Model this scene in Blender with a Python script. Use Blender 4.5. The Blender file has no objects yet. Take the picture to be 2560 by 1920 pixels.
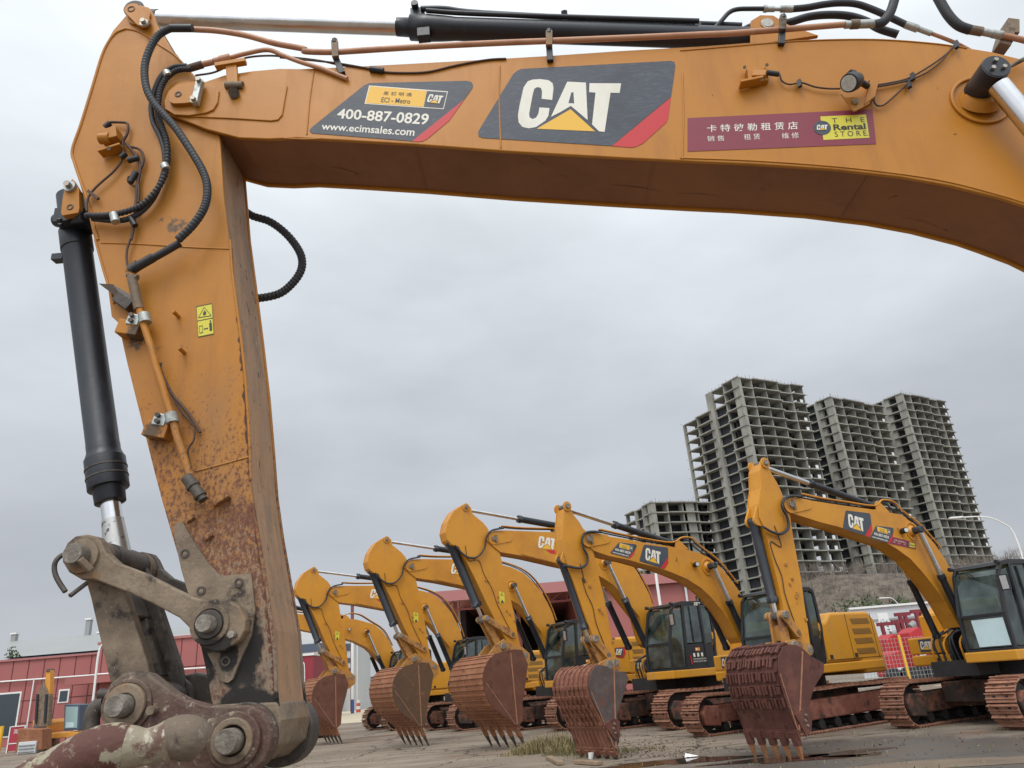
import bpy, bmesh, math, random
from mathutils import Vector, Matrix, noise
random.seed(7)
R = math.radians
PI = math.pi
S = bpy.context.scene
COL = S.collection

# ------------------------------------------------------------------ camera
CAMZ = 1.5
F_PX = 1860.0                       # focal length in photo pixels (2560 wide)
up = Vector((900 - 1280, 960 + 3650, -F_PX)).normalized()
fw = Vector((0, 0, -1)); fw = (fw - up * fw.dot(up)).normalized()
rt = fw.cross(up)
ROT = Matrix((rt, fw, up))           # camera -> world
cam_d = bpy.data.cameras.new('camera'); cam = bpy.data.objects.new('camera', cam_d); COL.objects.link(cam)
cam_d.sensor_width = 36; cam_d.lens = 36 * F_PX / 2560
cam_d.clip_start = 0.05; cam_d.clip_end = 6000
cam.matrix_world = Matrix.Translation((0, 0, CAMZ)) @ ROT.to_4x4()
S.camera = cam

# ------------------------------------------------------------------ light
S.view_settings.view_transform = 'Standard'; S.view_settings.look = 'None'
S.view_settings.exposure = 0.0; S.view_settings.gamma = 1
w = bpy.data.worlds.new('World'); S.world = w; w.use_nodes = True
nt = w.node_tree; N_, L_ = nt.nodes, nt.links
bg = N_['Background']
def wn(t, **k):
    n = N_.new(t)
    for a, b in k.items(): setattr(n, a, b)
    return n
SUN_EL, SUN_AZ = 58, 200            # azimuth clockwise from +Y: behind the camera
sky = wn('ShaderNodeTexSky', sky_type='NISHITA', sun_disc=False)
sky.sun_elevation = R(SUN_EL); sky.sun_rotation = R(SUN_AZ)
tc = wn('ShaderNodeTexCoord'); sep = wn('ShaderNodeSeparateXYZ')
L_.new(tc.outputs['Generated'], sep.inputs[0])
ramp = wn('ShaderNodeValToRGB')      # overcast deck: brighter with height
ramp.color_ramp.elements[0].position = 0.0; ramp.color_ramp.elements[0].color = (.44, .455, .49, 1)
ramp.color_ramp.elements[1].position = 1.0; ramp.color_ramp.elements[1].color = (1.25, 1.3, 1.36, 1)
e = ramp.color_ramp.elements.new(.3); e.color = (.545, .57, .61, 1)
e = ramp.color_ramp.elements.new(.55); e.color = (.77, .82, .86, 1)
e = ramp.color_ramp.elements.new(.72); e.color = (.92, .965, .99, 1)
L_.new(sep.outputs['Z'], ramp.inputs[0])
# sky boosted behind the camera, added as fill light for the machine sides
mr = wn('ShaderNodeMapRange'); mr.inputs['From Min'].default_value = .15; mr.inputs['From Max'].default_value = -1
mr.inputs['To Min'].default_value = 1.0; mr.inputs['To Max'].default_value = 2.3
L_.new(sep.outputs['Y'], mr.inputs['Value'])
mp = wn('ShaderNodeMapping'); mp.inputs['Scale'].default_value = (1, 1, 2.6)
L_.new(tc.outputs['Generated'], mp.inputs[0])
n1 = wn('ShaderNodeTexNoise'); n1.inputs['Scale'].default_value = 2.6; n1.inputs['Detail'].default_value = 5; n1.inputs['Roughness'].default_value = .5
L_.new(mp.outputs[0], n1.inputs['Vector'])
mr2 = wn('ShaderNodeMapRange'); mr2.inputs['From Min'].default_value = .3; mr2.inputs['From Max'].default_value = .7
mr2.inputs['To Min'].default_value = .86; mr2.inputs['To Max'].default_value = 1.13
L_.new(n1.outputs['Fac'], mr2.inputs['Value'])
mul = wn('ShaderNodeMath', operation='MULTIPLY'); L_.new(mr.outputs[0], mul.inputs[0]); L_.new(mr2.outputs[0], mul.inputs[1])
vm = wn('ShaderNodeVectorMath', operation='SCALE'); L_.new(ramp.outputs[0], vm.inputs[0]); L_.new(mul.outputs[0], vm.inputs['Scale'])
sk = wn('ShaderNodeVectorMath', operation='SCALE'); L_.new(sky.outputs[0], sk.inputs[0]); sk.inputs['Scale'].default_value = 0.01
ad = wn('ShaderNodeVectorMath', operation='ADD'); L_.new(vm.outputs[0], ad.inputs[0]); L_.new(sk.outputs[0], ad.inputs[1])
L_.new(ad.outputs[0], bg.inputs['Color']); bg.inputs['Strength'].default_value = 1.0
sd = bpy.data.lights.new('sun', 'SUN'); sun = bpy.data.objects.new('sun', sd); COL.objects.link(sun)
sd.energy = 1.5; sd.angle = R(25); sd.color = (1, .96, .9)
_a = R(SUN_AZ); _e = R(SUN_EL)
sdir = Vector((math.sin(_a) * math.cos(_e), math.cos(_a) * math.cos(_e), math.sin(_e)))
sun.rotation_euler = sdir.to_track_quat('Z', 'Y').to_euler(); sun.location = (0, -20, 40)

# ------------------------------------------------------------------ helpers
def ray(px, py):
    return ROT @ Vector(((px - 1280) / F_PX, -(py - 960) / F_PX, -1))
def hpt(px, py, z):                  # photo pixel on the horizontal plane z
    r = ray(px, py); t = (z - CAMZ) / r.z
    return Vector((r.x * t, r.y * t, z))
def ypt(px, py, Y):                  # photo pixel on the vertical plane y = Y
    r = ray(px, py); t = Y / r.y
    return Vector((r.x * t, Y, CAMZ + r.z * t))
def crop(ox, oy, s):
    return lambda x, y: (ox + x / s, oy + y / s)
class Pose:
    """a machine: origin below its boom tip, heading a degrees; x forward, y to its left, z up"""
    def __init__(self, x, y, a):
        self.a = a; t = R(a); self.h = Vector((-math.cos(t), -math.sin(t), 0)); self.l = Vector((math.sin(t), -math.cos(t), 0))
        self.p = Vector((x, y, 0)); self.rz = PI + t
    def at(self, p, l):
        r = ray(*p); o = Vector((0, 0, CAMZ)) - self.p
        t = (l - o.dot(self.l)) / r.dot(self.l); q = o + r * t
        return (q.dot(self.h), q.z)
    def at3(self, p, l):
        a = self.at(p, l); return Vector((a[0], l, a[1]))

SPLIT = {'edge_wear', 'scratch', 'frame', 'bracket', 'weld_seam', 'pipe_clamp', 'pipe_bracket', 'cable_tie', 'boom_cable', 'stick_cable', 'oil_pipe', 'bucket_ear', 'arm_hose', 'boom_pipe', 'cylinder_lug', 'cylinder_clevis', 'partition_wall', 'cab_light', 'side_cutter', 'hydraulic_cylinder', 'core_wall', 'hose_fitting', 'top_pin', 'hinge_pin', 'link_pin', 'stick_pin', 'bucket_cylinder', 'rail', 'steel_frame'}
class MB:
    def __init__(self): self.v = []; self.f = []; self.m = []; self.s = []; self.mats = []; self.isl = []
    def mi(self, mat):
        if mat not in self.mats: self.mats.append(mat)
        return self.mats.index(mat)
    def add(self, vs, fs, mat, smooth=False):
        b = len(self.v); self.v += [tuple(v) for v in vs]; k = self.mi(mat); self.isl.append((b, len(self.v)))
        for f in fs: self.f.append([b + i for i in f]); self.m.append(k); self.s.append(smooth)
    def prism(self, poly, y0, y1, mat):   # polygon in x,z extruded along y
        n = len(poly)
        vs = [(p[0], y0, p[1]) for p in poly] + [(p[0], y1, p[1]) for p in poly]
        self.add(vs, [list(range(n)), list(range(2 * n - 1, n - 1, -1))] + [[i, n + i, n + (i + 1) % n, (i + 1) % n] for i in range(n)], mat)
    def prismz(self, poly, z0, z1, mat):
        n = len(poly)
        vs = [(p[0], p[1], z0) for p in poly] + [(p[0], p[1], z1) for p in poly]
        self.add(vs, [list(range(n)), list(range(2 * n - 1, n - 1, -1))] + [[i, n + i, n + (i + 1) % n, (i + 1) % n] for i in range(n)], mat)
    def face(self, pts, mat): self.add(pts, [list(range(len(pts)))], mat)
    def box(self, c, d, mat, M=None):
        vs = []
        for i in (-1, 1):
            for j in (-1, 1):
                for k in (-1, 1):
                    v = Vector((i * d[0] / 2, j * d[1] / 2, k * d[2] / 2))
                    if M: v = M @ v
                    vs.append(v + Vector(c))
        self.add(vs, [[0, 1, 3, 2], [4, 6, 7, 5], [0, 4, 5, 1], [2, 3, 7, 6], [0, 2, 6, 4], [1, 5, 7, 3]], mat)
    def bar(self, p, q, w, h, mat, upv=(0, 0, 1)):
        p = Vector(p); q = Vector(q); d = q - p; L = d.length; d.normalize()
        u = Vector(upv); s = d.cross(u)
        if s.length < 1e-4: s = d.cross(Vector((1, 0, 0)))
        s.normalize(); u = s.cross(d)
        M = Matrix((d, s, u)).transposed()
        self.box((p + q) / 2, (L, w, h), mat, M)
    def tube(self, pts, r, mat, seg=10, cap=True, smooth=True):
        pts = [Vector(p) for p in pts]; n = len(pts)
        rr = r if isinstance(r, (list, tuple)) else [r] * n
        prev = None; vs = []
        for i, p in enumerate(pts):
            d = (pts[min(i + 1, n - 1)] - pts[max(i - 1, 0)])
            if d.length < 1e-9: d = Vector((0, 0, 1))
            d.normalize()
            if prev is None:
                a = d.orthogonal().normalized()
            else:
                a = prev - d * prev.dot(d)
                if a.length < 1e-6: a = d.orthogonal()
                a.normalize()
            prev = a; b = d.cross(a)
            for k in range(seg):
                t = 2 * PI * k / seg
                vs.append(p + (a * math.cos(t) + b * math.sin(t)) * rr[i])
        fs = [[i * seg + k, i * seg + (k + 1) % seg, (i + 1) * seg + (k + 1) % seg, (i + 1) * seg + k] for i in range(n - 1) for k in range(seg)]
        self.add(vs, fs, mat, smooth)
        if cap:
            self.add(vs[:seg], [list(range(seg - 1, -1, -1))], mat); self.add(vs[-seg:], [list(range(seg))], mat)
    def cyl(self, p, q, r, mat, seg=20, r2=None):
        self.tube([p, q], [r, r if r2 is None else r2], mat, seg)
    def pin(self, c, y0, y1, r, mat, seg=20):   # a lateral pin at x,z with a chamfered end
        b = r * .12 * (1 if y1 > y0 else -1)
        self.tube([(c[0], y0, c[1]), (c[0], y1 - b, c[1]), (c[0], y1 - b, c[1]), (c[0], y1, c[1])], [r, r, r, r * .86], mat, seg)
    def ring(self, c, y0, y1, r0, r1, mat, seg=28):
        vs = []
        for y in (y0, y1):
            for r in (r0, r1):
                for k in range(seg):
                    t = 2 * PI * k / seg; vs.append((c[0] + r * math.cos(t), y, c[1] + r * math.sin(t)))
        fs = []
        for k in range(seg):
            j = (k + 1) % seg
            fs += [[k, j, seg + j, seg + k], [2 * seg + k, 3 * seg + k, 3 * seg + j, 2 * seg + j], [k, 2 * seg + k, 2 * seg + j, j], [seg + k, seg + j, 3 * seg + j, 3 * seg + k]]
        self.add(vs, fs, mat)
    def build(self, name, parent=None, bevel=0, seg=2, sub=0):
        if name in SPLIT and len(self.isl) > 1:
            boxes = []
            for a, c in self.isl:
                vs = self.v[a:c]; boxes.append([min(v[i] for v in vs) - .002 for i in range(3)] + [max(v[i] for v in vs) + .002 for i in range(3)])
            grp = list(range(len(boxes)))
            def find(i):
                while grp[i] != i: i = grp[i]
                return i
            for i in range(len(boxes)):
                for j in range(i):
                    if all(boxes[i][k] < boxes[j][k + 3] and boxes[j][k] < boxes[i][k + 3] for k in range(3)): grp[find(i)] = find(j)
            ids = sorted(set(find(i) for i in range(len(boxes))))
            if len(ids) > 1:
                o = None
                for g in ids:
                    mb = MB()
                    for (a, c), i in zip(self.isl, range(len(boxes))):
                        if find(i) != g: continue
                        for f, m, s_ in zip(self.f, self.m, self.s):
                            if a <= f[0] < c: mb.f.append([x - a + len(mb.v) for x in f]); mb.m.append(mb.mi(self.mats[m])); mb.s.append(s_)
                        mb.v += self.v[a:c]
                    mb.isl = []; o = mb.build(name, parent, bevel, seg)
                return o
        me = bpy.data.meshes.new(name); me.from_pydata(self.v, [], self.f)
        for m in self.mats: me.materials.append(m)
        me.polygons.foreach_set('material_index', self.m); me.polygons.foreach_set('use_smooth', self.s)
        bm = bmesh.new(); bm.from_mesh(me); bmesh.ops.recalc_face_normals(bm, faces=bm.faces[:]); bm.to_mesh(me); bm.free()
        me.update()
        o = bpy.data.objects.new(name, me); COL.objects.link(o)
        if parent: o.parent = parent
        if bevel:
            b = o.modifiers.new('bevel', 'BEVEL'); b.width = bevel; b.segments = seg; b.limit_method = 'ANGLE'; b.angle_limit = R(35)
            b.use_clamp_overlap = True; b.harden_normals = False
        return o
def tag(o, label=None, cat=None, group=None, kind=None):
    for k, v in (('label', label), ('category', cat), ('group', group), ('kind', kind)):
        if v: o[k] = v
    return o
def empty(name, loc=(0, 0, 0), rz=0):
    o = bpy.data.objects.new(name, None); COL.objects.link(o); o.location = loc; o.rotation_euler = (0, 0, rz); o.empty_display_size = .3
    return o
def copy_tree(o, parent=None, skip=()):
    c = o.copy(); COL.objects.link(c)
    if parent: c.parent = parent
    for ch in list(o.children):
        if ch.get('skipcopy'): continue
        copy_tree(ch, c)
    return c
def spline(pts, n=8):                # Catmull-Rom through 3d points
    P = [Vector(p) for p in pts]; P = [P[0] * 2 - P[1]] + P + [P[-1] * 2 - P[-2]]; out = []
    for i in range(1, len(P) - 2):
        for k in range(n):
            t = k / n; a, b, c, d = P[i - 1:i + 3]
            out.append(.5 * ((2 * b) + (c - a) * t + (2 * a - 5 * b + 4 * c - d) * t * t + (3 * b - a - 3 * c + d) * t ** 3))
    out.append(P[-2]); return out
def inset(poly, d):
    n = len(poly); A = sum(poly[i][0] * poly[(i + 1) % n][1] - poly[(i + 1) % n][0] * poly[i][1] for i in range(n)); sg = 1 if A > 0 else -1
    out = []
    for i in range(n):
        a, b, c = Vector(poly[i - 1]), Vector(poly[i]), Vector(poly[(i + 1) % n])
        e1 = (b - a).normalized(); e2 = (c - b).normalized()
        nn = Vector((-e1.y, e1.x)) + Vector((-e2.y, e2.x))
        if nn.length < 1e-6: nn = Vector((-e1.y, e1.x))
        nn.normalize(); out.append(tuple(b + nn * d * sg))
    return out
def circ(c, r, n=24, a0=0, a1=360):
    return [(c[0] + r * math.cos(R(a0 + (a1 - a0) * k / (n if a1 - a0 >= 360 else n - 1))), c[1] + r * math.sin(R(a0 + (a1 - a0) * k / (n if a1 - a0 >= 360 else n - 1)))) for k in range(n)]
def hull2(pts):
    pts = sorted(set((round(p[0], 5), round(p[1], 5)) for p in pts))
    def half(ps):
        o = []
        for p in ps:
            while len(o) >= 2 and (o[-1][0] - o[-2][0]) * (p[1] - o[-2][1]) - (o[-1][1] - o[-2][1]) * (p[0] - o[-2][0]) <= 0: o.pop()
            o.append(p)
        return o
    a = half(pts); b = half(pts[::-1]); return a[:-1] + b[:-1]

# ------------------------------------------------------------------ materials
def mat_new(name):
    m = bpy.data.materials.new(name); m.use_nodes = True
    return m, m.node_tree.nodes, m.node_tree.links, m.node_tree.nodes['Principled BSDF']
def plain(name, c, rough=.6, metal=0, spec=.5, var=.0, vs=6, bump=0, bs=60):
    m, n, l, p = mat_new(name)
    p.inputs['Base Color'].default_value = (*c, 1); p.inputs['Roughness'].default_value = rough; p.inputs['Metallic'].default_value = metal
    p.inputs['Specular IOR Level'].default_value = spec
    tcn = n.new('ShaderNodeTexCoord')
    if var:
        t = n.new('ShaderNodeTexNoise'); t.inputs['Scale'].default_value = vs; t.inputs['Detail'].default_value = 8; t.inputs['Roughness'].default_value = .65
        l.new(tcn.outputs['Object'], t.inputs['Vector'])
        r = n.new('ShaderNodeValToRGB'); r.color_ramp.elements[0].position = .3; r.color_ramp.elements[1].position = .7
        r.color_ramp.elements[0].color = (*[x * (1 - var) for x in c], 1); r.color_ramp.elements[1].color = (*[min(1, x * (1 + var)) for x in c], 1)
        l.new(t.outputs['Fac'], r.inputs[0]); l.new(r.outputs[0], p.inputs['Base Color'])
        r2 = n.new('ShaderNodeMapRange'); r2.inputs['To Min'].default_value = max(.05, rough - .15); r2.inputs['To Max'].default_value = min(1, rough + .15)
        l.new(t.outputs['Fac'], r2.inputs['Value']); l.new(r2.outputs[0], p.inputs['Roughness'])
    if bump:
        t = n.new('ShaderNodeTexNoise'); t.inputs['Scale'].default_value = bs; t.inputs['Detail'].default_value = 6
        l.new(tcn.outputs['Object'], t.inputs['Vector'])
        b = n.new('ShaderNodeBump'); b.inputs['Strength'].default_value = bump; b.inputs['Distance'].default_value = .01
        l.new(t.outputs['Fac'], b.inputs['Height']); l.new(b.outputs[0], p.inputs['Normal'])
    return m
def layered(name, base, layers, rough=.5, metal=0, bump=.15, bs=40, spec=.4):
    """base colour with patches: layers = (colour, noise scale, lo, hi, stretch xyz, zrange or None, rough)"""
    m, n, l, p = mat_new(name); tcn = n.new('ShaderNodeTexCoord'); sp = n.new('ShaderNodeSeparateXYZ'); l.new(tcn.outputs['Object'], sp.inputs[0])
    p.inputs['Metallic'].default_value = metal; p.inputs['Specular IOR Level'].default_value = spec
    cur = n.new('ShaderNodeRGB'); cur.outputs[0].default_value = (*base, 1); curo = cur.outputs[0]
    rv = n.new('ShaderNodeValue'); rv.outputs[0].default_value = rough; ro = rv.outputs[0]
    for k, (c, sc, lo, hi, st, zr, rg) in enumerate(layers):
        mpn = n.new('ShaderNodeMapping'); mpn.inputs['Scale'].default_value = st; mpn.inputs['Location'].default_value = (k * 3.7, k * 1.3, k * 5.1)
        l.new(tcn.outputs['Object'], mpn.inputs[0])
        t = n.new('ShaderNodeTexNoise'); t.inputs['Scale'].default_value = sc; t.inputs['Detail'].default_value = 9; t.inputs['Roughness'].default_value = .7
        l.new(mpn.outputs[0], t.inputs['Vector']); fo = t.outputs['Fac']
        if zr:                        # wear that grows towards one end of the part (worn by the digging)
            z = n.new('ShaderNodeMapRange'); z.inputs['From Min'].default_value = zr[0]; z.inputs['From Max'].default_value = zr[1]
            z.inputs['To Min'].default_value = -zr[2]; z.inputs['To Max'].default_value = zr[2]; l.new(sp.outputs['Z'], z.inputs['Value'])
            a = n.new('ShaderNodeMath'); a.operation = 'ADD'; l.new(fo, a.inputs[0]); l.new(z.outputs[0], a.inputs[1]); fo = a.outputs[0]
        mrn = n.new('ShaderNodeMapRange'); mrn.inputs['From Min'].default_value = lo; mrn.inputs['From Max'].default_value = hi; l.new(fo, mrn.inputs['Value'])
        mx = n.new('ShaderNodeMix'); mx.data_type = 'RGBA'; l.new(mrn.outputs[0], mx.inputs[0]); l.new(curo, mx.inputs[6]); mx.inputs[7].default_value = (*c, 1); curo = mx.outputs[2]
        mf = n.new('ShaderNodeMix'); l.new(mrn.outputs[0], mf.inputs[0]); l.new(ro, mf.inputs[2]); mf.inputs[3].default_value = rg; ro = mf.outputs[0]
    l.new(curo, p.inputs['Base Color']); l.new(ro, p.inputs['Roughness'])
    if bump:
        t = n.new('ShaderNodeTexNoise'); t.inputs['Scale'].default_value = bs; t.inputs['Detail'].default_value = 7
        l.new(tcn.outputs['Object'], t.inputs['Vector'])
        b = n.new('ShaderNodeBump'); b.inputs['Strength'].default_value = bump; b.inputs['Distance'].default_value = .012
        l.new(t.outputs['Fac'], b.inputs['Height']); l.new(b.outputs[0], p.inputs['Normal'])
    return m
I3 = (1, 1, 1)
YEL = (.45, .178, .013)
M = {}
M['yboom'] = layered('boom_paint', YEL, [((.34, .13, .02), 5, .5, .8, (1.6, 1, .22), None, .6), ((.37, .138, .012), 1.3, .45, .75, (1, 1, 1), None, .5), ((.25, .11, .04), 9, .68, .76, (1, 1, 2), None, .7), ((.13, .04, .02), 24, .735, .76, I3, None, .8)], rough=.42, bump=.04, bs=5)
M['boombelly'] = layered('shaded_grimy_belly', (.27, .115, .05), [((.20, .085, .042), 1.2, .42, .65, I3, None, .8), ((.27, .125, .05), 3, .62, .72, (.4, 1, 1), None, .7), ((.05, .025, .018), 7, .69, .71, (.25, 2, 2), None, .9)], rough=.75, bump=.05, bs=12)  # grimy brown, with the underside's shade mostly painted into the colour
M['ystick'] = layered('stick_paint', (.44, .175, .014), [((.33, .13, .02), 6, .5, .8, (1.8, 1, .2), None, .65), ((.36, .14, .016), 1.6, .42, .7, I3, None, .5), ((.27, .15, .07), 2.2, .44, .72, (1, 1, .45), (3.3, 1.7, .2), .75),
      ((.15, .065, .04), 85, .53, .64, (1, 1, .7), (3.1, 1.8, .17), .85), ((.13, .05, .035), 4.5, .58, .74, I3, (2.75, 1.95, .15), .85), ((.27, .19, .13), 120, .58, .66, (1, 1, .5), (2.7, 1.7, .14), .85), ((.20, .165, .125), 4, .50, .66, I3, (2.15, 1.35, .2), .85), ((.028, .024, .022), 3.2, .62, .70, I3, (2.2, 1.3, .13), .55)], rough=.45, bump=.06, bs=30)
M['ystickback'] = layered('stick_wear_paint', (.40, .235, .13), [((.25, .17, .115), 4, .40, .62, (2, 2, .5), None, .8), ((.45, .22, .06), 3, .55, .66, (3, 3, .4), None, .5), ((.09, .045, .03), 26, .6, .66, (1, 1, .5), None, .85), ((.40, .33, .26), 60, .62, .66, (1, 1, .3), None, .8)], rough=.7, bump=.15, bs=50)
M['steel'] = layered('worn_steel', (.155, .115, .08), [((.26, .20, .14), 6, .42, .62, I3, None, .75), ((.30, .15, .055), 3.2, .55, .68, (1, 1, .7), None, .7), ((.05, .038, .03), 7, .56, .66, I3, None, .7), ((.36, .30, .24), 80, .62, .68, I3, None, .8)], rough=.65, metal=.15, bump=.25, bs=70)
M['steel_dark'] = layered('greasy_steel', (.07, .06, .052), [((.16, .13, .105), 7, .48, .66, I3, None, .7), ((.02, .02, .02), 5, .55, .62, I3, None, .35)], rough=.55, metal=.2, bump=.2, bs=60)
M['pin'] = layered('pin_steel', (.17, .15, .125), [((.32, .29, .25), 14, .48, .62, I3, None, .7), ((.07, .05, .04), 20, .6, .68, I3, None, .7)], rough=.6, metal=.3, bump=.3, bs=90)
M['redrust'] = layered('red_oxide_wear', (.10, .054, .042), [((.15, .115, .085), 3.5, .47, .6, I3, None, .8), ((.33, .28, .215), 16, .60, .64, I3, None, .9), ((.20, .17, .13), 40, .57, .62, I3, None, .9), ((.05, .035, .03), 9, .62, .7, I3, None, .7)], rough=.6, bump=.5, bs=38)
M['redmud'] = layered('red_plate_with_mud', (.10, .042, .032), [((.31, .28, .20), 7, .54, .57, I3, None, .9), ((.20, .15, .11), 22, .58, .64, I3, None, .9)], rough=.75, bump=.4, bs=40)
M['cream'] = layered('dried_mud_steel', (.27, .235, .17), [((.13, .075, .055), 9, .52, .60, I3, None, .7), ((.42, .38, .31), 30, .55, .62, I3, None, .9), ((.05, .06, .03), 9, .66, .74, I3, None, .9)], rough=.85, bump=.4, bs=40)
M['black'] = plain('black_paint', (.016, .017, .02), .45, var=.3, vs=8)
M['cylblack'] = layered('cylinder_black', (.012, .015, .022), [((.032, .036, .042), 5, .5, .7, (1, 1, .4), None, .6), ((.11, .07, .04), 6, .62, .74, (1, 1, .5), None, .8)], rough=.4, bump=.05, spec=.5)
M['rubber'] = plain('hose_rubber', (.020, .021, .025), .6, var=.3, vs=20)
M['chrome'] = plain('chrome_rod', (.62, .62, .62), .22, 1, var=.12, vs=9)
M['chromed'] = layered('dull_chrome', (.45, .44, .42), [((.10, .09, .08), 26, .56, .62, I3, None, .6)], rough=.3, metal=.8, bump=.05)
M['copper'] = layered('pipe_paint', (.46, .235, .135), [((.34, .15, .08), 5, .5, .7, I3, None, .6), ((.06, .03, .025), 22, .68, .71, (1, 1, 1), None, .8)], rough=.42, bump=.03)
M['galv'] = layered('galvanised', (.42, .44, .42), [((.22, .22, .19), 20, .5, .7, I3, None, .6)], rough=.45, metal=.6, bump=.1)
M['bolt'] = plain('bolt_steel', (.32, .30, .26), .4, .7, var=.3, vs=40)
M['wire'] = plain('wire_brown', (.075, .04, .025), .7, var=.3, vs=30)
M['decal_grey'] = layered('decal_charcoal', (.050, .060, .080), [((.105, .115, .13), 30, .5, .7, (1, 1, 4), None, .55), ((.035, .04, .05), 3, .5, .7, I3, None, .5)], rough=.5, bump=0)
M['decal_red'] = plain('decal_red', (.50, .016, .022), .5)
M['decal_white'] = layered('decal_white', (.72, .70, .61), [((.58, .55, .47), 4, .5, .75, (1, 1, .4), None, .6), ((.35, .32, .28), 45, .70, .73, I3, None, .7)], rough=.5, bump=0)
M['decal_yellow'] = plain('decal_yellow', (.74, .42, .03), .5)
M['decal_pale'] = plain('decal_pale_yellow', (.62, .55, .05), .5)
M['maroon'] = plain('decal_maroon', (.21, .022, .042), .5, var=.08, vs=3)
M['ink'] = plain('decal_ink', (.03, .025, .02), .5)
M['glasslens'] = plain('lamp_lens', (.55, .56, .52), .15, .2, var=.2, vs=60)
# yard machines
YM = (.56, .245, .02)
M['ypaint'] = layered('machine_paint', YM, [((.42, .17, .025), .9, .45, .75, I3, None, .5), ((.38, .20, .08), 3, .56, .8, (1.5, 1.5, .3), None, .7), ((.12, .045, .02), 6, .655, .68, (1, 1, .7), None, .8)], rough=.4, bump=.03, bs=6)
M['yworn'] = layered('machine_paint_worn', (.42, .20, .05), [((.22, .10, .05), 4, .52, .6, I3, None, .75), ((.07, .035, .025), 6, .64, .68, I3, None, .8)], rough=.55, bump=.1)
M['ybody'] = layered('body_panel_paint', (.58, .27, .022), [((.50, .23, .03), 1.2, .45, .7, I3, None, .45), ((.36, .22, .10), 2.5, .56, .8, (1.5, 1.5, .3), None, .7)], rough=.35, bump=.03, bs=4)
M['seam'] = plain('panel_gap', (.03, .025, .015), .8)
M['louver'] = plain('louver', (.20, .12, .035), .7, var=.1)
M['bucket_a'] = layered('bucket_rust', (.235, .092, .042), [((.33, .15, .075), 2.5, .45, .7, (1, 1, .5), None, .7), ((.10, .035, .02), 5, .55, .66, (1, 1, 2), None, .75), ((.42, .25, .15), 16, .66, .7, I3, None, .9)], rough=.65, bump=.15, bs=30)
M['bucket_side'] = layered('bucket_side_rust', (.115, .043, .026), [((.17, .072, .045), 2, .45, .7, I3, None, .7), ((.075, .03, .02), 4, .55, .66, I3, None, .75)], rough=.6, bump=.1, bs=20)
M['bucket_olive'] = layered('bucket_side_olive', (.115, .062, .032), [((.075, .045, .03), 2.5, .45, .7, I3, None, .7), ((.22, .10, .055), 5, .58, .68, I3, None, .75)], rough=.6, bump=.1, bs=20)
M['bucket_grey'] = layered('bucket_side_grey', (.085, .062, .058), [((.13, .10, .09), 3, .45, .7, I3, None, .6), ((.17, .055, .035), 3, .55, .66, I3, None, .75), ((.3, .25, .2), 22, .66, .7, I3, None, .9)], rough=.5, bump=.12, bs=20)
M['bucket_maroon'] = layered('bucket_maroon', (.095, .034, .025), [((.17, .065, .045), 3, .45, .7, I3, None, .7), ((.06, .02, .016), 6, .55, .66, I3, None, .75), ((.30, .16, .12), 14, .68, .72, I3, None, .9)], rough=.6, bump=.25, bs=25)
M['bucket_brown'] = layered('bucket_brown_rust', (.19, .075, .045), [((.29, .135, .085), 2.5, .45, .7, (1, 1, .5), None, .7), ((.085, .032, .022), 5, .55, .66, I3, None, .75), ((.38, .25, .17), 16, .68, .72, I3, None, .9)], rough=.6, bump=.2, bs=30)
M['weldline'] = plain('weld_seam', (.34, .16, .09), .7, var=.3, vs=9)
M['tooth'] = plain('tooth_steel', (.06, .042, .036), .55, var=.4, vs=8, bump=.1)
M['tooth_tan'] = plain('tooth_rust_tan', (.30, .13, .055), .65, var=.3, vs=9)
M['track'] = layered('track_rust', (.29, .135, .085), [((.40, .22, .15), 4, .45, .7, I3, None, .7), ((.08, .045, .03), 9, .55, .66, I3, None, .75)], rough=.7, bump=.15, bs=30)
M['track_b'] = layered('track_tan', (.26, .14, .085), [((.35, .22, .145), 5, .45, .7, I3, None, .7), ((.09, .055, .035), 9, .55, .66, I3, None, .75)], rough=.7, bump=.15, bs=30)
M['mud'] = layered('undercarriage_mud', (.055, .04, .033), [((.20, .08, .05), 2.6, .48, .6, I3, None, .9), ((.02, .018, .018), 5, .55, .66, I3, None, .6)], rough=.8, bump=.5, bs=14)
M['mudred'] = layered('red_mud', (.19, .065, .045), [((.26, .11, .075), 2.6, .48, .6, I3, None, .9), ((.04, .025, .02), 3, .56, .66, I3, None, .8)], rough=.9, bump=.6, bs=9)
M['undercar'] = plain('undercarriage_black', (.018, .017, .017), .6, var=.4, vs=5)
M['interior'] = plain('cab_interior', (.06, .065, .06), .7, var=.3)
M['seat'] = plain('seat_fabric', (.03, .03, .035), .9)
M['paper'] = plain('paper', (.50, .64, .66), .7, var=.06)
M['white'] = plain('white_paint', (.72, .72, .70), .5, var=.05)
M['orange'] = plain('orange_sticker', (.75, .25, .02), .5)
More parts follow.
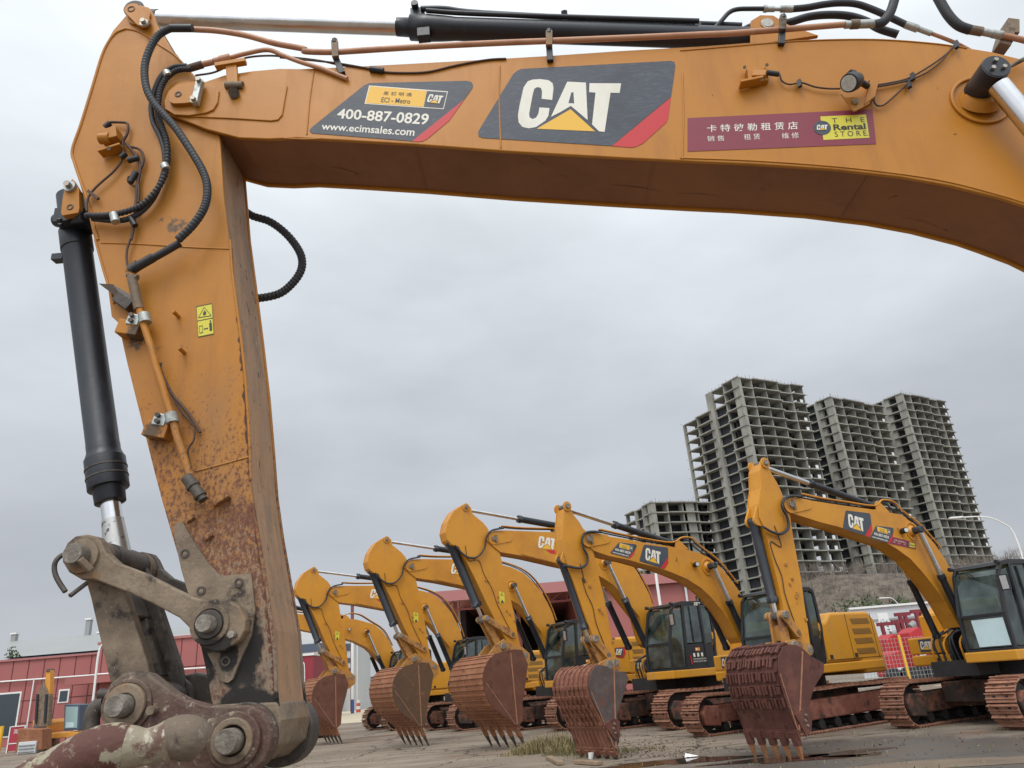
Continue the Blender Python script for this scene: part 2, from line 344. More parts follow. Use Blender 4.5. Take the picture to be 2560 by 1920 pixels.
def glass(name, tint, alpha, rough=.05):
    m, n, l, p = mat_new(name); n.remove(p); o = n['Material Output']
    g = n.new('ShaderNodeBsdfGlossy'); g.inputs['Roughness'].default_value = rough; g.inputs['Color'].default_value = (.9, .95, .95, 1)
    t = n.new('ShaderNodeBsdfTransparent'); t.inputs['Color'].default_value = (*tint, 1)
    d = n.new('ShaderNodeBsdfDiffuse'); d.inputs['Color'].default_value = (.20, .26, .25, 1)
    ms = n.new('ShaderNodeMixShader'); lw = n.new('ShaderNodeLayerWeight'); lw.inputs['Blend'].default_value = .5
    pw = n.new('ShaderNodeMath'); pw.operation = 'POWER'; l.new(lw.outputs['Facing'], pw.inputs[0]); pw.inputs[1].default_value = 3.5
    fr = n.new('ShaderNodeMath'); fr.operation = 'MULTIPLY_ADD'; l.new(pw.outputs[0], fr.inputs[0]); fr.inputs[1].default_value = .5; fr.inputs[2].default_value = .07
    m2 = n.new('ShaderNodeMixShader'); tcn = n.new('ShaderNodeTexCoord'); tx = n.new('ShaderNodeTexNoise'); tx.inputs['Scale'].default_value = 2.2; tx.inputs['Detail'].default_value = 5
    l.new(tcn.outputs['Object'], tx.inputs['Vector']); mrn = n.new('ShaderNodeMapRange'); mrn.inputs['From Min'].default_value = .35; mrn.inputs['From Max'].default_value = .75
    mrn.inputs['To Min'].default_value = 0.0; mrn.inputs['To Max'].default_value = alpha; l.new(tx.outputs['Fac'], mrn.inputs['Value'])
    l.new(mrn.outputs[0], m2.inputs[0]); l.new(t.outputs[0], m2.inputs[1]); l.new(d.outputs[0], m2.inputs[2])
    l.new(fr.outputs[0], ms.inputs[0]); l.new(m2.outputs[0], ms.inputs[1]); l.new(g.outputs[0], ms.inputs[2]); l.new(ms.outputs[0], o.inputs[0])
    return m
M['glass'] = glass('cab_glass', (.17, .28, .26), .38)
M['glass_dark'] = plain('dark_window', (.03, .045, .055), .1)

# ------------------------------------------------------------------ lettering
_tc = {}
def text_geo(s, bold=0.0):
    k = (s, bold)
    if k in _tc: return _tc[k]
    cu = bpy.data.curves.new('t', 'FONT'); cu.body = s; cu.size = 1; cu.offset = bold; cu.resolution_u = 3; cu.fill_mode = 'FRONT'
    o = bpy.data.objects.new('t', cu); COL.objects.link(o); bpy.context.view_layer.update()
    dg = bpy.context.evaluated_depsgraph_get(); me = bpy.data.meshes.new_from_object(o.evaluated_get(dg))
    vs = [(v.co.x, v.co.y) for v in me.vertices]; fs = [list(p.vertices) for p in me.polygons]
    bpy.data.objects.remove(o); bpy.data.curves.remove(cu); bpy.data.meshes.remove(me)
    x0 = min(v[0] for v in vs); x1 = max(v[0] for v in vs); y0 = min(v[1] for v in vs); y1 = max(v[1] for v in vs)
    vs = [((x - x0) / (x1 - x0), (y - y0) / (y1 - y0)) for x, y in vs]
    _tc[k] = (vs, fs); return _tc[k]
def bil(q, u, v):                    # q = TL, TR, BR, BL as 3d points; v up
    a = Vector(q[0]).lerp(Vector(q[1]), u); b = Vector(q[3]).lerp(Vector(q[2]), u); return b.lerp(a, v)
def put_text(mb, s, q, mat, bold=0.0):
    vs, fs = text_geo(s, bold); mb.add([bil(q, u, v) for u, v in vs], fs, mat)
# the emblem, traced in one flat coordinate frame (u right, v up in its own panel box)
TOPc = crop(700, 0, 2.087)
def norm(pts, x0=1033, x1=2062, y0=318, y1=770): return [((x - x0) / (x1 - x0), 1 - (y - y0) / (y1 - y0)) for x, y in pts]
EM = dict(
    panel=norm([(1240, 372), (1262, 362), (2036, 318), (2058, 324), (2062, 345), (2056, 400), (2040, 512), (1735, 762), (1700, 760), (1055, 722), (1036, 714), (1034, 692), (1048, 668), (1218, 392)]),
    red=norm([(2040, 514), (2026, 622), (2018, 642), (1895, 750), (1860, 766), (1835, 770), (1735, 763)]),
    C=norm([(1296, 430), (1320, 421), (1360, 418), (1405, 424), (1426, 440), (1431, 465), (1424, 529), (1369, 523), (1371, 482), (1364, 465), (1346, 461), (1330, 470), (1322, 500), (1303, 600), (1306, 620), (1322, 628), (1340, 620), (1352, 600), (1357, 568), (1410, 571), (1404, 612), (1388, 636), (1340, 668), (1300, 675), (1268, 668), (1248, 645), (1244, 610), (1252, 560), (1274, 462)]),
    A1=norm([(1503, 432), (1548, 434), (1524, 489), (1509, 546), (1470, 590), (1417, 617)]),
    A2=norm([(1548, 434), (1600, 437), (1609, 633), (1546, 580), (1539, 547), (1535, 489), (1524, 489)]),
    A3=norm([(1509, 546), (1539, 547), (1546, 580), (1521, 560), (1470, 590)]),
    T=norm([(1619, 440), (1783, 441), (1775, 492), (1728, 491), (1697, 693), (1668, 690), (1632, 655), (1650, 490), (1617, 488)]),
    tri=norm([(1520, 577), (1648, 690), (1343, 677)]))
LET = norm([(1244, 418), (1783, 418), (1783, 693), (1244, 693)])
def emblem(mb, q, lift, panel=True, red=True, letters_only=False):
    """draw the emblem in quad q (TL TR BR BL of the panel box); lift = small offset vector per layer"""
    lift = Vector(lift)
    def put(k, mat, n, f=lambda u, v: (u, v)):
        mb.face([bil(q, *f(u, v)) + lift * n for u, v in EM[k]], mat)
    f = (lambda u, v: (u, v))
    if letters_only:                  # quad holds just the letters
        x0, y0, x1, y1 = LET[0][0], LET[2][1], LET[1][0], LET[0][1]
        f = lambda u, v: ((u - x0) / (x1 - x0), (v - y0) / (y1 - y0))
    if panel and not letters_only: put('panel', M['decal_grey'], 1)
    if red and not letters_only: put('red', M['decal_red'], 1)
    for k in ('C', 'A1', 'A2', 'A3', 'T'): put(k, M['decal_white'], 2, f)
    put('tri', M['decal_yellow'], 2, f)
def rental_phone(mb, q, lift):
    """the dealer's phone label, in its own panel box"""
    lift = Vector(lift)
    def P(x, y): return ((x - 153) / (1007 - 153), 1 - (y - 422) / (740 - 422))
    def F(pts, mat, n): mb.face([bil(q, *P(*p)) + lift * n for p in pts], mat)
    def Tq(s, pts, mat, n, b=0): put_text(mb, s, [bil(q, *P(*p)) + lift * n for p in pts], mat, b)
    F([(440, 447), (470, 434), (975, 422), (1000, 430), (1007, 445), (1003, 462), (962, 522), (692, 737), (670, 735), (168, 697), (155, 688), (157, 676), (175, 660)], M['decal_grey'], 1)
    F([(962, 522), (885, 632), (770, 726), (745, 738), (720, 740), (692, 737)], M['decal_red'], 1)
    F([(468, 448), (878, 480), (856, 574), (444, 546)], M['decal_white'], 2)
    F([(472, 453), (768, 477), (751, 562), (449, 542)], M['decal_yellow'], 3)
    F([(770, 478), (873, 485), (853, 569), (753, 562)], M['decal_grey'], 3)
    sub = [bil(q, *P(*p)) + lift * 3 for p in [(778, 495), (857, 502), (846, 548), (768, 542)]]
    emblem(mb, sub, lift, letters_only=True)
    Tq('易 初 明 通', [(545, 480), (692, 489), (689, 508), (541, 500)], M['ink'], 4)
    Tq('ECI - Metro', [(535, 512), (686, 521), (681, 547), (530, 538)], M['ink'], 4, .01)
    Tq('400-887-0829', [(306, 570), (783, 598), (772, 656), (298, 622)], M['decal_white'], 2, .02)
    Tq('www.ecimsales.com', [(222, 644), (709, 672), (702, 712), (216, 679)], M['decal_white'], 2, .015)
def rental_store(mb, q, lift):
    lift = Vector(lift)
    def P(x, y):
        # the sign is a rectangle seen slightly skewed; undo the skew
        u = (x - 45) / (1140 - 45); t = 700 + (648 - 700) * u; b = 898 + (853 - 898) * u; return (u, 1 - (y - t) / (b - t))
    def F(pts, mat, n): mb.face([bil(q, *P(*p)) + lift * n for p in pts], mat)
    def Tq(s, pts, mat, n, b=0): put_text(mb, s, [bil(q, *P(*p)) + lift * n for p in pts], mat, b)
    F([(45, 700), (1140, 648), (1140, 853), (45, 898)], M['maroon'], 1)
    Tq('卡 特 彼 勒 租 赁 店', [(160, 742), (695, 722), (695, 768), (160, 785)], M['decal_white'], 2, .008)
    Tq('销 售', [(160, 808), (260, 804), (260, 836), (160, 840)], M['decal_white'], 2)
    Tq('租 赁', [(375, 797), (470, 793), (472, 827), (377, 831)], M['decal_white'], 2)
    Tq('维 修', [(597, 790), (697, 785), (698, 820), (600, 824)], M['decal_white'], 2)
    F([(830, 692), (1098, 680), (1105, 818), (838, 831)], M['decal_pale'], 2)
    F([(837 + 50 * math.cos(t / 16 * PI), 760 + 42 * math.sin(t / 16 * PI)) for t in range(32)], M['decal_grey'], 3)
    emblem(mb, [bil(q, *P(*p)) + lift * 3 for p in [(802, 745), (868, 741), (870, 772), (804, 777)]], lift, letters_only=True)
    Tq('T   H   E', [(895, 704), (1085, 697), (1086, 725), (897, 732)], M['ink'], 3)
    Tq('Rental', [(900, 740), (1088, 732), (1090, 768), (902, 776)], M['ink'], 3, .03)
    Tq('S T O R E.', [(905, 783), (1098, 775), (1100, 806), (907, 814)], M['ink'], 3)

# ================================================================== the near excavator arm
NP = Pose(-1.2, 2.79, -1)
cA = crop(0, 0, 2.765); cB = crop(0, 600, 2.765); cC = crop(0, 1250, 2.4756); cD = crop(1700, 0, 2.370); cE = crop(100, 1300, 5.53); cF = crop(200, 1600, 3.687)
def n2(pts, l, c=None): return [NP.at(c(*p) if c else p, l) for p in pts]
def n3(pts, l, c=None):
    out = []
    for p in pts:
        ll = p[2] if len(p) > 2 else l
        out.append(NP.at3(c(*p[:2]) if c else p[:2], ll))
    return out
near = empty('excavator', NP.p, NP.rz)
tag(near, 'large close excavator arm filling the foreground, its stick hanging down at the left', 'excavator', 'yellow excavators parked in the yard')
SW, BW = .155, .18
# --- boom
boom_o = n2([(409, 262), (410, 235), (424, 212), (446, 200), (475, 200), (513, 204), (560, 188), (633, 177), (700, 171), (748, 172), (844, 168), (1000, 160), (1251, 146), (1371, 139), (1560, 126), (1760, 115), (1860, 107), (1953, 103), (2060, 99), (2164, 98), (2250, 102), (2333, 109), (2396, 116), (2472, 128), (2560, 149),
                (2700, 200), (2900, 330), (3150, 600), (3400, 1000), (3500, 1350), (3380, 1400), (3200, 1060), (2950, 740), (2780, 606), (2650, 545), (2560, 513), (2502, 494), (2375, 463), (2249, 441), (2080, 422), (1881, 409), (1760, 404), (1560, 394), (1275, 378), (1035, 360), (844, 349), (740, 344), (669, 347), (597, 344), (514, 322), (470, 304), (420, 286)], BW)
b = MB()
for sg in (1, -1): b.prism(boom_o, sg * BW, sg * (BW - .018), M['yboom'])
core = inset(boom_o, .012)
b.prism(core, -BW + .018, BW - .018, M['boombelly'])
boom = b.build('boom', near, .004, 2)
# nose cheek plate, weld seams and straps on the boom
b = MB()
b.prism(n2([(1135, 745), (1130, 690), (1160, 620), (1215, 575), (1290, 560), (1400, 570), (1480, 590), (1510, 620), (1500, 700), (1470, 750), (1420, 772), (1300, 790), (1200, 785)], BW + .02, cA), BW, BW + .014, M['yboom'])
b.prism(n2([(1420, 585), (1600, 545), (1750, 500), (1960, 560), (1985, 590), (1950, 790), (1920, 825), (1870, 832), (1600, 815), (1240, 800), (1440, 770), (1500, 700)], BW + .008, cA), BW, BW + .006, M['yboom'])
b.build('nose_plate', boom, .004)
b = MB()
for line, c in (([(2170, 485), (2140, 700), (2120, 930)], cA), ([(1960, 955), (2100, 962), (2212, 958)], cA), ([(2100, 380), (2105, 600), (2100, 830)], crop(700, 0, 2.087)), ([(1250, 165), (1248, 250), (1252, 370)], None),
                ([(0, 300), (300, 275), (600, 250), (900, 236), (1200, 236), (1500, 258), (1700, 285)], cD), ([(0, 936), (430, 952), (900, 985), (1300, 1030), (1600, 1080), (1900, 1158), (2038, 1200)], cD)):
    b.tube(spline(n3(line, BW + .001, c), 6), .0035, M['yboom'], 6)
b.build('weld_seam', boom)
# retainer on the nose pin
b = MB()
b.prism(n2([(1165, 690), (1165, 640), (1190, 610), (1250, 592), (1330, 590), (1385, 560), (1395, 600), (1355, 700), (1280, 712), (1200, 715), (1175, 705)], BW + .035, cA), BW + .014, BW + .035, M['yboom'])
b.ring(n2([(1232, 652)], BW + .035, cA)[0], BW + .035, BW + .038, .008, .016, M['steel_dark'])
c0 = n3([(1385, 575), (1350, 705)], BW + .04, cA)
b.bar(c0[0] + Vector((0, 0, .012)), c0[1] - Vector((0, 0, .012)), .03, .028, M['galv'], (1, 0, 0))
for p in c0: b.cyl(p, p + Vector((0, .03, 0)), .012, M['bolt'], 6); b.cyl(p, p + Vector((0, .014, 0)), .017, M['galv'], 16)
b.build('pin_retainer', boom, .003)
# decals
lift = Vector((0, .0008, 0))
q = n3([(1033, 318), (2062, 318), (2062, 770), (1033, 770)], BW + .001, TOPc); b = MB(); emblem(b, q, lift); b.build('emblem_decal', boom)
q = n3([(153, 422), (1007, 422), (1007, 740), (153, 740)], BW + .001, TOPc); b = MB(); rental_phone(b, q, lift); b.build('phone_decal', boom)
q = n3([(45, 700), (1140, 648), (1162, 853), (45, 898)], BW + .001, cD); b = MB(); rental_store(b, q, lift); b.build('rental_decal', boom)
# boom cylinder hub, ring weld and cylinders
hc = n2([(2451, 252)], BW)[0]
b = MB(); b.ring(hc, BW, BW + .012, .112, .126, M['yboom'], 40); b.build('hub_ring', boom, .004)
b = MB()
b.cyl((hc[0], BW, hc[1]), (hc[0] + .002, BW + .035, hc[1] + .01), .09, M['yboom'], 32, .066)
hq = (hc[0] + .012, hc[1] + .03)
b.tube([(hq[0], BW + .02, hq[1]), (hq[0], BW + .16, hq[1]), (hq[0], BW + .16, hq[1]), (hq[0], BW + .166, hq[1])], [.057, .057, .057, .053], M['cylblack'], 32)
for k in range(3):
    t = R(90 + 120 * k); b.cyl((hq[0] + .026 * math.cos(t), BW + .165, hq[1] + .026 * math.sin(t)), (hq[0] + .026 * math.cos(t), BW + .178, hq[1] + .026 * math.sin(t)), .0095, M['bolt'], 6)
b.build('cylinder_hub', boom)
for sg, lab in ((1, None), (-1, None)):
    yy = sg * (BW + .115)
    p0 = Vector((hc[0] + .01, yy, hc[1] + .02)); p3 = NP.at3((3300, 1180), yy); d = (p3 - p0).normalized()
    b = MB(); b.cyl(p0 + d * .9, p3, .075, M['cylblack'], 24); b.cyl(p0 + d * .82, p0 + d * .95, .088, M['cylblack'], 24); cy = b.build('boom_cylinder', near)
    b = MB(); b.cyl(p0 + d * .05, p0 + d * .9, .042, M['chrome'], 24); b.build('rod', cy)
# lights and sensor on the boom side
b = MB()
b.box(NP.at3(cD(455, 455), BW + .012), (.085, .03, .075), M['yboom']); b.box(NP.at3(cD(420, 490), BW + .03), (.10, .05, .012), M['yboom'], Matrix.Rotation(R(8), 3, 'Y'))
b.bar(NP.at3(cD(430, 440), BW + .03), NP.at3(cD(510, 438), BW + .045), .02, .03, M['yboom'])
for p in ((383, 398), (485, 470), (515, 385)): b.cyl(NP.at3(cD(*p), BW + .02), NP.at3(cD(*p), BW + .045), .008, M['bolt'], 6)
b.cyl(NP.at3(cD(515, 430), BW + .04), NP.at3(cD(585, 440), BW + .035), .012, M['black'], 10)
b.build('sensor_bracket', boom, .003)
b = MB()
b.prism(n2([(960, 540), (985, 560), (1100, 560), (1145, 500), (1165, 500), (1130, 600), (1045, 645), (1030, 640)], BW + .05, cD), BW + .03, BW + .036, M['yboom'])
b.bar(NP.at3(cD(1040, 600), BW), NP.at3(cD(1040, 600), BW + .05), .02, .02, M['bolt']); b.prism(n2([(1110, 510), (1165, 500), (1140, 600), (1075, 650)], BW + .01, cD), BW, BW + .04, M['yboom'])
b.build('lamp_bracket', boom, .002)
lc = NP.at3(cD(1030, 480), BW + .10); ld = Vector((.55, .62, -.12)).normalized(); lf = NP.at3(cD(980, 500), BW + .13)
ld = (lf - lc).normalized() if (lf - lc).length > .01 else ld
b = MB(); b.tube([lc - ld * .05, lc - ld * .03, lc - ld * .0, lc + ld * .03, lc + ld * .045], [.014, .03, .038, .040, .038], M['black'], 24)
b.bar(lc - ld * .02 + Vector((0, 0, .03)), lc + ld * .02 + Vector((0, 0, .045)), .03, .02, M['black']); b.cyl(lc - ld * .03, NP.at3(cD(1110, 510), BW + .04), .014, M['black'], 10)
lamp = b.build('work_lamp', near); b = MB(); b.cyl(lc + ld * .044, lc + ld * .048, .032, M['glasslens'], 24); b.build('lens', lamp)
b = MB()
for pts in ([(590, 440), (605, 480), (650, 500), (720, 490), (800, 515), (880, 525), (950, 525)], [(1160, 505), (1250, 490), (1350, 465), (1450, 410), (1540, 350), (1600, 300), (1640, 255)], [(1160, 515), (1260, 498), (1370, 470), (1470, 425), (1560, 350), (1620, 270)],
            [(1120, 480), (1150, 520), (1150, 570), (1150, 600), (1170, 625), (1210, 620), (1280, 560), (1340, 500), (1370, 465)]):
    b.tube(spline(n3(pts, BW + .015, cD), 5), .0042, M['wire'], 6)
for p in ((705, 490), (1375, 450), (1355, 495), (1635, 260)): b.bar(NP.at3(cD(p[0], p[1] - 14), BW + .015), NP.at3(cD(p[0] + 6, p[1] + 24), BW + .025), .016, .012, M['black'])
b.build('boom_cable', near)
# --- stick
st_o = n2([(318, 34), (330, 18), (350, 12), (372, 18), (386, 38), (392, 62), (409, 88), (430, 125), (436, 138), (462, 162), (497, 200), (522, 250), (540, 300), (550, 347), (561, 506), (575, 622), (593, 781), (608, 925), (618, 1070), (626, 1200), (640, 1310), (662, 1444), (674, 1520), (683, 1573), (690, 1700), (700, 1800), (688, 1860), (640, 1905), (580, 1905), (545, 1850),
              (529, 1755), (515, 1680), (501, 1614), (480, 1520), (456, 1428), (430, 1340), (404, 1250), (387, 1186), (347, 1027), (318, 911), (294, 805), (278, 790), (269, 719), (235, 600), (213, 506), (190, 430), (175, 380), (200, 310), (232, 210), (264, 108), (282, 76)], SW)
b = MB()
for sg in (1, -1): b.prism(st_o, sg * SW, sg * (SW - .016), M['ystick'])
b.prism(inset(st_o, .006), -SW + .016, SW - .016, M['ystickback'])
stick = b.build('stick', near, .004)
b = MB()   # flange along the front of the head, welds
fl = n3([(392, 70), (440, 140), (466, 165), (497, 200)], SW, None)
for line, c, r in (([(870, 200), (930, 210), (1000, 240), (1100, 310), (1200, 375), (1270, 445)], cA, .006), ([(870, 200), (800, 230), (745, 300), (700, 400), (640, 600), (560, 860), (500, 1040), (520, 1140), (560, 1260), (610, 1400), (650, 1560), (680, 1659)], cA, .007),
                   ([(700, 20), (1000, 30), (1300, 50), (1585, 62)], cB, .004), ([(660, 0), (720, 220), (790, 440)], cB, .006), ([(1590, 0), (1610, 260), (1650, 560), (1690, 900), (1720, 1300), (1735, 1659)], cB, .006),
                   ([(1560, 0), (1600, 240), (1640, 480), (1670, 700), (1700, 960), (1710, 1230)], cC, .007), ([(1350, 1600), (1500, 1560), (1720, 1500)], cB, .004)):
    b.tube(spline(n3(line, SW, c), 5), r, M['ystick'], 6)
b.build('weld_seam', stick)
b = MB()   # top pin boss
tp = n2([(350, 44)], SW)[0]
for sg in (1, -1): b.prism([(tp[0] + x, tp[1] + z) for x, z in circ((0, 0), .056, 20)], sg * SW, sg * (SW + .012), M['ystick'])
b.prism(hull2(circ(n2([(930, 95)], SW, cA)[0], .036, 14) + circ(n2([(1005, 175)], SW, cA)[0], .034, 14)), SW + .012, SW + .03, M['yboom'])
b.ring(n2([(930, 98)], SW, cA)[0], SW + .03, SW + .033, .012, .019, M['redrust'])
p = NP.at3(cA(1002, 168), SW + .03); b.cyl(p, p + Vector((0, .012, 0)), .02, M['galv'], 18); b.cyl(p, p + Vector((0, .028, 0)), .013, M['bolt'], 6)
b.build('top_pin', stick, .003)
# lower reinforcing plate with plug welds
b = MB()
b.prism(n2([(1075, 165), (1095, 145), (1130, 132), (1150, 170), (1200, 260), (1290, 390), (1362, 470), (1555, 455), (1580, 690), (1555, 840), (1500, 960), (1440, 1110), (1410, 1132), (1370, 1120), (1290, 960), (1240, 900), (1205, 740), (1170, 590), (1125, 440), (1095, 300)], SW + .01, cC), SW, SW + .012, M['steel'])
for p in ((1145, 332), (1245, 562), (1480, 512), (1398, 998)):
    c0 = n2([p], SW + .012, cC)[0]; b.ring(c0, SW + .012, SW + .016, .010, .016, M['steel_dark'], 20); b.pin(c0, SW + .006, SW + .0145, .008, M['steel'], 12)
b.build('wear_plate', stick, .003)
random.seed(31)
M['rustchip'] = layered('rust_chip', (.12, .05, .033), [((.07, .04, .03), 18, .5, .6, I3, None, .9)], rough=.9, bump=.2, bs=60)
def edge_wear(line, c, w0, w1, y, side=-1, n=70):
    P0 = spline(n3(line, SW, c), 12); b = MB(); pts = [(p.x, p.z) for p in P0]; L = len(pts)
    k = 0
    while k < L - 3:
        ln = random.randint(2, 6); seg = pts[k:k + ln + 1]
        if len(seg) < 3: break
        t = k / L; wv = (w0 + (w1 - w0) * t)
        out = [(p[0] + side * -random.uniform(.15, 1) * wv, p[1] + random.uniform(-.004, .004)) for p in seg]
        b.face([(p[0], y, p[1]) for p in seg] + [(p[0], y, p[1]) for p in reversed(out)], M['rustchip']); k += ln + (random.randint(0, 4) if random.random() < .7 - .5 * t else 0)
    return b
eb = edge_wear([(1608, 60), (1625, 330), (1648, 560), (1680, 900), (1712, 1300), (1733, 1640)], cB, .006, .016, SW + .0015)
eb.build('edge_wear', stick)
edge_wear([(1560, 10), (1600, 240), (1640, 480), (1670, 700), (1700, 960), (1708, 1200)], cC, .014, .022, SW + .0018).build('edge_wear', stick)
def splat(c, rx, rz, y, mat, n=30, jag=.35):
    ph = [random.uniform(0, 6.28) for _ in range(5)]; pts = []
    for k in range(n):
        t = 2 * PI * k / n; r = 1 + jag * (.4 * math.sin(2 * t + ph[0]) + .3 * math.sin(3 * t + ph[1]) + .25 * math.sin(5 * t + ph[2]) + .2 * math.sin(8 * t + ph[3]) + random.uniform(-.15, .15)); pts.append((c[0] + rx * r * math.cos(t), y, c[1] + rz * r * math.sin(t)))
    b.face(pts, mat)
M['grease'] = layered('old_grease', (.02, .018, .017), [((.05, .042, .035), 9, .5, .65, I3, None, .8)], rough=.5, bump=.3, bs=60)
def stain(m, spots, col, rough=.45, ns=14):
    """soft edged stains of old grease with their own centres and radii on a part"""
    n, l = m.node_tree.nodes, m.node_tree.links; p = n['Principled BSDF']; tcn = n.new('ShaderNodeTexCoord')
    t = n.new('ShaderNodeTexNoise'); t.inputs['Scale'].default_value = ns; t.inputs['Detail'].default_value = 8; t.inputs['Roughness'].default_value = .65; l.new(tcn.outputs['Object'], t.inputs['Vector'])
    acc = None
    for x, z, rx, rz, lv in spots:
        mpn = n.new('ShaderNodeMapping'); mpn.vector_type = 'POINT'; mpn.inputs['Scale'].default_value = (1 / rx, 0, 1 / rz); mpn.inputs['Location'].default_value = (-x / rx, 0, -z / rz); l.new(tcn.outputs['Object'], mpn.inputs[0])
        ln = n.new('ShaderNodeVectorMath'); ln.operation = 'LENGTH'; l.new(mpn.outputs[0], ln.inputs[0])
        mrn = n.new('ShaderNodeMapRange'); mrn.inputs['From Min'].default_value = 1.5; mrn.inputs['From Max'].default_value = .3; mrn.inputs['To Max'].default_value = lv; l.new(ln.outputs['Value'], mrn.inputs['Value'])
        if acc is None: acc = mrn.outputs[0]
        else:
            a = n.new('ShaderNodeMath'); a.operation = 'MAXIMUM'; l.new(acc, a.inputs[0]); l.new(mrn.outputs[0], a.inputs[1]); acc = a.outputs[0]
    a = n.new('ShaderNodeMath'); a.operation = 'MULTIPLY_ADD'; l.new(t.outputs['Fac'], a.inputs[0]); a.inputs[1].default_value = 1.6; a.inputs[2].default_value = -.8
    c = n.new('ShaderNodeMath'); c.operation = 'ADD'; l.new(a.outputs[0], c.inputs[0]); l.new(acc, c.inputs[1])
    f = n.new('ShaderNodeMapRange'); f.inputs['From Min'].default_value = .42; f.inputs['From Max'].default_value = .62; l.new(c.outputs[0], f.inputs['Value'])
    mx = n.new('ShaderNodeMix'); mx.data_type = 'RGBA'; src = p.inputs['Base Color'].links[0].from_socket; l.new(f.outputs[0], mx.inputs[0]); l.new(src, mx.inputs[6]); mx.inputs[7].default_value = (*col, 1); l.new(mx.outputs[2], p.inputs['Base Color'])
def sp_(pts): return [(*n2([(x, y)], SW, cC)[0], rx, rz, lv) for x, y, rx, rz, lv in pts]
stain(M['ystick'], sp_([(1540, 900, .05, .13, 1.0), (1480, 1060, .06, .08, .9), (1640, 1270, .09, .06, 1.0), (1480, 1230, .12, .045, .9), (1290, 950, .05, .10, .9), (1560, 1150, .10, .12, .5), (1230, 600, .04, .2, .35)]), (.022, .02, .018))
for a_, c_ in ((1050, 1060),): pass
stain(M['ystick'], [(*n2([(x, y)], SW, cB)[0], rx, rz, lv) for x, y, rx, rz, lv in ((960, 700, .05, .06, .75), (1110, 1330, .05, .07, .75), (1180, 760, .14, .05, .35), (1200, -100, .08, .05, .6))], (.10, .06, .03), ns=30)
stain(M['steel'], sp_([(1420, 960, .04, .06, 1.0), (1330, 900, .08, .03, .9), (480, 330, .05, .05, .3), (1400, 700, .04, .1, .3)]) , (.03, .026, .022), ns=18)
b = MB()
bl_px = [(597, 344), (740, 344), (844, 349), (1035, 360), (1275, 378), (1560, 394), (1760, 404), (1881, 409), (2080, 422), (2249, 441), (2375, 463), (2502, 494)]
bl_sz = n2(bl_px, BW)
def belly(px, y):
    for k in range(1, len(bl_px)):
        if px <= bl_px[k][0]:
            t = (px - bl_px[k - 1][0]) / (bl_px[k][0] - bl_px[k - 1][0]); a, c = bl_sz[k - 1], bl_sz[k]; return Vector((a[0] + (c[0] - a[0]) * t, y, a[1] + (c[1] - a[1]) * t + .0105))
for x0, y0, x1, y1, w_ in ((1515, -.02, 1700, -.06, .004), (1700, -.06, 1850, -.07, .0025), (780, -.02, 880, -.08, .004), (1320, .14, 1370, .08, .004), (1400, .02, 1430, .0, .003), (2265, .02, 2285, .05, .006), (2270, .0, 2262, .03, .005), (2300, -.08, 2480, -.11, .002), (2445, -.11, 2462, -.115, .005), (1930, .0, 1942, -.004, .006), (850, -.09, 862, -.07, .005), (820, -.05, 826, .0, .005)):
    a, c = belly(x0, y0), belly(x1, y1); m1 = belly((x0 + x1) / 2, (y0 + y1) / 2 + .01); u = Vector((0, w_ / 2, 0)); b.face([a, m1 + u, c, m1 - u], M['rustchip'])
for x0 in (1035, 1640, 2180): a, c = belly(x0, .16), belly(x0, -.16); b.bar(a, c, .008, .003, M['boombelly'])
b.build('scratch', boom)
b = MB()
for k in range(34):
    px = random.uniform(720, 2400); py = random.uniform(180, 420); 
    if py < 150 + (px - 700) * -.03 + 30: continue
    c0 = n2([(px, py)], BW)[0]; 
    ok = (1040 < px < 1690 and 150 < py < 370) or (770 < px < 1185 and 200 < py < 350) or (1715 < px < 2195 and 270 < py < 385) or py > 335 + max(0, (px - 900)) * .03 + max(0, (px - 2000)) * .1
    if ok: continue
    a = random.uniform(0, 3.14); ln = random.uniform(.003, .012); b.face([(c0[0] - ln * math.cos(a), BW + .0008, c0[1] - ln * math.sin(a)), (c0[0] + .0015, BW + .0008, c0[1] - .002), (c0[0] + ln * math.cos(a), BW + .0008, c0[1] + ln * math.sin(a)), (c0[0] - .001, BW + .0008, c0[1] + .003)], M['rustchip'])
b.build('paint_chips', boom)
# small brackets, studs, light block and wiring on the stick
b = MB()
pp = [NP.at3(cB(*p), SW) for p in ((780, 305), (920, 390))]
b.add([pp[0], pp[1], pp[1] + Vector((0, .02, -.055)), pp[0] + Vector((.015, .07, -.035))], [[0, 1, 2, 3]], M['steel_dark']); 
b.bar(NP.at3(cB(820, 400), SW + .02), NP.at3(cB(915, 470), SW + .02), .05, .045, M['steel_dark'])
for p in ((1180, 490, 1235, 530), (1215, 745, 1275, 780)):
    a0 = NP.at3(cB(p[2], p[3]), SW); b.cyl(a0, a0 + Vector((0, .05, 0)), .008, M['ystick'], 12)
for p in ((905, 620, .12, .075), (1095, 1320, .12, .08)):
    b.box(NP.at3(cB(p[0], p[1]), SW + .028), (p[2] * .75, .055, .06), M['ystick'], Matrix.Rotation(R(-14), 3, 'Y'))
for p in ((1177, 115), (1290, 225)): b.box(NP.at3(cC(*p), SW + .008), (.032, .018, .018), M['ystick'], Matrix.Rotation(R(35), 3, 'Y'))
b.prism(n2([(1300, 10), (1400, -50), (1420, -20), (1330, 40)], SW + .02, cC), SW, SW + .03, M['ystick'])
b.build('bracket', stick, .003)
b = MB()
cl = [(1010, 545), (1195, 1235)]
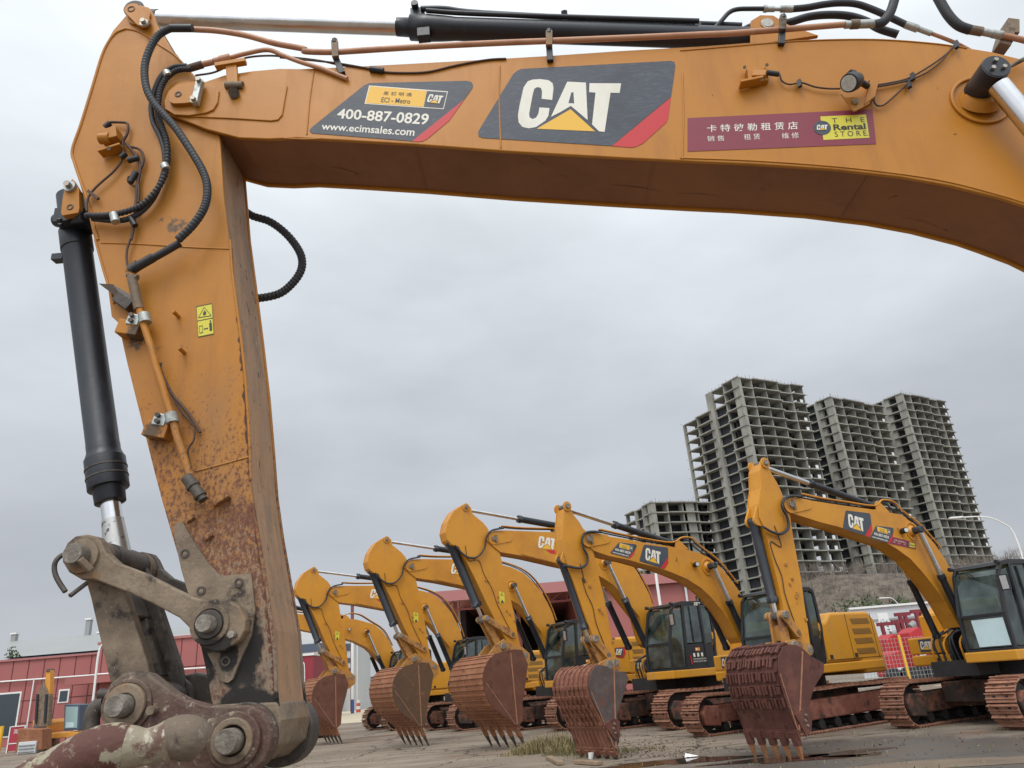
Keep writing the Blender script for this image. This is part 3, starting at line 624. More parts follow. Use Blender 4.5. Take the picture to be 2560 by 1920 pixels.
for x, y in cl:
    c0 = NP.at3(cB(x - 30, y), SW + .05); d = Vector((-.28, 0, -1)).normalized()
    b.cyl(c0 - d * .02 + Vector((-.012, 0, 0)), c0 + d * .02 + Vector((-.012, 0, 0)), .023, M['galv'], 18)
    b.box(c0 + Vector((.03, 0, -.003)), (.05, .022, .046), M['galv'], Matrix.Rotation(R(-14), 3, 'Y'))
    for dz in (.011, -.013): b.cyl(c0 + Vector((.033, .01, dz)), c0 + Vector((.033, .026, dz)), .009, M['steel_dark'], 10)
b.build('pipe_clamp', stick, .003)
b = MB()
b.tube(spline(n3([(890, 205), (915, 245), (935, 350), (960, 460), (985, 560), (1010, 640), (1050, 760), (1080, 880), (1120, 1000), (1150, 1110), (1190, 1230), (1220, 1350), (1265, 1480), (1305, 1610), (1330, 1659)], SW + .05, cB), 4), .0135, M['ystick'], 14)
b.tube(n3([(910, 255), (960, 480)], SW + .05, cB), .0185, M['steel'], 14); b.tube(n3([(885, 240), (950, 262)], SW + .05, cB), .013, M['steel'], 14)
a0, a1 = n3([(1290, 1640), (1400, 1790)], SW + .055, cB)
for t0, t1, r in ((0, .35, .022), (.35, .45, .026), (.45, .8, .02), (.8, .9, .024), (.9, 1.05, .017)): b.cyl(a0.lerp(a1, t0), a0.lerp(a1, t1), r, M['steel_dark'], 8 if r > .023 else 16)
b.build('stick_pipe', stick)
b = MB()
for pts, r in (([(1110, 850), (1110, 900), (1160, 1010), (1200, 1080), (1280, 1170), (1350, 1270), (1385, 1330)], .006), ([(1345, 1300), (1340, 1380), (1300, 1450), (1310, 1540), (1320, 1580)], .004), ([(1180, 1060), (1260, 1190), (1350, 1290)], .004), ([(900, 0), (880, 60), (875, 130), (885, 200)], .005)):
    b.tube(spline(n3(pts, SW + .02, cB), 5), r, M['wire'], 8)
for pts, r in (([(760, 845), (820, 845), (880, 855), (880, 920), (850, 980), (850, 1040), (845, 1100)], .006), ([(870, 990), (920, 1050), (960, 1110), (970, 1170), (950, 1280), (940, 1400), (935, 1500), (905, 1659)], .0065), ([(845, 1110), (780, 1190), (700, 1260), (640, 1320), (605, 1380), (600, 1460)], .005),
               ([(940, 1240), (890, 1220), (885, 1260), (930, 1290)], .0035), ([(880, 1010), (960, 1030), (990, 1080), (985, 1140), (960, 1180)], .006), ([(930, 1190), (960, 1300), (955, 1400)], .005)):
    b.tube(spline(n3(pts, SW + .02, cA), 5), r, M['wire'], 8)
for p, q_ in (((835, 1090), (870, 1060)), ((900, 1260), (940, 1190)), ((885, 1110), (960, 1090)), ((725, 880), (760, 850)), ((900, 1500), (935, 1560))): b.cyl(NP.at3(cA(*p), SW + .03), NP.at3(cA(*q_), SW + .03), .013, M['black'], 8)
b.bar(NP.at3(cA(610, 1320), SW + .02), NP.at3(cA(680, 1375), SW + .02), .012, .012, M['wire'])
b.build('stick_cable', near)
b = MB()
b.box(NP.at3(cA(770, 950), SW + .035), (.075, .06, .06), M['ystick'], Matrix.Rotation(R(12), 3, 'Y')); b.cyl(NP.at3(cA(690, 960), SW + .05), NP.at3(cA(760, 955), SW + .05), .024, M['ystick'], 16)
b.box(NP.at3(cA(770, 1040), SW + .03), (.10, .05, .012), M['ystick'], Matrix.Rotation(R(16), 3, 'Y')); b.cyl(NP.at3(cA(750, 1025), SW + .05), NP.at3(cA(750, 1025), SW + .06), .009, M['bolt'], 6)
b.build('sensor_bracket', stick, .003)
b = MB(); q = n3([(1355, 460), (1467, 437), (1480, 650), (1368, 673)], SW + .001, cB)
b.face(q, M['decal_pale']); up1 = Vector((0, .0008, 0))
def SQ(u, v, n=1): return bil(q, u, v) + up1 * n
def line(a, c, wd=.012):
    a = Vector(a); c = Vector(c); d = (c - a); nn = Vector((-d.y * .55, d.x * 1.8)).normalized() * wd * 1.0
    b.face([SQ(*(a + nn)), SQ(*(c + nn)), SQ(*(c - nn)), SQ(*(a - nn))], M['ink'])
for a, c in (((.1, .62), (.5, .92)), ((.5, .92), (.9, .6)), ((.9, .6), (.1, .62)), ((.02, .52), (.98, .52)), ((.02, .01), (.02, .99)), ((.98, .01), (.98, .99)), ((.02, .01), (.98, .01)), ((.02, .99), (.98, .99)), ((.12, .12), (.12, .34)), ((.32, .12), (.32, .34)), ((.12, .12), (.32, .12)), ((.12, .34), (.32, .34)), ((.4, .22), (.64, .22))): line(a, c)
for pts in ([(.40, .22), (.48, .26), (.48, .18)], [(.66, .22), (.58, .26), (.58, .18)], [(.74, .12), (.74, .38), (.90, .38), (.90, .12)], [(.78, .40), (.78, .46), (.86, .46), (.86, .40)], [(.42, .66), (.40, .74), (.52, .82), (.60, .74), (.56, .66)]): b.face([SQ(*p) for p in pts], M['ink'])
b.build('warning_decal', stick)
b = MB(); b.prism(n2([(535, 1762), (600, 1758), (694, 1755), (705, 1800), (692, 1864), (642, 1910), (580, 1910), (543, 1850)], SW), -SW - .006, SW + .006, M['steel']); b.build('stick_nose', stick, .008, 3)
# --- arm (stick) cylinder on top
tpc = NP.at3((350, 46), 0); lug = NP.at3((1905, 98), 0); d = (lug - tpc).normalized()
bs = NP.at3((985, 104), 0); tb = (bs - tpc).dot(d); Lb = (lug - tpc).length
b = MB(); P_ = lambda t: tpc + d * t
b.tube([P_(tb), P_(tb + .07), P_(tb + .07), P_(tb + .16), P_(tb + .24), P_(tb + .3), P_(Lb - .05)], [.044, .046, .062, .064, .060, .055, .053], M['cylblack'], 28)
b.box(P_(tb + .11) + Vector((0, 0, .08)), (.07, .05, .06), M['cylblack']); b.box(P_(tb + .14) + Vector((0, .03, -.08)), (.06, .05, .05), M['cylblack'])
b.cyl(P_(tb + .10) + Vector((0, -.03, .11)), P_(tb + .10) + Vector((0, .05, .115)), .018, M['cylblack'], 12)
b.tube(spline([P_(tb + .13) + Vector((0, .03, .095)), P_(tb + .25) + Vector((0, .03, .10)), P_(tb + .45) + Vector((0, .02, .09)), P_(Lb - .5) + Vector((0, 0, .09)), P_(Lb - .08) + Vector((0, 0, .085))], 5), .014, M['cylblack'], 12)
b.tube(spline([P_(tb + .16) + Vector((0, .06, .05)), P_(tb + .45) + Vector((0, .05, .05)), P_(Lb - .3) + Vector((0, .05, .05))], 5), .012, M['cylblack'], 12)
b.cyl(P_(tb + .85) + Vector((0, .0, .075)), P_(tb + .85) + Vector((0, .02, .12)), .016, M['cylblack'], 10)
acyl = b.build('arm_cylinder', near)
b = MB(); b.cyl(P_(.05), P_(tb + .01), .042, M['chrome'], 28); b.pin((tpc.x, tpc.z), -.07, .07, .052, M['steel_dark']); b.cyl(P_(0.02), P_(.1), .046, M['steel_dark'], 20); b.build('rod', acyl)
b = MB()
for yy in (-.09, .07): b.prism([(lug.x + x, lug.z + z) for x, z in ((.10, -.12), (.07, .03), (.02, .06), (-.04, .05), (-.10, -.02), (-.22, -.10))], yy, yy + .02, M['yboom'])
b.pin((lug.x, lug.z), -.10, .10, .03, M['bolt']); b.build('cylinder_lug', boom, .003)
# --- bucket cylinder
c_t = NP.at3((177, 500), 0); c_g = NP.at3((283, 1195), 0); c_e = NP.at3((296, 1408), 0); d = (c_e - c_t).normalized(); Lc = (c_e - c_t).length
f = lambda px, py: (NP.at3((px, py), 0) - c_t).dot(d)
P_ = lambda t: c_t + d * t
g0 = f(266, 1110); g1 = f(275, 1220); g2 = f(278, 1255)
b = MB()
b.tube([P_(-.02), P_(f(205, 575)), P_(f(205, 575)), P_(f(208, 620)), P_(f(208, 621)), P_(g0), P_(g0), P_(g0 + .03), P_(g0 + .06), P_(g0 + .062), P_(g1), P_(g1), P_(g2), P_(g2)], [.058, .060, .066, .066, .061, .061, .062, .062, .072, .075, .075, .058, .056, .03], M['cylblack'], 32)
b.box(P_(f(200, 640)) + Vector((.085, 0, 0)), (.05, .04, .03), M['cylblack']); b.cyl(NP.at3((300 / 1.0, 1130), 0), NP.at3((302, 1060), 0), .012, M['cylblack'], 10) if False else None
for k in (.35, .65): b.tube([P_(g0 + .06 + (g1 - g0 - .06) * k - .003), P_(g0 + .06 + (g1 - g0 - .06) * k + .003)], .0772, M['steel_dark'], 32)
for yy in (): b.tube(spline([P_(.05) + Vector((-.02, yy, 0)), P_(.5) + Vector((-.045, yy, 0)), P_(g0 - .1) + Vector((-.05, yy, 0))], 4), .010, M['cylblack'], 8)
b.cyl(NP.at3(cA(395, 1525), .05), NP.at3(cA(600, 1500), .12), .03, M['cylblack'], 16); b.box(NP.at3(cA(520, 1530), .06), (.12, .12, .07), M['cylblack'])
for p in ((400, 1520), (405, 1555)): b.cyl(NP.at3(cA(*p), .12), NP.at3(cA(p[0] + 25, p[1]), .12), .008, M['cylblack'], 8)
bcyl = b.build('bucket_cylinder', near, .002)
b = MB()
e0 = f(281, 1300)
b.cyl(P_(g2 - .02), P_(e0), .036, M['chrome'], 28); b.cyl(P_(e0), P_(Lc - .03), .0385, M['chromed'], 28, .05)
b.tube([(c_e.x, -.135, c_e.z), (c_e.x, .135, c_e.z)], .056, M['steel_dark'], 28); b.tube([(c_e.x, -.08, c_e.z), (c_e.x, .08, c_e.z)], .06, M['steel_dark'], 28)
b.build('rod', bcyl)
# top clevis of the bucket cylinder, bolted to the head
b = MB()
for yy, ww in ((SW - .03, .03), (-SW, .03)):
    b.prism(n2([(500, 1235), (545, 1310), (548, 1440), (540, 1470), (430, 1490), (420, 1470), (435, 1350), (455, 1290)], SW, cA), yy, yy + ww, M['ystick'])
p = NP.at3(cA(490, 1297), SW); b.cyl(p, p + Vector((0, .014, 0)), .026, M['galv'], 20); b.cyl(p, p + Vector((0, .034, 0)), .015, M['bolt'], 6)
b.ring(n2([(485, 1432)], SW, cA)[0], SW, SW + .003, .009, .015, M['steel_dark'], 16)
b.build('cylinder_clevis', stick, .003)
# --- linkage
UL = n2([(530, 355)], .2, cC)[0]; LS = n2([(1310, 772)], .2, cC)[0]
link_o = n2([(1490, 870), (1400, 935), (1340, 943), (1260, 915), (1215, 850), (1190, 800), (1120, 730), (950, 640), (770, 560), (590, 492), (520, 497), (440, 450), (400, 385), (402, 330), (430, 270), (480, 228), (550, 216), (615, 230), (640, 262), (670, 330), (740, 392), (900, 452), (1080, 545), (1210, 605), (1290, 625), (1340, 615), (1420, 620), (1490, 660), (1530, 740), (1525, 810)], .2, cC)
b = MB()
b.prism(link_o, .165, .215, M['steel']); lk = b.build('bucket_link', near, .006, 3)
b = MB(); b.ring(UL, .215, .228, .033, .058, M['steel'], 36); b.tube([(UL[0], .2, UL[1]), (UL[0], .275, UL[1]), (UL[0], .282, UL[1])], [.036, .036, .032], M['pin'], 32)
b.bar((UL[0] - .03, .28, UL[1] - .02), (UL[0] - .055, .25, UL[1] - .055), .02, .02, M['steel']); b.build('link_pin', lk, .002)
b = MB(); b.ring(LS, .215, .222, .05, .066, M['steel'], 36); b.ring(LS, .215, .228, .028, .046, M['steel_dark'], 36); b.tube([(LS[0], .2, LS[1]), (LS[0], .262, LS[1]), (LS[0], .268, LS[1])], [.029, .029, .026], M['pin'], 32)
p = n2([(1430, 832)], .24, cC)[0]; b.cyl((p[0], .215, p[1]), (p[0], .245, p[1]), .012, M['pin'], 6); b.build('link_pin', lk, .002)
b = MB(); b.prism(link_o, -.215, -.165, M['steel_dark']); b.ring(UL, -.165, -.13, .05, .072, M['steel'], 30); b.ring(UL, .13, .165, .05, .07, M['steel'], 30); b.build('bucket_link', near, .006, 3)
# bent pin-keeper rods
b = MB()
b.tube(spline([NP.at3(cE(380, 478), .25), NP.at3(cE(300, 490), .26), NP.at3(cE(225, 560), .27), NP.at3(cE(198, 650), .27), NP.at3(cE(215, 760), .27), NP.at3(cE(270, 870), .27), NP.at3(cE(350, 990), .27)], 5), .0085, M['steel_dark'], 10)
b.build('keeper_rod', near); b = MB()
b.tube([NP.at3(cE(650, 870), .2), NP.at3(cE(415, 1048), .25)], .0078, M['steel_dark'], 10); b.build('keeper_rod', near)
# power link (two bars with a slotted web)
BLp = n2([(735, 1255)], .24, cC)[0]
ax = Vector((BLp[0] - UL[0], BLp[1] - UL[1])).normalized(); nx = Vector((-ax.y, ax.x)); LL = (Vector(BLp) - Vector(UL)).length
def hp(t, s_): v = Vector(UL) + ax * t + nx * s_; return (v.x, v.y)
b = MB()
for y0, y1 in ((.09, .135), (-.135, -.09)):
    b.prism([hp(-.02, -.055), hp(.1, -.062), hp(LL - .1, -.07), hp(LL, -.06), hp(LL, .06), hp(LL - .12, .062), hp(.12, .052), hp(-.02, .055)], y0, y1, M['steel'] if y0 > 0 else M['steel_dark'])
for t0, t1, y0, y1 in ((.05, LL * .42, -.09, .09), (LL * .42, LL * .85, .045, .09), (LL * .42, LL * .85, -.09, -.045), (LL * .85, LL - .02, -.09, .09)):
    b.prism([hp(t0, -.028), hp(t1, -.028), hp(t1, .002), hp(t0, .002)], y0, y1, M['steel_dark'])
b.tube([(BLp[0], -.14, BLp[1]), (BLp[0], .14, BLp[1])], .064, M['steel_dark'], 32); b.ring(BLp, -.14, -.12, .05, .08, M['steel_dark'], 30)
b.build('power_link', near, .006, 3)
# --- bucket: hinge ears, torque tube and shell
ear_o = n2([(225, 640), (228, 540), (285, 415), (400, 315), (530, 286), (640, 308), (740, 385), (860, 480), (1000, 552), (1200, 605), (1400, 605), (1560, 598), (1680, 650), (1750, 770), (1780, 900), (1755, 1020), (1700, 1120), (1600, 1210), (1300, 1290), (900, 1290), (500, 1200), (300, 950), (240, 780)], .24, cF)
E2 = n2([(1420, 925)], .26, cF)[0]; E1 = n2([(420, 605)], .26, cF)[0]
b = MB()
b.prism(ear_o, .185, .25, M['redrust']); bucket = b.build('bucket', near, .008, 3)
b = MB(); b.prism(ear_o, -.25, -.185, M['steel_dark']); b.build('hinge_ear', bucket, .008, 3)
b = MB()
b.ring(E1, .25, .272, .036, .066, M['steel'], 40); b.ring(E1, .25, .258, .066, .082, M['redrust'], 40); b.tube([(E1[0], .2, E1[1]), (E1[0], .325, E1[1]), (E1[0], .331, E1[1])], [.034, .034, .030], M['pin'], 36)
b.cyl((E1[0] - .09, .25, E1[1] - .02), (E1[0] - .09, .28, E1[1] - .02), .015, M['steel'], 6)
b.build('hinge_pin', bucket, .004)
b = MB()
b.ring(E2, .25, .27, .062, .084, M['redrust'], 40); b.ring(E2, .25, .284, .045, .066, M['steel'], 40); b.tube([(E2[0], .2, E2[1]), (E2[0], .32, E2[1]), (E2[0], .327, E2[1])], [.037, .037, .033], M['pin'], 36)
b.ring(E2, -.262, -.16, .05, .118, M['steel_dark'], 40); b.ring(E2, .158, .184, .05, .108, M['steel_dark'], 40)
b.build('hinge_pin', bucket, .004)
b = MB()
pr = [(1100, 960, .40, .062), (1000, 905, .42, .072), (880, 905, .42, .070), (740, 950, .43, .060), (600, 985, .44, .058), (470, 990, .45, .068), (300, 1000, .46, .080), (100, 1060, .46, .082), (-150, 1180, .46, .078), (-600, 1400, .46, .07)]
cc = [NP.at3(cF(p[0], p[1]), p[2]) for p in pr]; rr = [p[3] * .86 for p in pr]
cs = spline(cc, 5); rs = [r.x for r in spline([Vector((r, 0, 0)) for r in rr], 5)]
k = 17
b.tube(cs[:13], rs[:13], M['redrust'], 28); b.tube(cs[12:27], rs[12:27], M['cream'], 28); b.tube(cs[26:], rs[26:], M['redmud'], 28)
b.build('lifting_eye', bucket)
b = MB()
sh = n2([(1250, 1400), (1100, 1340), (700, 1260), (400, 1080), (0, 1020), (-260, 1010), (-700, 1300), (-1200, 2200), (-900, 4000), (500, 4300), (1500, 3000)], .3, cF)
b.prism(sh, -.3, .38, M['cream']); b.build('shell', bucket, .02, 3)
b = MB()   # hooked lug seen behind the ear
b.tube(spline([NP.at3(cF(230, 590), .1), NP.at3(cF(150, 620), .1), NP.at3(cF(110, 720), .1), NP.at3(cF(110, 830), .1), NP.at3(cF(130, 900), .1)], 4), .026, M['steel_dark'], 12)
b.cyl(NP.at3(cF(180, 500), .1), NP.at3(cF(300, 500), .1), .018, M['steel_dark'], 12)
b.build('hook_lug', bucket)
# --- hoses and pipes
def corr(pts, r, l, c, mat, amp=.12, pitch=.012, seg=14, n=10):
    P = spline(n3(pts, l, c), n)
    out = [P[0]]; L = 0; rs = [r]
    acc = 0
    for i in range(1, len(P)):
        a, bq = P[i - 1], P[i]; dl = (bq - a).length; st = max(1, int(dl / (pitch / 2)))
        for k in range(1, st + 1):
            out.append(a.lerp(bq, k / st)); acc += 1; rs.append(r * (1 + (amp if acc % 2 else -amp)))
    mb = MB(); mb.tube(out, rs, mat, seg, smooth=False); return mb
h1 = [(1300, 197), (1230, 190), (1160, 205), (1090, 250), (1040, 330), (1005, 430), (1000, 530), (1020, 630), (1070, 720), (1140, 800), (1210, 880), (1280, 980), (1350, 1090), (1400, 1180), (1430, 1270), (1430, 1370), (1400, 1460), (1330, 1560), (1230, 1659)]
corr(h1, .0165, SW + .085, cA, M['rubber'], .05, .02).build('stick_hose', near)
b = MB(); b.tube(n3([(1330, 195), (1180, 195)], SW + .085, cA), .018, M['black'], 14); b.tube(spline(n3([(1245, 20), (1150, 75), (1050, 130), (960, 175), (905, 210)], SW + .06, cB), 4), .0155, M['rubber'], 14)
b.cyl(NP.at3(cB(1060, 120), SW + .06), NP.at3(cB(930, 195), SW + .06), .019, M['black'], 12); b.cyl(NP.at3(cB(960, 170), SW + .06), NP.at3(cB(900, 212), SW + .05), .022, M['steel_dark'], 6); b.build('hose_fitting', near)
h2 = [(1320, 478), (1230, 485), (1160, 530), (1115, 600), (1095, 690), (1092, 790), (1120, 880), (1150, 970), (1158, 1080), (1140, 1200), (1085, 1310), (990, 1410), (880, 1460), (740, 1488), (590, 1490)]
corr(h2, .0125, SW + .045, cA, M['rubber'], .13, .010).build('stick_hose', near)
h3 = [(1290, 455), (1200, 465), (1120, 520), (1070, 620), (1045, 740), (1060, 850), (1105, 940), (1135, 1040), (1140, 1150), (1110, 1260), (1060, 1370), (980, 1460), (880, 1515), (780, 1525), (640, 1512)]
b = MB(); b.tube(spline(n3(h3, SW + .025, cA), 8), .0115, M['rubber'], 14); b.build('stick_hose', near)
b = MB()
for p, q_ in (((1150, 500), (1165, 525)), ((1135, 1140), (1150, 1170)), ((785, 1480), (800, 1535))): b.tube(n3([p, q_], SW + .05, cA), .018, M['galv'], 12)
b.build('cable_tie', near)
corr([(1660, 1430), (1740, 1490), (1860, 1530), (1960, 1600), (2040, 1690), (2085, 1780), (2080, 1870), (2020, 1960), (1930, 2030), (1800, 2060), (1700, 2060)], .0185, -.2, cA, M['rubber'], .07, .02).build('far_side_hose', near)
b = MB()   # long steel pipe on the near side of the boom
cp = [cA(1330, 203), cA(1500, 213), cA(1700, 245), cA(1900, 300), cA(2100, 338), TOPc(130, 268), TOPc(270, 272), TOPc(400, 265), TOPc(700, 246), TOPc(1100, 226), TOPc(1400, 214), TOPc(1800, 198), TOPc(2212, 180), cD(300, 198), cD(600, 175), cD(1000, 143)]
b.tube(spline([NP.at3(p, BW + .02) for p in cp], 5), .0135, M['copper'], 14); b.build('oil_pipe', near)
b = MB()
b.tube(spline([NP.at3(cA(*p), BW + .01) for p in ((1580, 402), (1700, 370), (1850, 345), (1960, 385), (2080, 430), (2212, 470), (2290, 500), (2400, 545))], 5), .0105, M['copper'], 12)
b.tube(spline([NP.at3(cA(*p), BW) for p in ((1350, 522), (1480, 500), (1600, 445), (1700, 400), (1850, 385), (2000, 395), (2212, 420), (2350, 450), (2500, 470))], 5), .0045, M['wire'], 8)
b.tube(spline([NP.at3(TOPc(*p), BW + .005) for p in ((0, 300), (260, 325), (420, 350), (480, 362), (540, 375), (640, 380), (770, 375), (900, 345), (1000, 325), (1100, 310), (1180, 306))], 5), .0045, M['wire'], 8)
b.cyl(NP.at3(TOPc(470, 360), BW + .01), NP.at3(TOPc(540, 370), BW + .01), .014, M['black'], 10)
b.build('oil_pipe', near)
b = MB()
for a0, a1, r, mt in (((1590, 398), (1520, 415), .019, 'copper'), ((1520, 415), (1480, 425), .016, 'copper'), ((1475, 428), (1400, 445), .014, 'copper'), ((1400, 445), (1300, 475), .018, 'wire')): b.tube(n3([a0, a1], BW + .015, cA), r, M[mt], 10)
b.bar(NP.at3(cA(1490, 460), BW + .02), NP.at3(cA(1700, 425), BW + .02), .03, .022, M['yboom']); b.bar(NP.at3(cA(1600, 440), BW + .015), NP.at3(cA(1610, 580), BW + .015), .02, .05, M['yboom'], (1, 0, 0)); b.cyl(NP.at3(cA(1560, 590), BW + .012), NP.at3(cA(1680, 590), BW + .012), .018, M['steel'], 12); b.cyl(NP.at3(cA(1615, 640), BW), NP.at3(cA(1615, 640), BW + .03), .024, M['steel_dark'], 14)
b.build('pipe_bracket', near, .002)
b = MB()
for c, a0, a1, a2 in ((TOPc, (285, 215), (290, 300), (325, 385)), (TOPc, (1404, 165), (1404, 240), (1410, 320)), (cD, (610, 100), (605, 180), (600, 265))):
    b.bar(NP.at3(c(*a0), BW + .03), NP.at3(c(*a1), BW + .03), .018, .03, M['steel'], (1, 0, 0)); b.bar(NP.at3(c(*a1), BW + .012), NP.at3(c(*a2), BW + .012), .02, .028, M['black'], (1, 0, 0))
    b.cyl(NP.at3(c(a0[0], a0[1] - 8), BW + .03), NP.at3(c(a0[0], a0[1] + 10), BW + .03), .014, M['black'], 6)
for a0, a1 in (((1930, 200), (1900, 300)), ((1950, 150), (1950, 230))): b.bar(NP.at3(cD(*a0), .05), NP.at3(cD(*a1), .05), .08, .05, M['steel'], (1, 0, 0))
b.bar(NP.at3(cD(105, 140), 0), NP.at3(cD(107, 200), 0), .03, .03, M['black'], (1, 0, 0))
b.build('pipe_bracket', near, .002)
def hose(pts, l, r, c=cD, mat='rubber'):
    b = MB(); b.tube(spline(n3(pts, l, c), 7), r, M[mat], 16); return b.build('hydraulic_hose', near)
def fitting(segs, l, c=cD):
    b = MB()
    for a0, a1, r in segs: b.tube(n3([a0, a1], l, c), r, M['galv' if r < .02 else 'steel'], 8)
    return b.build('hose_fitting', near)
hose([(1150, 148), (1195, 135), (1230, 100), (1255, 50), (1275, -20), (1290, -90)], BW + .02, .021)
fitting([((975, 148), (1010, 145), .017), ((1010, 145), (1060, 143), .021), ((1060, 143), (1165, 140), .019)], BW + .02)
hose([(200, 172), (240, 130), (290, 75), (340, 55), (420, 52), (500, 52)], .03, .011, mat='black')
fitting([((495, 52), (515, 52), .018), ((515, 54), (560, 54), .014), ((560, 54), (600, 54), .010), ((595, 53), (668, 53), .017)], .03)
hose([(665, 53), (750, 45), (850, 27), (950, 18), (1050, 25), (1150, 60), (1250, 105), (1340, 148)], .03, .016)
fitting([((1335, 145), (1410, 172), .018), ((1410, 170), (1490, 200), .013)], .03)
hose([(1480, 195), (1560, 225), (1640, 258), (1720, 300)], .03, .009, mat='copper')
hose([(380, 170), (420, 152), (460, 150)], -.05, .012, mat='black'); fitting([((450, 150), (530, 150), .015)], -.05)
hose([(530, 150), (640, 135), (760, 100), (880, 88), (1000, 95), (1100, 125), (1180, 170), (1290, 205)], -.05, .019)
hose([(1490, -90), (1530, -10), (1590, 90), (1650, 150), (1720, 178)], .1, .022)
fitting([((1715, 175), (1790, 188), .021), ((1790, 188), (1850, 200), .017), ((1850, 200), (1910, 210), .019)], .1)
hose([(1900, 210), (1980, 225), (2060, 245), (2200, 290)], .1, .014, mat='copper')
hose([(2038, 350), (1990, 375), (1900, 420)], BW + .03, .009, mat='steel')

# ================================================================== machines in the yard
c1 = crop(700, 1200, 2.304); c2 = crop(1300, 1200, 2.304); c3 = crop(1800, 1100, 2.024); c4 = crop(1350, 1240, 4.022); c5 = crop(1850, 1120, 3.115)
PA = Pose(-1.06, 21.15, 32); PB4 = Pose(1.15, 16.6, 32); PB5 = Pose(4.98, 14.68, 29)
def tr(P, pts, l, c=None): return [P.at(c(*p) if c else p, l) for p in pts]
def affq(src3, dst3, corners):       # corners mapped by the affine map src -> dst
    (x0, y0), (x1, y1), (x2, y2) = src3; det = (x1 - x0) * (y2 - y0) - (x2 - x0) * (y1 - y0); out = []
    for x, y in corners:
        u = ((x - x0) * (y2 - y0) - (x2 - x0) * (y - y0)) / det; v = ((x1 - x0) * (y - y0) - (x - x0) * (y1 - y0)) / det
        out.append((dst3[0][0] + u * (dst3[1][0] - dst3[0][0]) + v * (dst3[2][0] - dst3[0][0]), dst3[0][1] + u * (dst3[1][1] - dst3[0][1]) + v * (dst3[2][1] - dst3[0][1])))
    return out
EMC = [(1033, 318), (2062, 318), (2062, 770), (1033, 770)]; PHC = [(153, 422), (1007, 422), (1007, 740), (153, 740)]

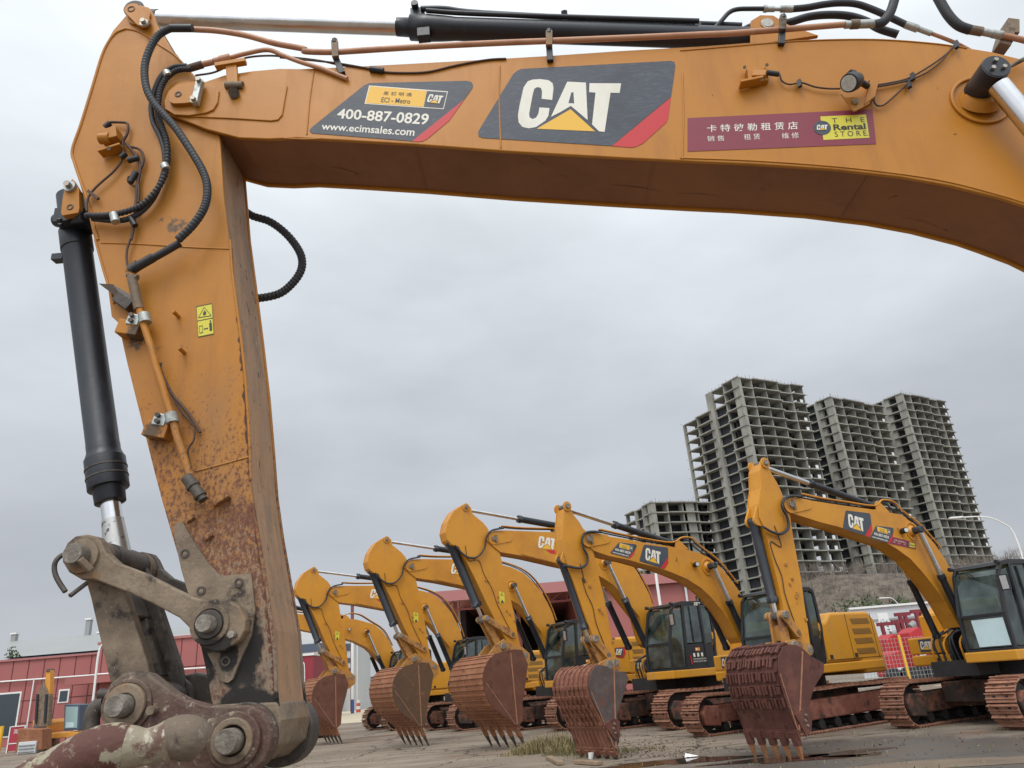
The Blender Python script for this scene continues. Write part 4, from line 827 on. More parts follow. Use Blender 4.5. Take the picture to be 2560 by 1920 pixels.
def piece(name, parent, fn, bevel=0, seg=2, lab=None):
    b = MB(); fn(b); o = b.build(name, parent, bevel, seg)
    if lab: o['label'] = lab
    return o
def make_bucket(root, back, mouth, w, tip, style, m_shell, m_side, m_tooth, nteeth=5, lead=.16):
    bk = piece('bucket', root, lambda b: (b.add([(p[0], y, p[1]) for y in (-w, w) for p in back] + [(p[0], y, p[1]) for y in (-w, w) for p in inset_open(back, .035)],
        [[i, i + 1, len(back) + i + 1, len(back) + i] for i in range(len(back) - 1)] + [[2 * len(back) + i, 3 * len(back) + i, 3 * len(back) + i + 1, 2 * len(back) + i + 1] for i in range(len(back) - 1)]
        + [[0, len(back), 3 * len(back), 2 * len(back)], [len(back) - 1, 3 * len(back) - 1, 4 * len(back) - 1, 2 * len(back) - 1]], m_shell, False)))
    for sg in (1, -1):
        piece('side_plate', bk, lambda b: b.prism(back + mouth, sg * (w - .03), sg * (w + .006), m_side), .006)
    L = [0]
    for i in range(1, len(back)): L.append(L[-1] + (Vector(back[i]) - Vector(back[i - 1])).length)
    def onb(t):                       # point and outward normal at arc length t
        for i in range(1, len(back)):
            if t <= L[i] or i == len(back) - 1:
                a, c = Vector(back[i - 1]), Vector(back[i]); k = (t - L[i - 1]) / (L[i] - L[i - 1]); d = (c - a).normalized()
                return a.lerp(c, k), d
    cen = Vector(mouth[len(mouth) // 2])
    def outw(p, d):
        n = Vector((-d.y, d.x)); return n if n.dot(p - cen) > 0 else -n
    T = L[-1]
    def wear(b):
        if style == 'h':
            n = 17
            for k in range(n):
                p, d = onb(T * (.02 + .93 * k / (n - 1))); o = outw(p, d); q = p + o * .012
                b.bar((q.x, -w + .01, q.y), (q.x, w - .01, q.y), .02 if k % 2 else .05, .022, M['bucket_a'], (o.x, 0, o.y))
        elif style == 'v':
            for j in range(8):
                y = -w + .06 + (2 * w - .12) * j / 7; pts = []
                for k in range(15):
                    p, d = onb(T * (.0 + .72 * k / 14)); o = outw(p, d); pts.append((p, o))
                for k in range(14):
                    a, o1 = pts[k]; c, o2 = pts[k + 1]; a = a + o1 * .014; c = c + o2 * .014; b.bar((a.x, y, a.y), (c.x, y, c.y), .055, .03, m_shell, (o1.x, 0, o1.y))
            for k in range(5):
                p, d = onb(T * (.3 + .1 * k)); o = outw(p, d); q = p + o * .03
                for j in range(9):
                    y = -w + .03 + (2 * w - .06) * (j + .5) / 9 + random.uniform(-.01, .01); b.bar((q.x, y - .045, q.y), (q.x, y + .04, q.y), .07, .03, m_side if random.random() < .0 else m_shell, (o.x, 0, o.y))
            p, d = onb(T * .74); o = outw(p, d); q = p + o * .01; b.bar((q.x, -w, q.y), (q.x, w, q.y), .05, .04, m_shell, (o.x, 0, o.y))
            for j in range(9):
                y = -w + .1 + (2 * w - .2) * j / 8; p, d = onb(T * .78); p2, d2 = onb(T * .97); o = outw(p, d); b.bar((p.x + o.x * .01, y, p.y + o.y * .01), (p2.x + o.x * .01, y, p2.y + o.y * .01), .03, .022, m_shell, (o.x, 0, o.y))
        else:
            for k, t in enumerate((.06, .17, .30, .43, .56, .69)):
                p, d = onb(T * t); o = outw(p, d)
                for z in (-.07,):
                    q = p + d * z + o * .018
                    b.bar((q.x, -w + .02, q.y), (q.x, w - .02, q.y), .028, .03, m_shell, (o.x, 0, o.y))
                y = -w + .03
                while y < w - .05:
                    ww = random.uniform(.03, .055); q = p + o * random.uniform(.028, .05) + d * random.uniform(-.01, .02); d_ = d * random.uniform(.055, .085)
                    b.bar((q.x - d_.x, y + ww / 2, q.y - d_.y), (q.x + d_.x, y + ww / 2 + random.uniform(-.01, .01), q.y + d_.y), ww, .04, m_side, (o.x, 0, o.y)); y += ww + random.uniform(.025, .05)
    piece('wear_bars', bk, wear, .004)
    a_ = Vector(back[-1]); m1 = Vector(mouth[-1]).lerp(Vector(mouth[-3]), .35); b2 = Vector(back[len(back) // 3])
    for p0, p1 in (((a_ + (m1 - a_) * .04), (a_ + (m1 - a_) * .97)), (a_ + (b2 - a_) * .06, a_ + (b2 - a_) * .9)):
        piece('side_seam', bk, lambda b: b.bar((p0.x, w + .008, p0.y), (p1.x, w + .008, p1.y), .012, .028 if p1 != p0 and (p1 - m1).length < .2 else .014, M['weldline'], (1, 0, 0)))
    lip = Vector(back[-1]); tipv = Vector(tip); dd = (tipv - lip).normalized(); nn = Vector((-dd.y, dd.x))
    piece('cutting_edge', bk, lambda b: b.bar((lip.x, -w, lip.y), (lip.x, w, lip.y), .14, .04, m_shell, (nn.x, 0, nn.y)), .004)
    for j in range(nteeth):
        y = -w + .09 + (2 * w - .18) * j / (nteeth - 1)
        def tooth(b):
            for (s0, s1, w0, w1, h0, h1, mt) in ((-.10, .42, .07, .055, .05, .045, m_shell), (.36, 1.0, .05, .022, .042, .008, m_tooth)):
                ln = (tipv - lip).length; a = lip + dd * ln * s0; c = lip + dd * ln * s1
                vs = [(a.x + nn.x * h0 * i, y + w0 * k, a.y + nn.y * h0 * i) for i in (-1, 1) for k in (-1, 1)] + [(c.x + nn.x * h1 * i, y + w1 * k, c.y + nn.y * h1 * i) for i in (-1, 1) for k in (-1, 1)]
                b.add(vs, [[0, 1, 3, 2], [4, 6, 7, 5], [0, 4, 5, 1], [2, 3, 7, 6], [0, 2, 6, 4], [1, 5, 7, 3]], mt)
        piece('tooth', bk, tooth, .006)
    return bk
def inset_open(poly, d):
    n = len(poly); out = []; c = Vector((sum(p[0] for p in poly) / n, sum(p[1] for p in poly) / n))
    for i in range(n):
        a = Vector(poly[max(i - 1, 0)]); e = Vector(poly[min(i + 1, n - 1)]); t = (e - a).normalized(); nv = Vector((-t.y, t.x)); p = Vector(poly[i])
        if nv.dot(c - p) < 0: nv = -nv
        out.append(tuple(p + nv * d))
    return out
def cylinder(root, name, p0, p1, kb, y, rb, rr, blk='cylblack', flip=False, ext=.06):
    """rod from p0, barrel from fraction kb to p1 (x,z pairs)"""
    a = Vector((p0[0], y, p0[1])); c = Vector((p1[0], y, p1[1])); d = (c - a).normalized(); L = (c - a).length; q = lambda t: a + d * (L * t)
    def f(b):
        k2 = kb + .10 / L; b.tube([q(kb), q(k2), q(k2), q(k2 + .03 / L), q(1)], [rb * 1.12, rb * 1.22, rb * 1.22, rb, rb], M[blk], 16)
        b.pin((c.x, c.z), y - rb * .9, y + rb * .9, rb * .9, M[blk], 14)
    o = piece(name, root, f)
    piece('rod', o, lambda b: (b.cyl(q(.01), q(kb + .01), rr, M['chrome'], 14), b.pin((a.x, a.z), y - rb, y + rb, rb * .85, M['steel_dark'], 14)))
    return o
def pin_end(b, c, y, r=.06, m='pin'): b.pin(c, y - .02, y + .05, r, M[m], 16); b.ring(c, y, y + .015, r, r * 1.5, M['yworn'], 18)
def make_arm(root, P, S_):
    bw, sw = S_['bw'], S_['sw']
    def bf(b):
        for sg in (1, -1): b.prism(S_['boom'], sg * bw, sg * (bw - .02), M['ypaint'])
        b.prism(inset(S_['boom'], .015), -bw + .02, bw - .02, M['ypaint'])
    boom = piece('boom', root, bf, .006)
    bp, bs = S_['bp'], S_['bs']
    def hub(b):
        b.ring(bp, bw, bw + .02, .17, .20, M['ypaint'], 28); b.pin(bp, -bw - .26, bw + .26, .075, M['black'], 18); b.cyl((bp[0], bw, bp[1]), (bp[0], bw + .06, bp[1]), .13, M['ypaint'], 24, .09)
    piece('cylinder_hub', boom, hub)
    def nose(b):
        b.prism(hull2(circ(bs, .17, 18) + circ((bs[0] - .5, bs[1] + .02), .10, 12)), bw, bw + .02, M['ypaint']); pin_end(b, bs, bw + .02, .06)
        b.bar((bs[0] - .07, bw + .05, bs[1] + .1), (bs[0] - .07, bw + .05, bs[1] - .1), .05, .05, M['steel'], (1, 0, 0))
    piece('nose_pin', boom, nose, .004)
    st = S_['stick']
    def sf(b):
        for sg in (1, -1): b.prism(st, sg * sw, sg * (sw - .02), M['ypaint'])
        b.prism(inset(st, .012), -sw + .02, sw - .02, M['ypaint'])
    stick = piece('stick', root, sf, .006)
    def sd(b):
        tp = S_['top']
        for sg in (1, -1): b.prism(circ(tp, .11, 20), sg * sw, sg * (sw + .03), M['ypaint'])
        pin_end(b, tp, sw + .02, .05); lp = S_['left']
        for sg in (1, -1): b.prism(hull2(circ(lp, .10, 14) + [(lp[0] - .18, lp[1] + .18), (lp[0] - .12, lp[1] - .12), (lp[0] - .05, lp[1] + .28)]), sg * sw * .5, sg * (sw * .5 + .05), M['ypaint'])
        pin_end(b, S_['ls'], sw, .06); pin_end(b, S_['bsb'], sw + .06, .07)
    piece('stick_pin', stick, sd, .004)
    cylinder(root, 'arm_cylinder', S_['top'], S_['aclug'], S_['ackb'], 0, S_['rb'], .05)
    def lug(b):
        q = S_['aclug']
        for yy in (-.13, .1): b.prism([(q[0] + .12, q[1] - .16), (q[0] + .08, q[1] + .05), (q[0], q[1] + .09), (q[0] - .08, q[1] + .05), (q[0] - .3, q[1] - .14)], yy, yy + .03, M['ypaint'])
    piece('cylinder_lug', boom, lug)
    cylinder(root, 'bucket_cylinder', S_['ul'], S_['left'], S_['bckb'], 0, S_['rb'] * 1.25, .05)
    for sg in (1, -1):
        cylinder(root, 'boom_cylinder', bp, S_['foot'], S_['bmkb'], sg * (bw + .17), S_['rb'], .055)
    for sg in (1, -1):
        lk = piece('bucket_link', root, lambda b: b.prism(hull2(circ(S_['ul'], .085, 14) + circ(S_['ls'], .085, 14)), sg * (sw + .005), sg * (sw + .05), M['yworn']), .01)
    piece('link_pin', lk, lambda b: (b.pin(S_['ul'], -sw - .09, sw + .10, .07, M['pin'], 18), b.pin(S_['bl'], -sw - .12, sw + .16, .085, M['pin'], 18)))
    def pl(b):
        for y0 in (-.13, .08): b.prism(hull2(circ(S_['ul'], .085, 14) + circ(S_['bl'], .10, 14)), y0, y0 + .05, M['yworn'])
        u, v = Vector(S_['ul']), Vector(S_['bl']); a = u.lerp(v, .3); c = u.lerp(v, .8); b.bar((a.x, 0, a.y), (c.x, 0, c.y), .2, .04, M['yworn'])
    piece('power_link', root, pl, .008)
    def ears(b):
        e = S_['ears']
        for sg in (1, -1): b.prism(e, sg * (sw + .06), sg * (sw + .10), M['yworn'])
    bk = make_bucket(root, *S_['bucket']); piece('bucket_ear', bk, ears, .008)
    # hoses
    def hs(b):
        for k, yy in enumerate((sw + .05, sw + .09)):
            pts = S_['hose']; b.tube(spline([(p[0] + k * .03, yy, p[1] - k * .02) for p in pts], 5), .022, M['rubber'], 8)
    piece('arm_hose', root, hs)
    def pipe(b):
        tops = S_['pipe']
        for yy in (-.08, .05, .12): b.tube(spline([(p[0], yy, p[1] + .05) for p in tops], 4), .018, M['ypaint'] if yy > .1 else M['rubber'], 8)
    piece('boom_pipe', root, pipe)
    def small(b):
        c = S_['lamp']; b.cyl((c[0], bw, c[1]), (c[0] + .05, bw + .16, c[1]), .06, M['black'], 16); b.prism([(c[0] - .1, c[1] + .08), (c[0] + .1, c[1] + .08), (c[0], c[1] - .13)], bw, bw + .02, M['ypaint']); b.cyl((c[0] + .05, bw + .161, c[1]), (c[0] + .052, bw + .166, c[1]), .045, M['glasslens'], 14)
    if 'lamp' in S_: piece('work_lamp', root, small)
    def cab_(b):
        x0, z0 = S_['left']; x1, z1 = S_['ls']
        pts = [(x0 - .35, z0 - .1), (x0 - .42, z0 - .5)] + [(x0 + (x1 - x0) * (.45 + .5 * k / 5) + .03 * math.sin(k * 2.3), z0 + (z1 - z0) * (.2 + .75 * k / 5)) for k in range(6)]
        b.tube(spline([(p[0], sw + .015, p[1]) for p in pts], 5), .009, M['wire'], 6)
        random.seed(int(x0 * 100) + 5)
        for k in range(7):
            t = random.uniform(.1, .9); b.box((x0 - .28 + (x1 - x0) * t + random.uniform(-.12, .05), sw + .01, z0 + (z1 - z0) * t), (.05, .03, .05), M['yworn'])
    piece('stick_cable', root, cab_)
    def scuffs(b):
        random.seed(11)
        q = S_.get('wsticker')
        if q:
            b.face([(p[0], sw + .004, p[1]) for p in q], M['decal_pale'])
            cx = sum(p[0] for p in q) / 4; cz = sum(p[1] for p in q) / 4
            for dz in (.09, -.1): b.face([(cx - .05, sw + .007, cz + dz - .04), (cx + .05, sw + .007, cz + dz - .04), (cx, sw + .007, cz + dz + .05)], M['ink'])
            for dz in (.09,): b.face([(cx - .03, sw + .009, cz + dz - .03), (cx + .03, sw + .009, cz + dz - .03), (cx, sw + .009, cz + dz + .028)], M['decal_pale'])
    if S_.get('wsticker'): piece('warning_decal', stick, scuffs)
    return boom, stick

def make_track(root, xf, y, sc, mt, mframe, ln=4.9):
    r = .42 * sc; zc = .46 * sc; xa = xf - r; xb = xf - ln * sc + r; w = .56 * sc
    path = []; per = 2 * (xa - xb) + 2 * PI * r; n = int(per / (.19 * sc)); 
    def pt(t):
        t %= per; a = xa - xb
        if t < a: return (xb + t, zc + r - .02 * math.sin(t / a * PI * 2) ** 2 * sc, 0)
        t -= a
        if t < PI * r: th = PI / 2 - t / r; return (xa + r * math.cos(th), zc + r * math.sin(th), t / r)
        t -= PI * r
        if t < a: return (xa - t, zc - r, PI)
        t -= a; th = -PI / 2 - t / r; return (xb + r * math.cos(th), zc + r * math.sin(th), PI + t / r)
    def f(b):
        for k in range(n):
            x, z, a = pt(k * per / n); Mx = Matrix.Rotation(a, 3, 'Y')
            o = Mx @ Vector((0, 0, 1))
            b.box((x, y, z), (.168 * sc, w, .024 * sc), mt, Mx)
            for dx, hh in ((-.065, .05), (.015, .028)): b.box(Vector((x, y, z)) + Mx @ Vector((dx * sc, 0, (.012 + hh / 2) * sc)), (.02 * sc, w, hh * sc), mt, Mx)
            for dy in (-.12, .12): b.box(Vector((x, y, z)) + Mx @ Vector((-.02 * sc, dy * sc, .016 * sc)), (.035 * sc, .05 * sc, .014 * sc), M['undercar'], Mx)
            b.box(Vector((x, y, z)) - o * .045 * sc, (.15 * sc, w * .32, .05 * sc), M['undercar'], Mx)
    t = piece('track', root, f)
    def fr(b):
        b.prism([(xa - .25 * sc, .26 * sc), (xa - .2 * sc, .66 * sc), (xb + .5 * sc, .72 * sc), (xb + .3 * sc, .3 * sc)], y - w * .34, y + w * .34, mframe)
        b.prism([(xa - .3 * sc, .20 * sc), (xa + .18 * sc, .24 * sc), (xa + .26 * sc, .5 * sc), (xa + .1 * sc, .68 * sc), (xa - .3 * sc, .64 * sc)], y - w * .46, y + w * .46, mframe)
    piece('track_frame', t, fr, .03)
    piece('idler', t, lambda b: b.tube([(xa, y - w * .2, zc), (xa, y + w * .2, zc)], r - .07 * sc, M['undercar'], 24))
    piece('sprocket', t, lambda b: (b.tube([(xb, y - w * .2, zc), (xb, y + w * .2, zc)], r - .07 * sc, M['undercar'], 24), b.tube([(xb, y - w * .2, zc), (xb, y + w * .48, zc)], r * .55, mframe, 20)))
    for k in range(7):
        x = xa + (xb - xa) * (k + 1) / 8; piece('roller', t, lambda b: b.tube([(x, y - w * .3, .17 * sc), (x, y + w * .3, .17 * sc)], .10 * sc, M['undercar'], 14))
    return t
def make_house(root, xf, sc, o):
    """upper body; xf = x of the cab's lower front edge"""
    X = lambda x: xf + x * sc
    Z = lambda z: z * sc
    zt = 1.40 + o.get('dz', 0); s3 = lambda p: (X(p[0]), p[1] * sc, p[2] * sc)
    def deck(b):
        b.prismz([(X(.06), .40 * sc), (X(.06), 1.46 * sc), (X(-3.62), 1.46 * sc), (X(-3.62), -1.46 * sc), (X(-.95), -1.46 * sc), (X(-.95), -.62 * sc), (X(-1.15), -.5 * sc), (X(-1.15), .40 * sc)], Z(1.19), Z(1.385), M['ybody'])
    dk = piece('deck', root, deck, .025)
    piece('swing_ring', root, lambda b: (b.tube([(X(-2.0), 0, Z(.85)), (X(-2.0), 0, Z(1.2))], .75 * sc, M['undercar'], 32), b.box((X(-2.0), 0, Z(.62)), (2.2 * sc, 1.9 * sc, .42 * sc), M['mud']), b.box((X(-1.35), 0, Z(.5)), (.5 * sc, 2.2 * sc, .34 * sc), M['mud']), b.box((X(-2.7), 0, Z(.5)), (.5 * sc, 2.2 * sc, .34 * sc), M['mud'])), .03)
    def foot(b):
        for yy in (-.30, .24): b.prism([(X(-.5), Z(1.2)), (X(-.62), Z(1.75)), (X(-.85), Z(2.05)), (X(-1.1), Z(1.9)), (X(-1.35), Z(1.2))], yy * sc, (yy + .06) * sc, M['undercar'])
        b.box((X(-.55), -.05 * sc, Z(1.1)), (.7 * sc, 1.0 * sc, .3 * sc), M['undercar'])
        b.box((X(-1.35), -.06 * sc, Z(1.7)), (.4 * sc, .85 * sc, .7 * sc), M['undercar'])
        for k in range(9):
            y = -.55 + k * .11; b.tube(spline([s3((-.75, y, 1.85)), s3((-.35, y + .02 * (-1) ** k, 1.6 + .05 * (k % 3))), s3((-.42, y, 1.2))], 4), .022 * sc, M['rubber'] if k % 3 else M['ypaint'], 8)
    piece('boom_foot', root, foot)
    def hood(b):
        b.prism([(X(-1.52), Z(1.39)), (X(-1.52), Z(2.30)), (X(-1.78), Z(2.30)), (X(-2.02), Z(2.5)), (X(-3.45), Z(2.5)), (X(-3.66), Z(2.3)), (X(-3.72), Z(1.10)), (X(-2.9), Z(1.10)), (X(-2.8), Z(1.39))], -1.44 * sc, 1.44 * sc, M['ybody'])
    hd = piece('engine_hood', root, hood, .07 * sc, 3)
    for k, z in enumerate((2.28, 2.05, 1.83, 1.60)):
        piece('louver', hd, lambda b: (b.prism([(X(-2.75 - .0), Z(z - .07)), (X(-2.70), Z(z + .06)), (X(-3.38), Z(z + .06)), (X(-3.42), Z(z - .07))], 1.44 * sc, 1.445 * sc, M['louver']), [b.bar((X(-2.76), 1.446 * sc, Z(z - .05 + j * .022)), (X(-3.38), 1.446 * sc, Z(z - .05 + j * .022)), .006, .004, M['ybody']) for j in range(5)]))
    def seams(b):
        for x in (-2.55, -3.5): b.bar((X(x), 1.441 * sc, Z(1.42)), (X(x), 1.441 * sc, Z(2.45)), .008, .012, M['seam'], (1, 0, 0))
        b.bar((X(-1.6), 1.441 * sc, Z(1.45)), (X(-3.6), 1.441 * sc, Z(1.45)), .008, .012, M['seam'])
        for x in (-1.75, -2.65): b.box((X(x), 1.445 * sc, Z(1.52)), (.10, .012, .09), M['seam'])
    piece('panel_seam', hd, seams)
    def tank(b):
        b.box((X(-1.35), -1.08 * sc, Z(1.59)), (.86 * sc, .82 * sc, .36 * sc), M['ybody']); b.box((X(-1.30), -1.08 * sc, Z(1.28)), (.80 * sc, .80 * sc, .22 * sc), M['ybody'])
        b.box((X(-1.9), -1.08 * sc, Z(1.9)), (.8 * sc, .8 * sc, .7 * sc), M['ybody'])
    tk = piece('toolbox', root, tank, .035, 3)
    xx = X(-.92) + .003
    piece('emblem_decal', tk, lambda b: emblem(b, [(xx, -.93 * sc, Z(1.72)), (xx, -.62 * sc - .02, Z(1.72)), (xx, -.62 * sc - .02, Z(1.48)), (xx, -.93 * sc, Z(1.48))], (.002, 0, 0), red=False) if False else
          (b.face([(xx, -1.22 * sc, Z(1.73)), (xx, -.90 * sc, Z(1.73)), (xx, -.86 * sc, Z(1.46)), (xx, -1.22 * sc, Z(1.46))], M['decal_grey']), emblem(b, [(xx + .003, -1.19 * sc, Z(1.69)), (xx + .003, -.92 * sc, Z(1.69)), (xx + .003, -.90 * sc, Z(1.50)), (xx + .003, -1.19 * sc, Z(1.50))], (.002, 0, 0), letters_only=True)))
    piece('lamp_hole', tk, lambda b: b.tube([(X(-.91), -.82 * sc, Z(1.27)), (X(-.895), -.82 * sc, Z(1.27))], .05 * sc, M['seam'], 18))
    # cab
    y0, y1 = .46 * sc, 1.44 * sc
    pf = [(0.0, 1.40), (-.02, 2.05), (-.22, 2.86), (-.36, 3.0), (-.60, 3.05), (-1.45, 3.05), (-1.60, 2.96), (-1.62, 2.2), (-1.5, 1.40)]
    pr = [(X(a), Z(c)) for a, c in pf]
    def cabf(b):
        for yy in (y0, y1 - .05):
            for i in range(len(pr)):
                a, c = pr[i], pr[(i + 1) % len(pr)]; b.bar((a[0], yy + .025, a[1]), (c[0], yy + .025, c[1]), .06 * sc, .075 * sc, M['black'], (0, 1, 0) if False else (0, 0, 1) if abs(a[0] - c[0]) > abs(a[1] - c[1]) else (1, 0, 0))
        for a in (pr[0], pr[1], pr[3], pr[6], pr[8]): b.bar((a[0], y0, a[1]), (a[0], y1, a[1]), .06 * sc, .06 * sc, M['black'])
        b.prism([(X(-.28), Z(2.98)), (X(-.34), Z(3.05)), (X(-.60), Z(3.09)), (X(-1.5), Z(3.09)), (X(-1.62), Z(3.0))], y0 - .01, y1 + .01, M['black'])
        b.bar((X(-.50), y1 - .01, Z(1.4)), (X(-.62), y1 - .01, Z(3.02)), .06, .08 * sc, M['black'], (1, 0, 0)); b.bar((X(-1.22), y1 - .01, Z(1.4)), (X(-1.22), y1 - .01, Z(3.02)), .06, .07 * sc, M['black'], (1, 0, 0))
        b.prism([(X(-.50), Z(1.40)), (X(-.54), Z(2.0)), (X(-1.24), Z(2.0)), (X(-1.5), Z(1.95)), (X(-1.5), Z(1.40))], y1 - .05, y1 - .005, M['black'])
        b.prismz([(X(0.02), y0), (X(0.02), y1), (X(-1.5), y1), (X(-1.5), y0)], Z(1.385), Z(1.42), M['black'])
        for yy in (y0 - .02, y1 + .0): b.cyl((X(-.28), yy, Z(3.03)), (X(-.2), yy, Z(3.03)), .045 * sc, M['black'], 12)
        for k in range(14): b.box((X(-1.56), y1 - .03, Z(1.5 + k * .045)), (.09 * sc, .09 * sc, .012), M['black'])
        b.bar((X(-.85), y1 + .0, Z(2.05)), (X(-.85), y1 + .0, Z(2.95)), .03, .03, M['black'], (1, 0, 0))
    cab = piece('cab', root, cabf, .008)
    def gl(b):
        t = .004
        b.add([(X(0), y0 + .03, Z(1.45)), (X(0), y1 - .03, Z(1.45)), (X(-.02), y1 - .03, Z(2.02)), (X(-.02), y0 + .03, Z(2.02)), (X(-.2), y1 - .03, Z(2.8)), (X(-.2), y0 + .03, Z(2.8)), (X(-.33), y1 - .03, Z(2.95)), (X(-.33), y0 + .03, Z(2.95))], [[0, 1, 2, 3], [3, 2, 4, 5], [5, 4, 6, 7]], M['glass'])
    piece('windshield', cab, gl)
    piece('side_window', cab, lambda b: b.face([(X(-.58), y1 - .02, Z(2.03)), (X(-1.2), y1 - .02, Z(2.03)), (X(-1.2), y1 - .02, Z(2.98)), (X(-.63), y1 - .02, Z(2.98))], M['glass']))
    piece('side_window', cab, lambda b: b.face([(X(-1.24), y1 - .02, Z(1.98)), (X(-1.56), y1 - .02, Z(2.02)), (X(-1.56), y1 - .02, Z(2.95)), (X(-1.24), y1 - .02, Z(2.98))], M['glass']))
    piece('side_window', cab, lambda b: b.face([(X(-.03), y1 - .02, Z(1.45)), (X(-.48), y1 - .02, Z(1.45)), (X(-.6), y1 - .02, Z(2.95)), (X(-.25), y1 - .02, Z(2.85)), (X(-.06), y1 - .02, Z(2.05))], M['glass']))
    piece('side_window', cab, lambda b: b.face([(X(-.05), y0 + .02, Z(1.5)), (X(-1.45), y0 + .02, Z(1.5)), (X(-1.55), y0 + .02, Z(2.95)), (X(-.35), y0 + .02, Z(2.95)), (X(-.2), y0 + .02, Z(2.8))], M['glass']))
    piece('rear_window', cab, lambda b: b.face([(X(-1.56), y0 + .04, Z(2.0)), (X(-1.56), y1 - .04, Z(2.0)), (X(-1.58), y1 - .04, Z(2.95)), (X(-1.58), y0 + .04, Z(2.95))], M['glass']))
    def inter(b):
        b.box((X(-1.0), (y0 + y1) / 2, Z(1.72)), (.55 * sc, .5 * sc, .14 * sc), M['seat']); b.box((X(-1.28), (y0 + y1) / 2, Z(2.1)), (.14 * sc, .48 * sc, .75 * sc), M['seat'], Matrix.Rotation(R(-10), 3, 'Y')); b.box((X(-1.33), (y0 + y1) / 2, Z(2.55)), (.1 * sc, .26 * sc, .18 * sc), M['seat'])
        for yy in (y0 + .16 * sc, y1 - .16 * sc): b.box((X(-.75), yy, Z(1.8)), (.5 * sc, .13 * sc, .22 * sc), M['interior'])
        b.bar((X(-.35), (y0 + y1) / 2, Z(1.45)), (X(-.45), (y0 + y1) / 2, Z(1.85)), .04, .04, M['interior']); b.box((X(-.2), y0 + .15 * sc, Z(2.15)), (.04, .16 * sc, .12 * sc), M['interior'])
        b.box((X(-1.50), (y0 + y1) / 2, Z(1.7)), (.06, .9 * sc, .6 * sc), M['interior'])
    piece('seat', cab, inter, .03)
    piece('mirror', cab, lambda b: (b.box((X(-.12), y1 + .10, Z(2.62)), (.04, .17 * sc, .30 * sc), M['black']), b.box((X(-.098), y1 + .10, Z(2.62)), (.004, .13 * sc, .26 * sc), M['chrome']), b.bar((X(-.3), y1, Z(2.75)), (X(-.13), y1 + .05, Z(2.75)), .02, .02, M['black'])))
    if o.get('paper'): piece('paper_sheet', cab, lambda b: b.face([(X(.008), y0 + .28, Z(1.47)), (X(.008), y1 - .07, Z(1.47)), (X(-.012), y1 - .09, Z(1.98)), (X(-.012), y0 + .24, Z(1.98))], M['paper']))
    if o.get('door_decal'):
        def dd(b):
            yy = y1 + .002
            b.box((X(-.93), yy, Z(1.86)), (.17, .004, .085), M['orange']); b.box((X(-.89), yy + .003, Z(1.86)), (.05, .004, .05), M['decal_white'])
            for k in range(3): b.box((X(-.78 - k * .14), yy, Z(1.72)), (.07, .004, .10), M['decal_white'])
            for k in range(2): put_text(b, ('保养维修服务热线', '请系好安全带 谢谢')[k], [(X(-.72), yy + .003, Z(1.64 - k * .06)), (X(-1.2), yy + .003, Z(1.64 - k * .06)), (X(-1.2), yy + .003, Z(1.60 - k * .06)), (X(-.72), yy + .003, Z(1.60 - k * .06))], M['decal_white'])
            b.bar((X(-.66), yy, Z(1.5)), (X(-.64), yy, Z(1.72)), .02, .03, M['decal_red'], (1, 0, 0))
        piece('door_decal', cab, dd)
    return dk, hd, cab

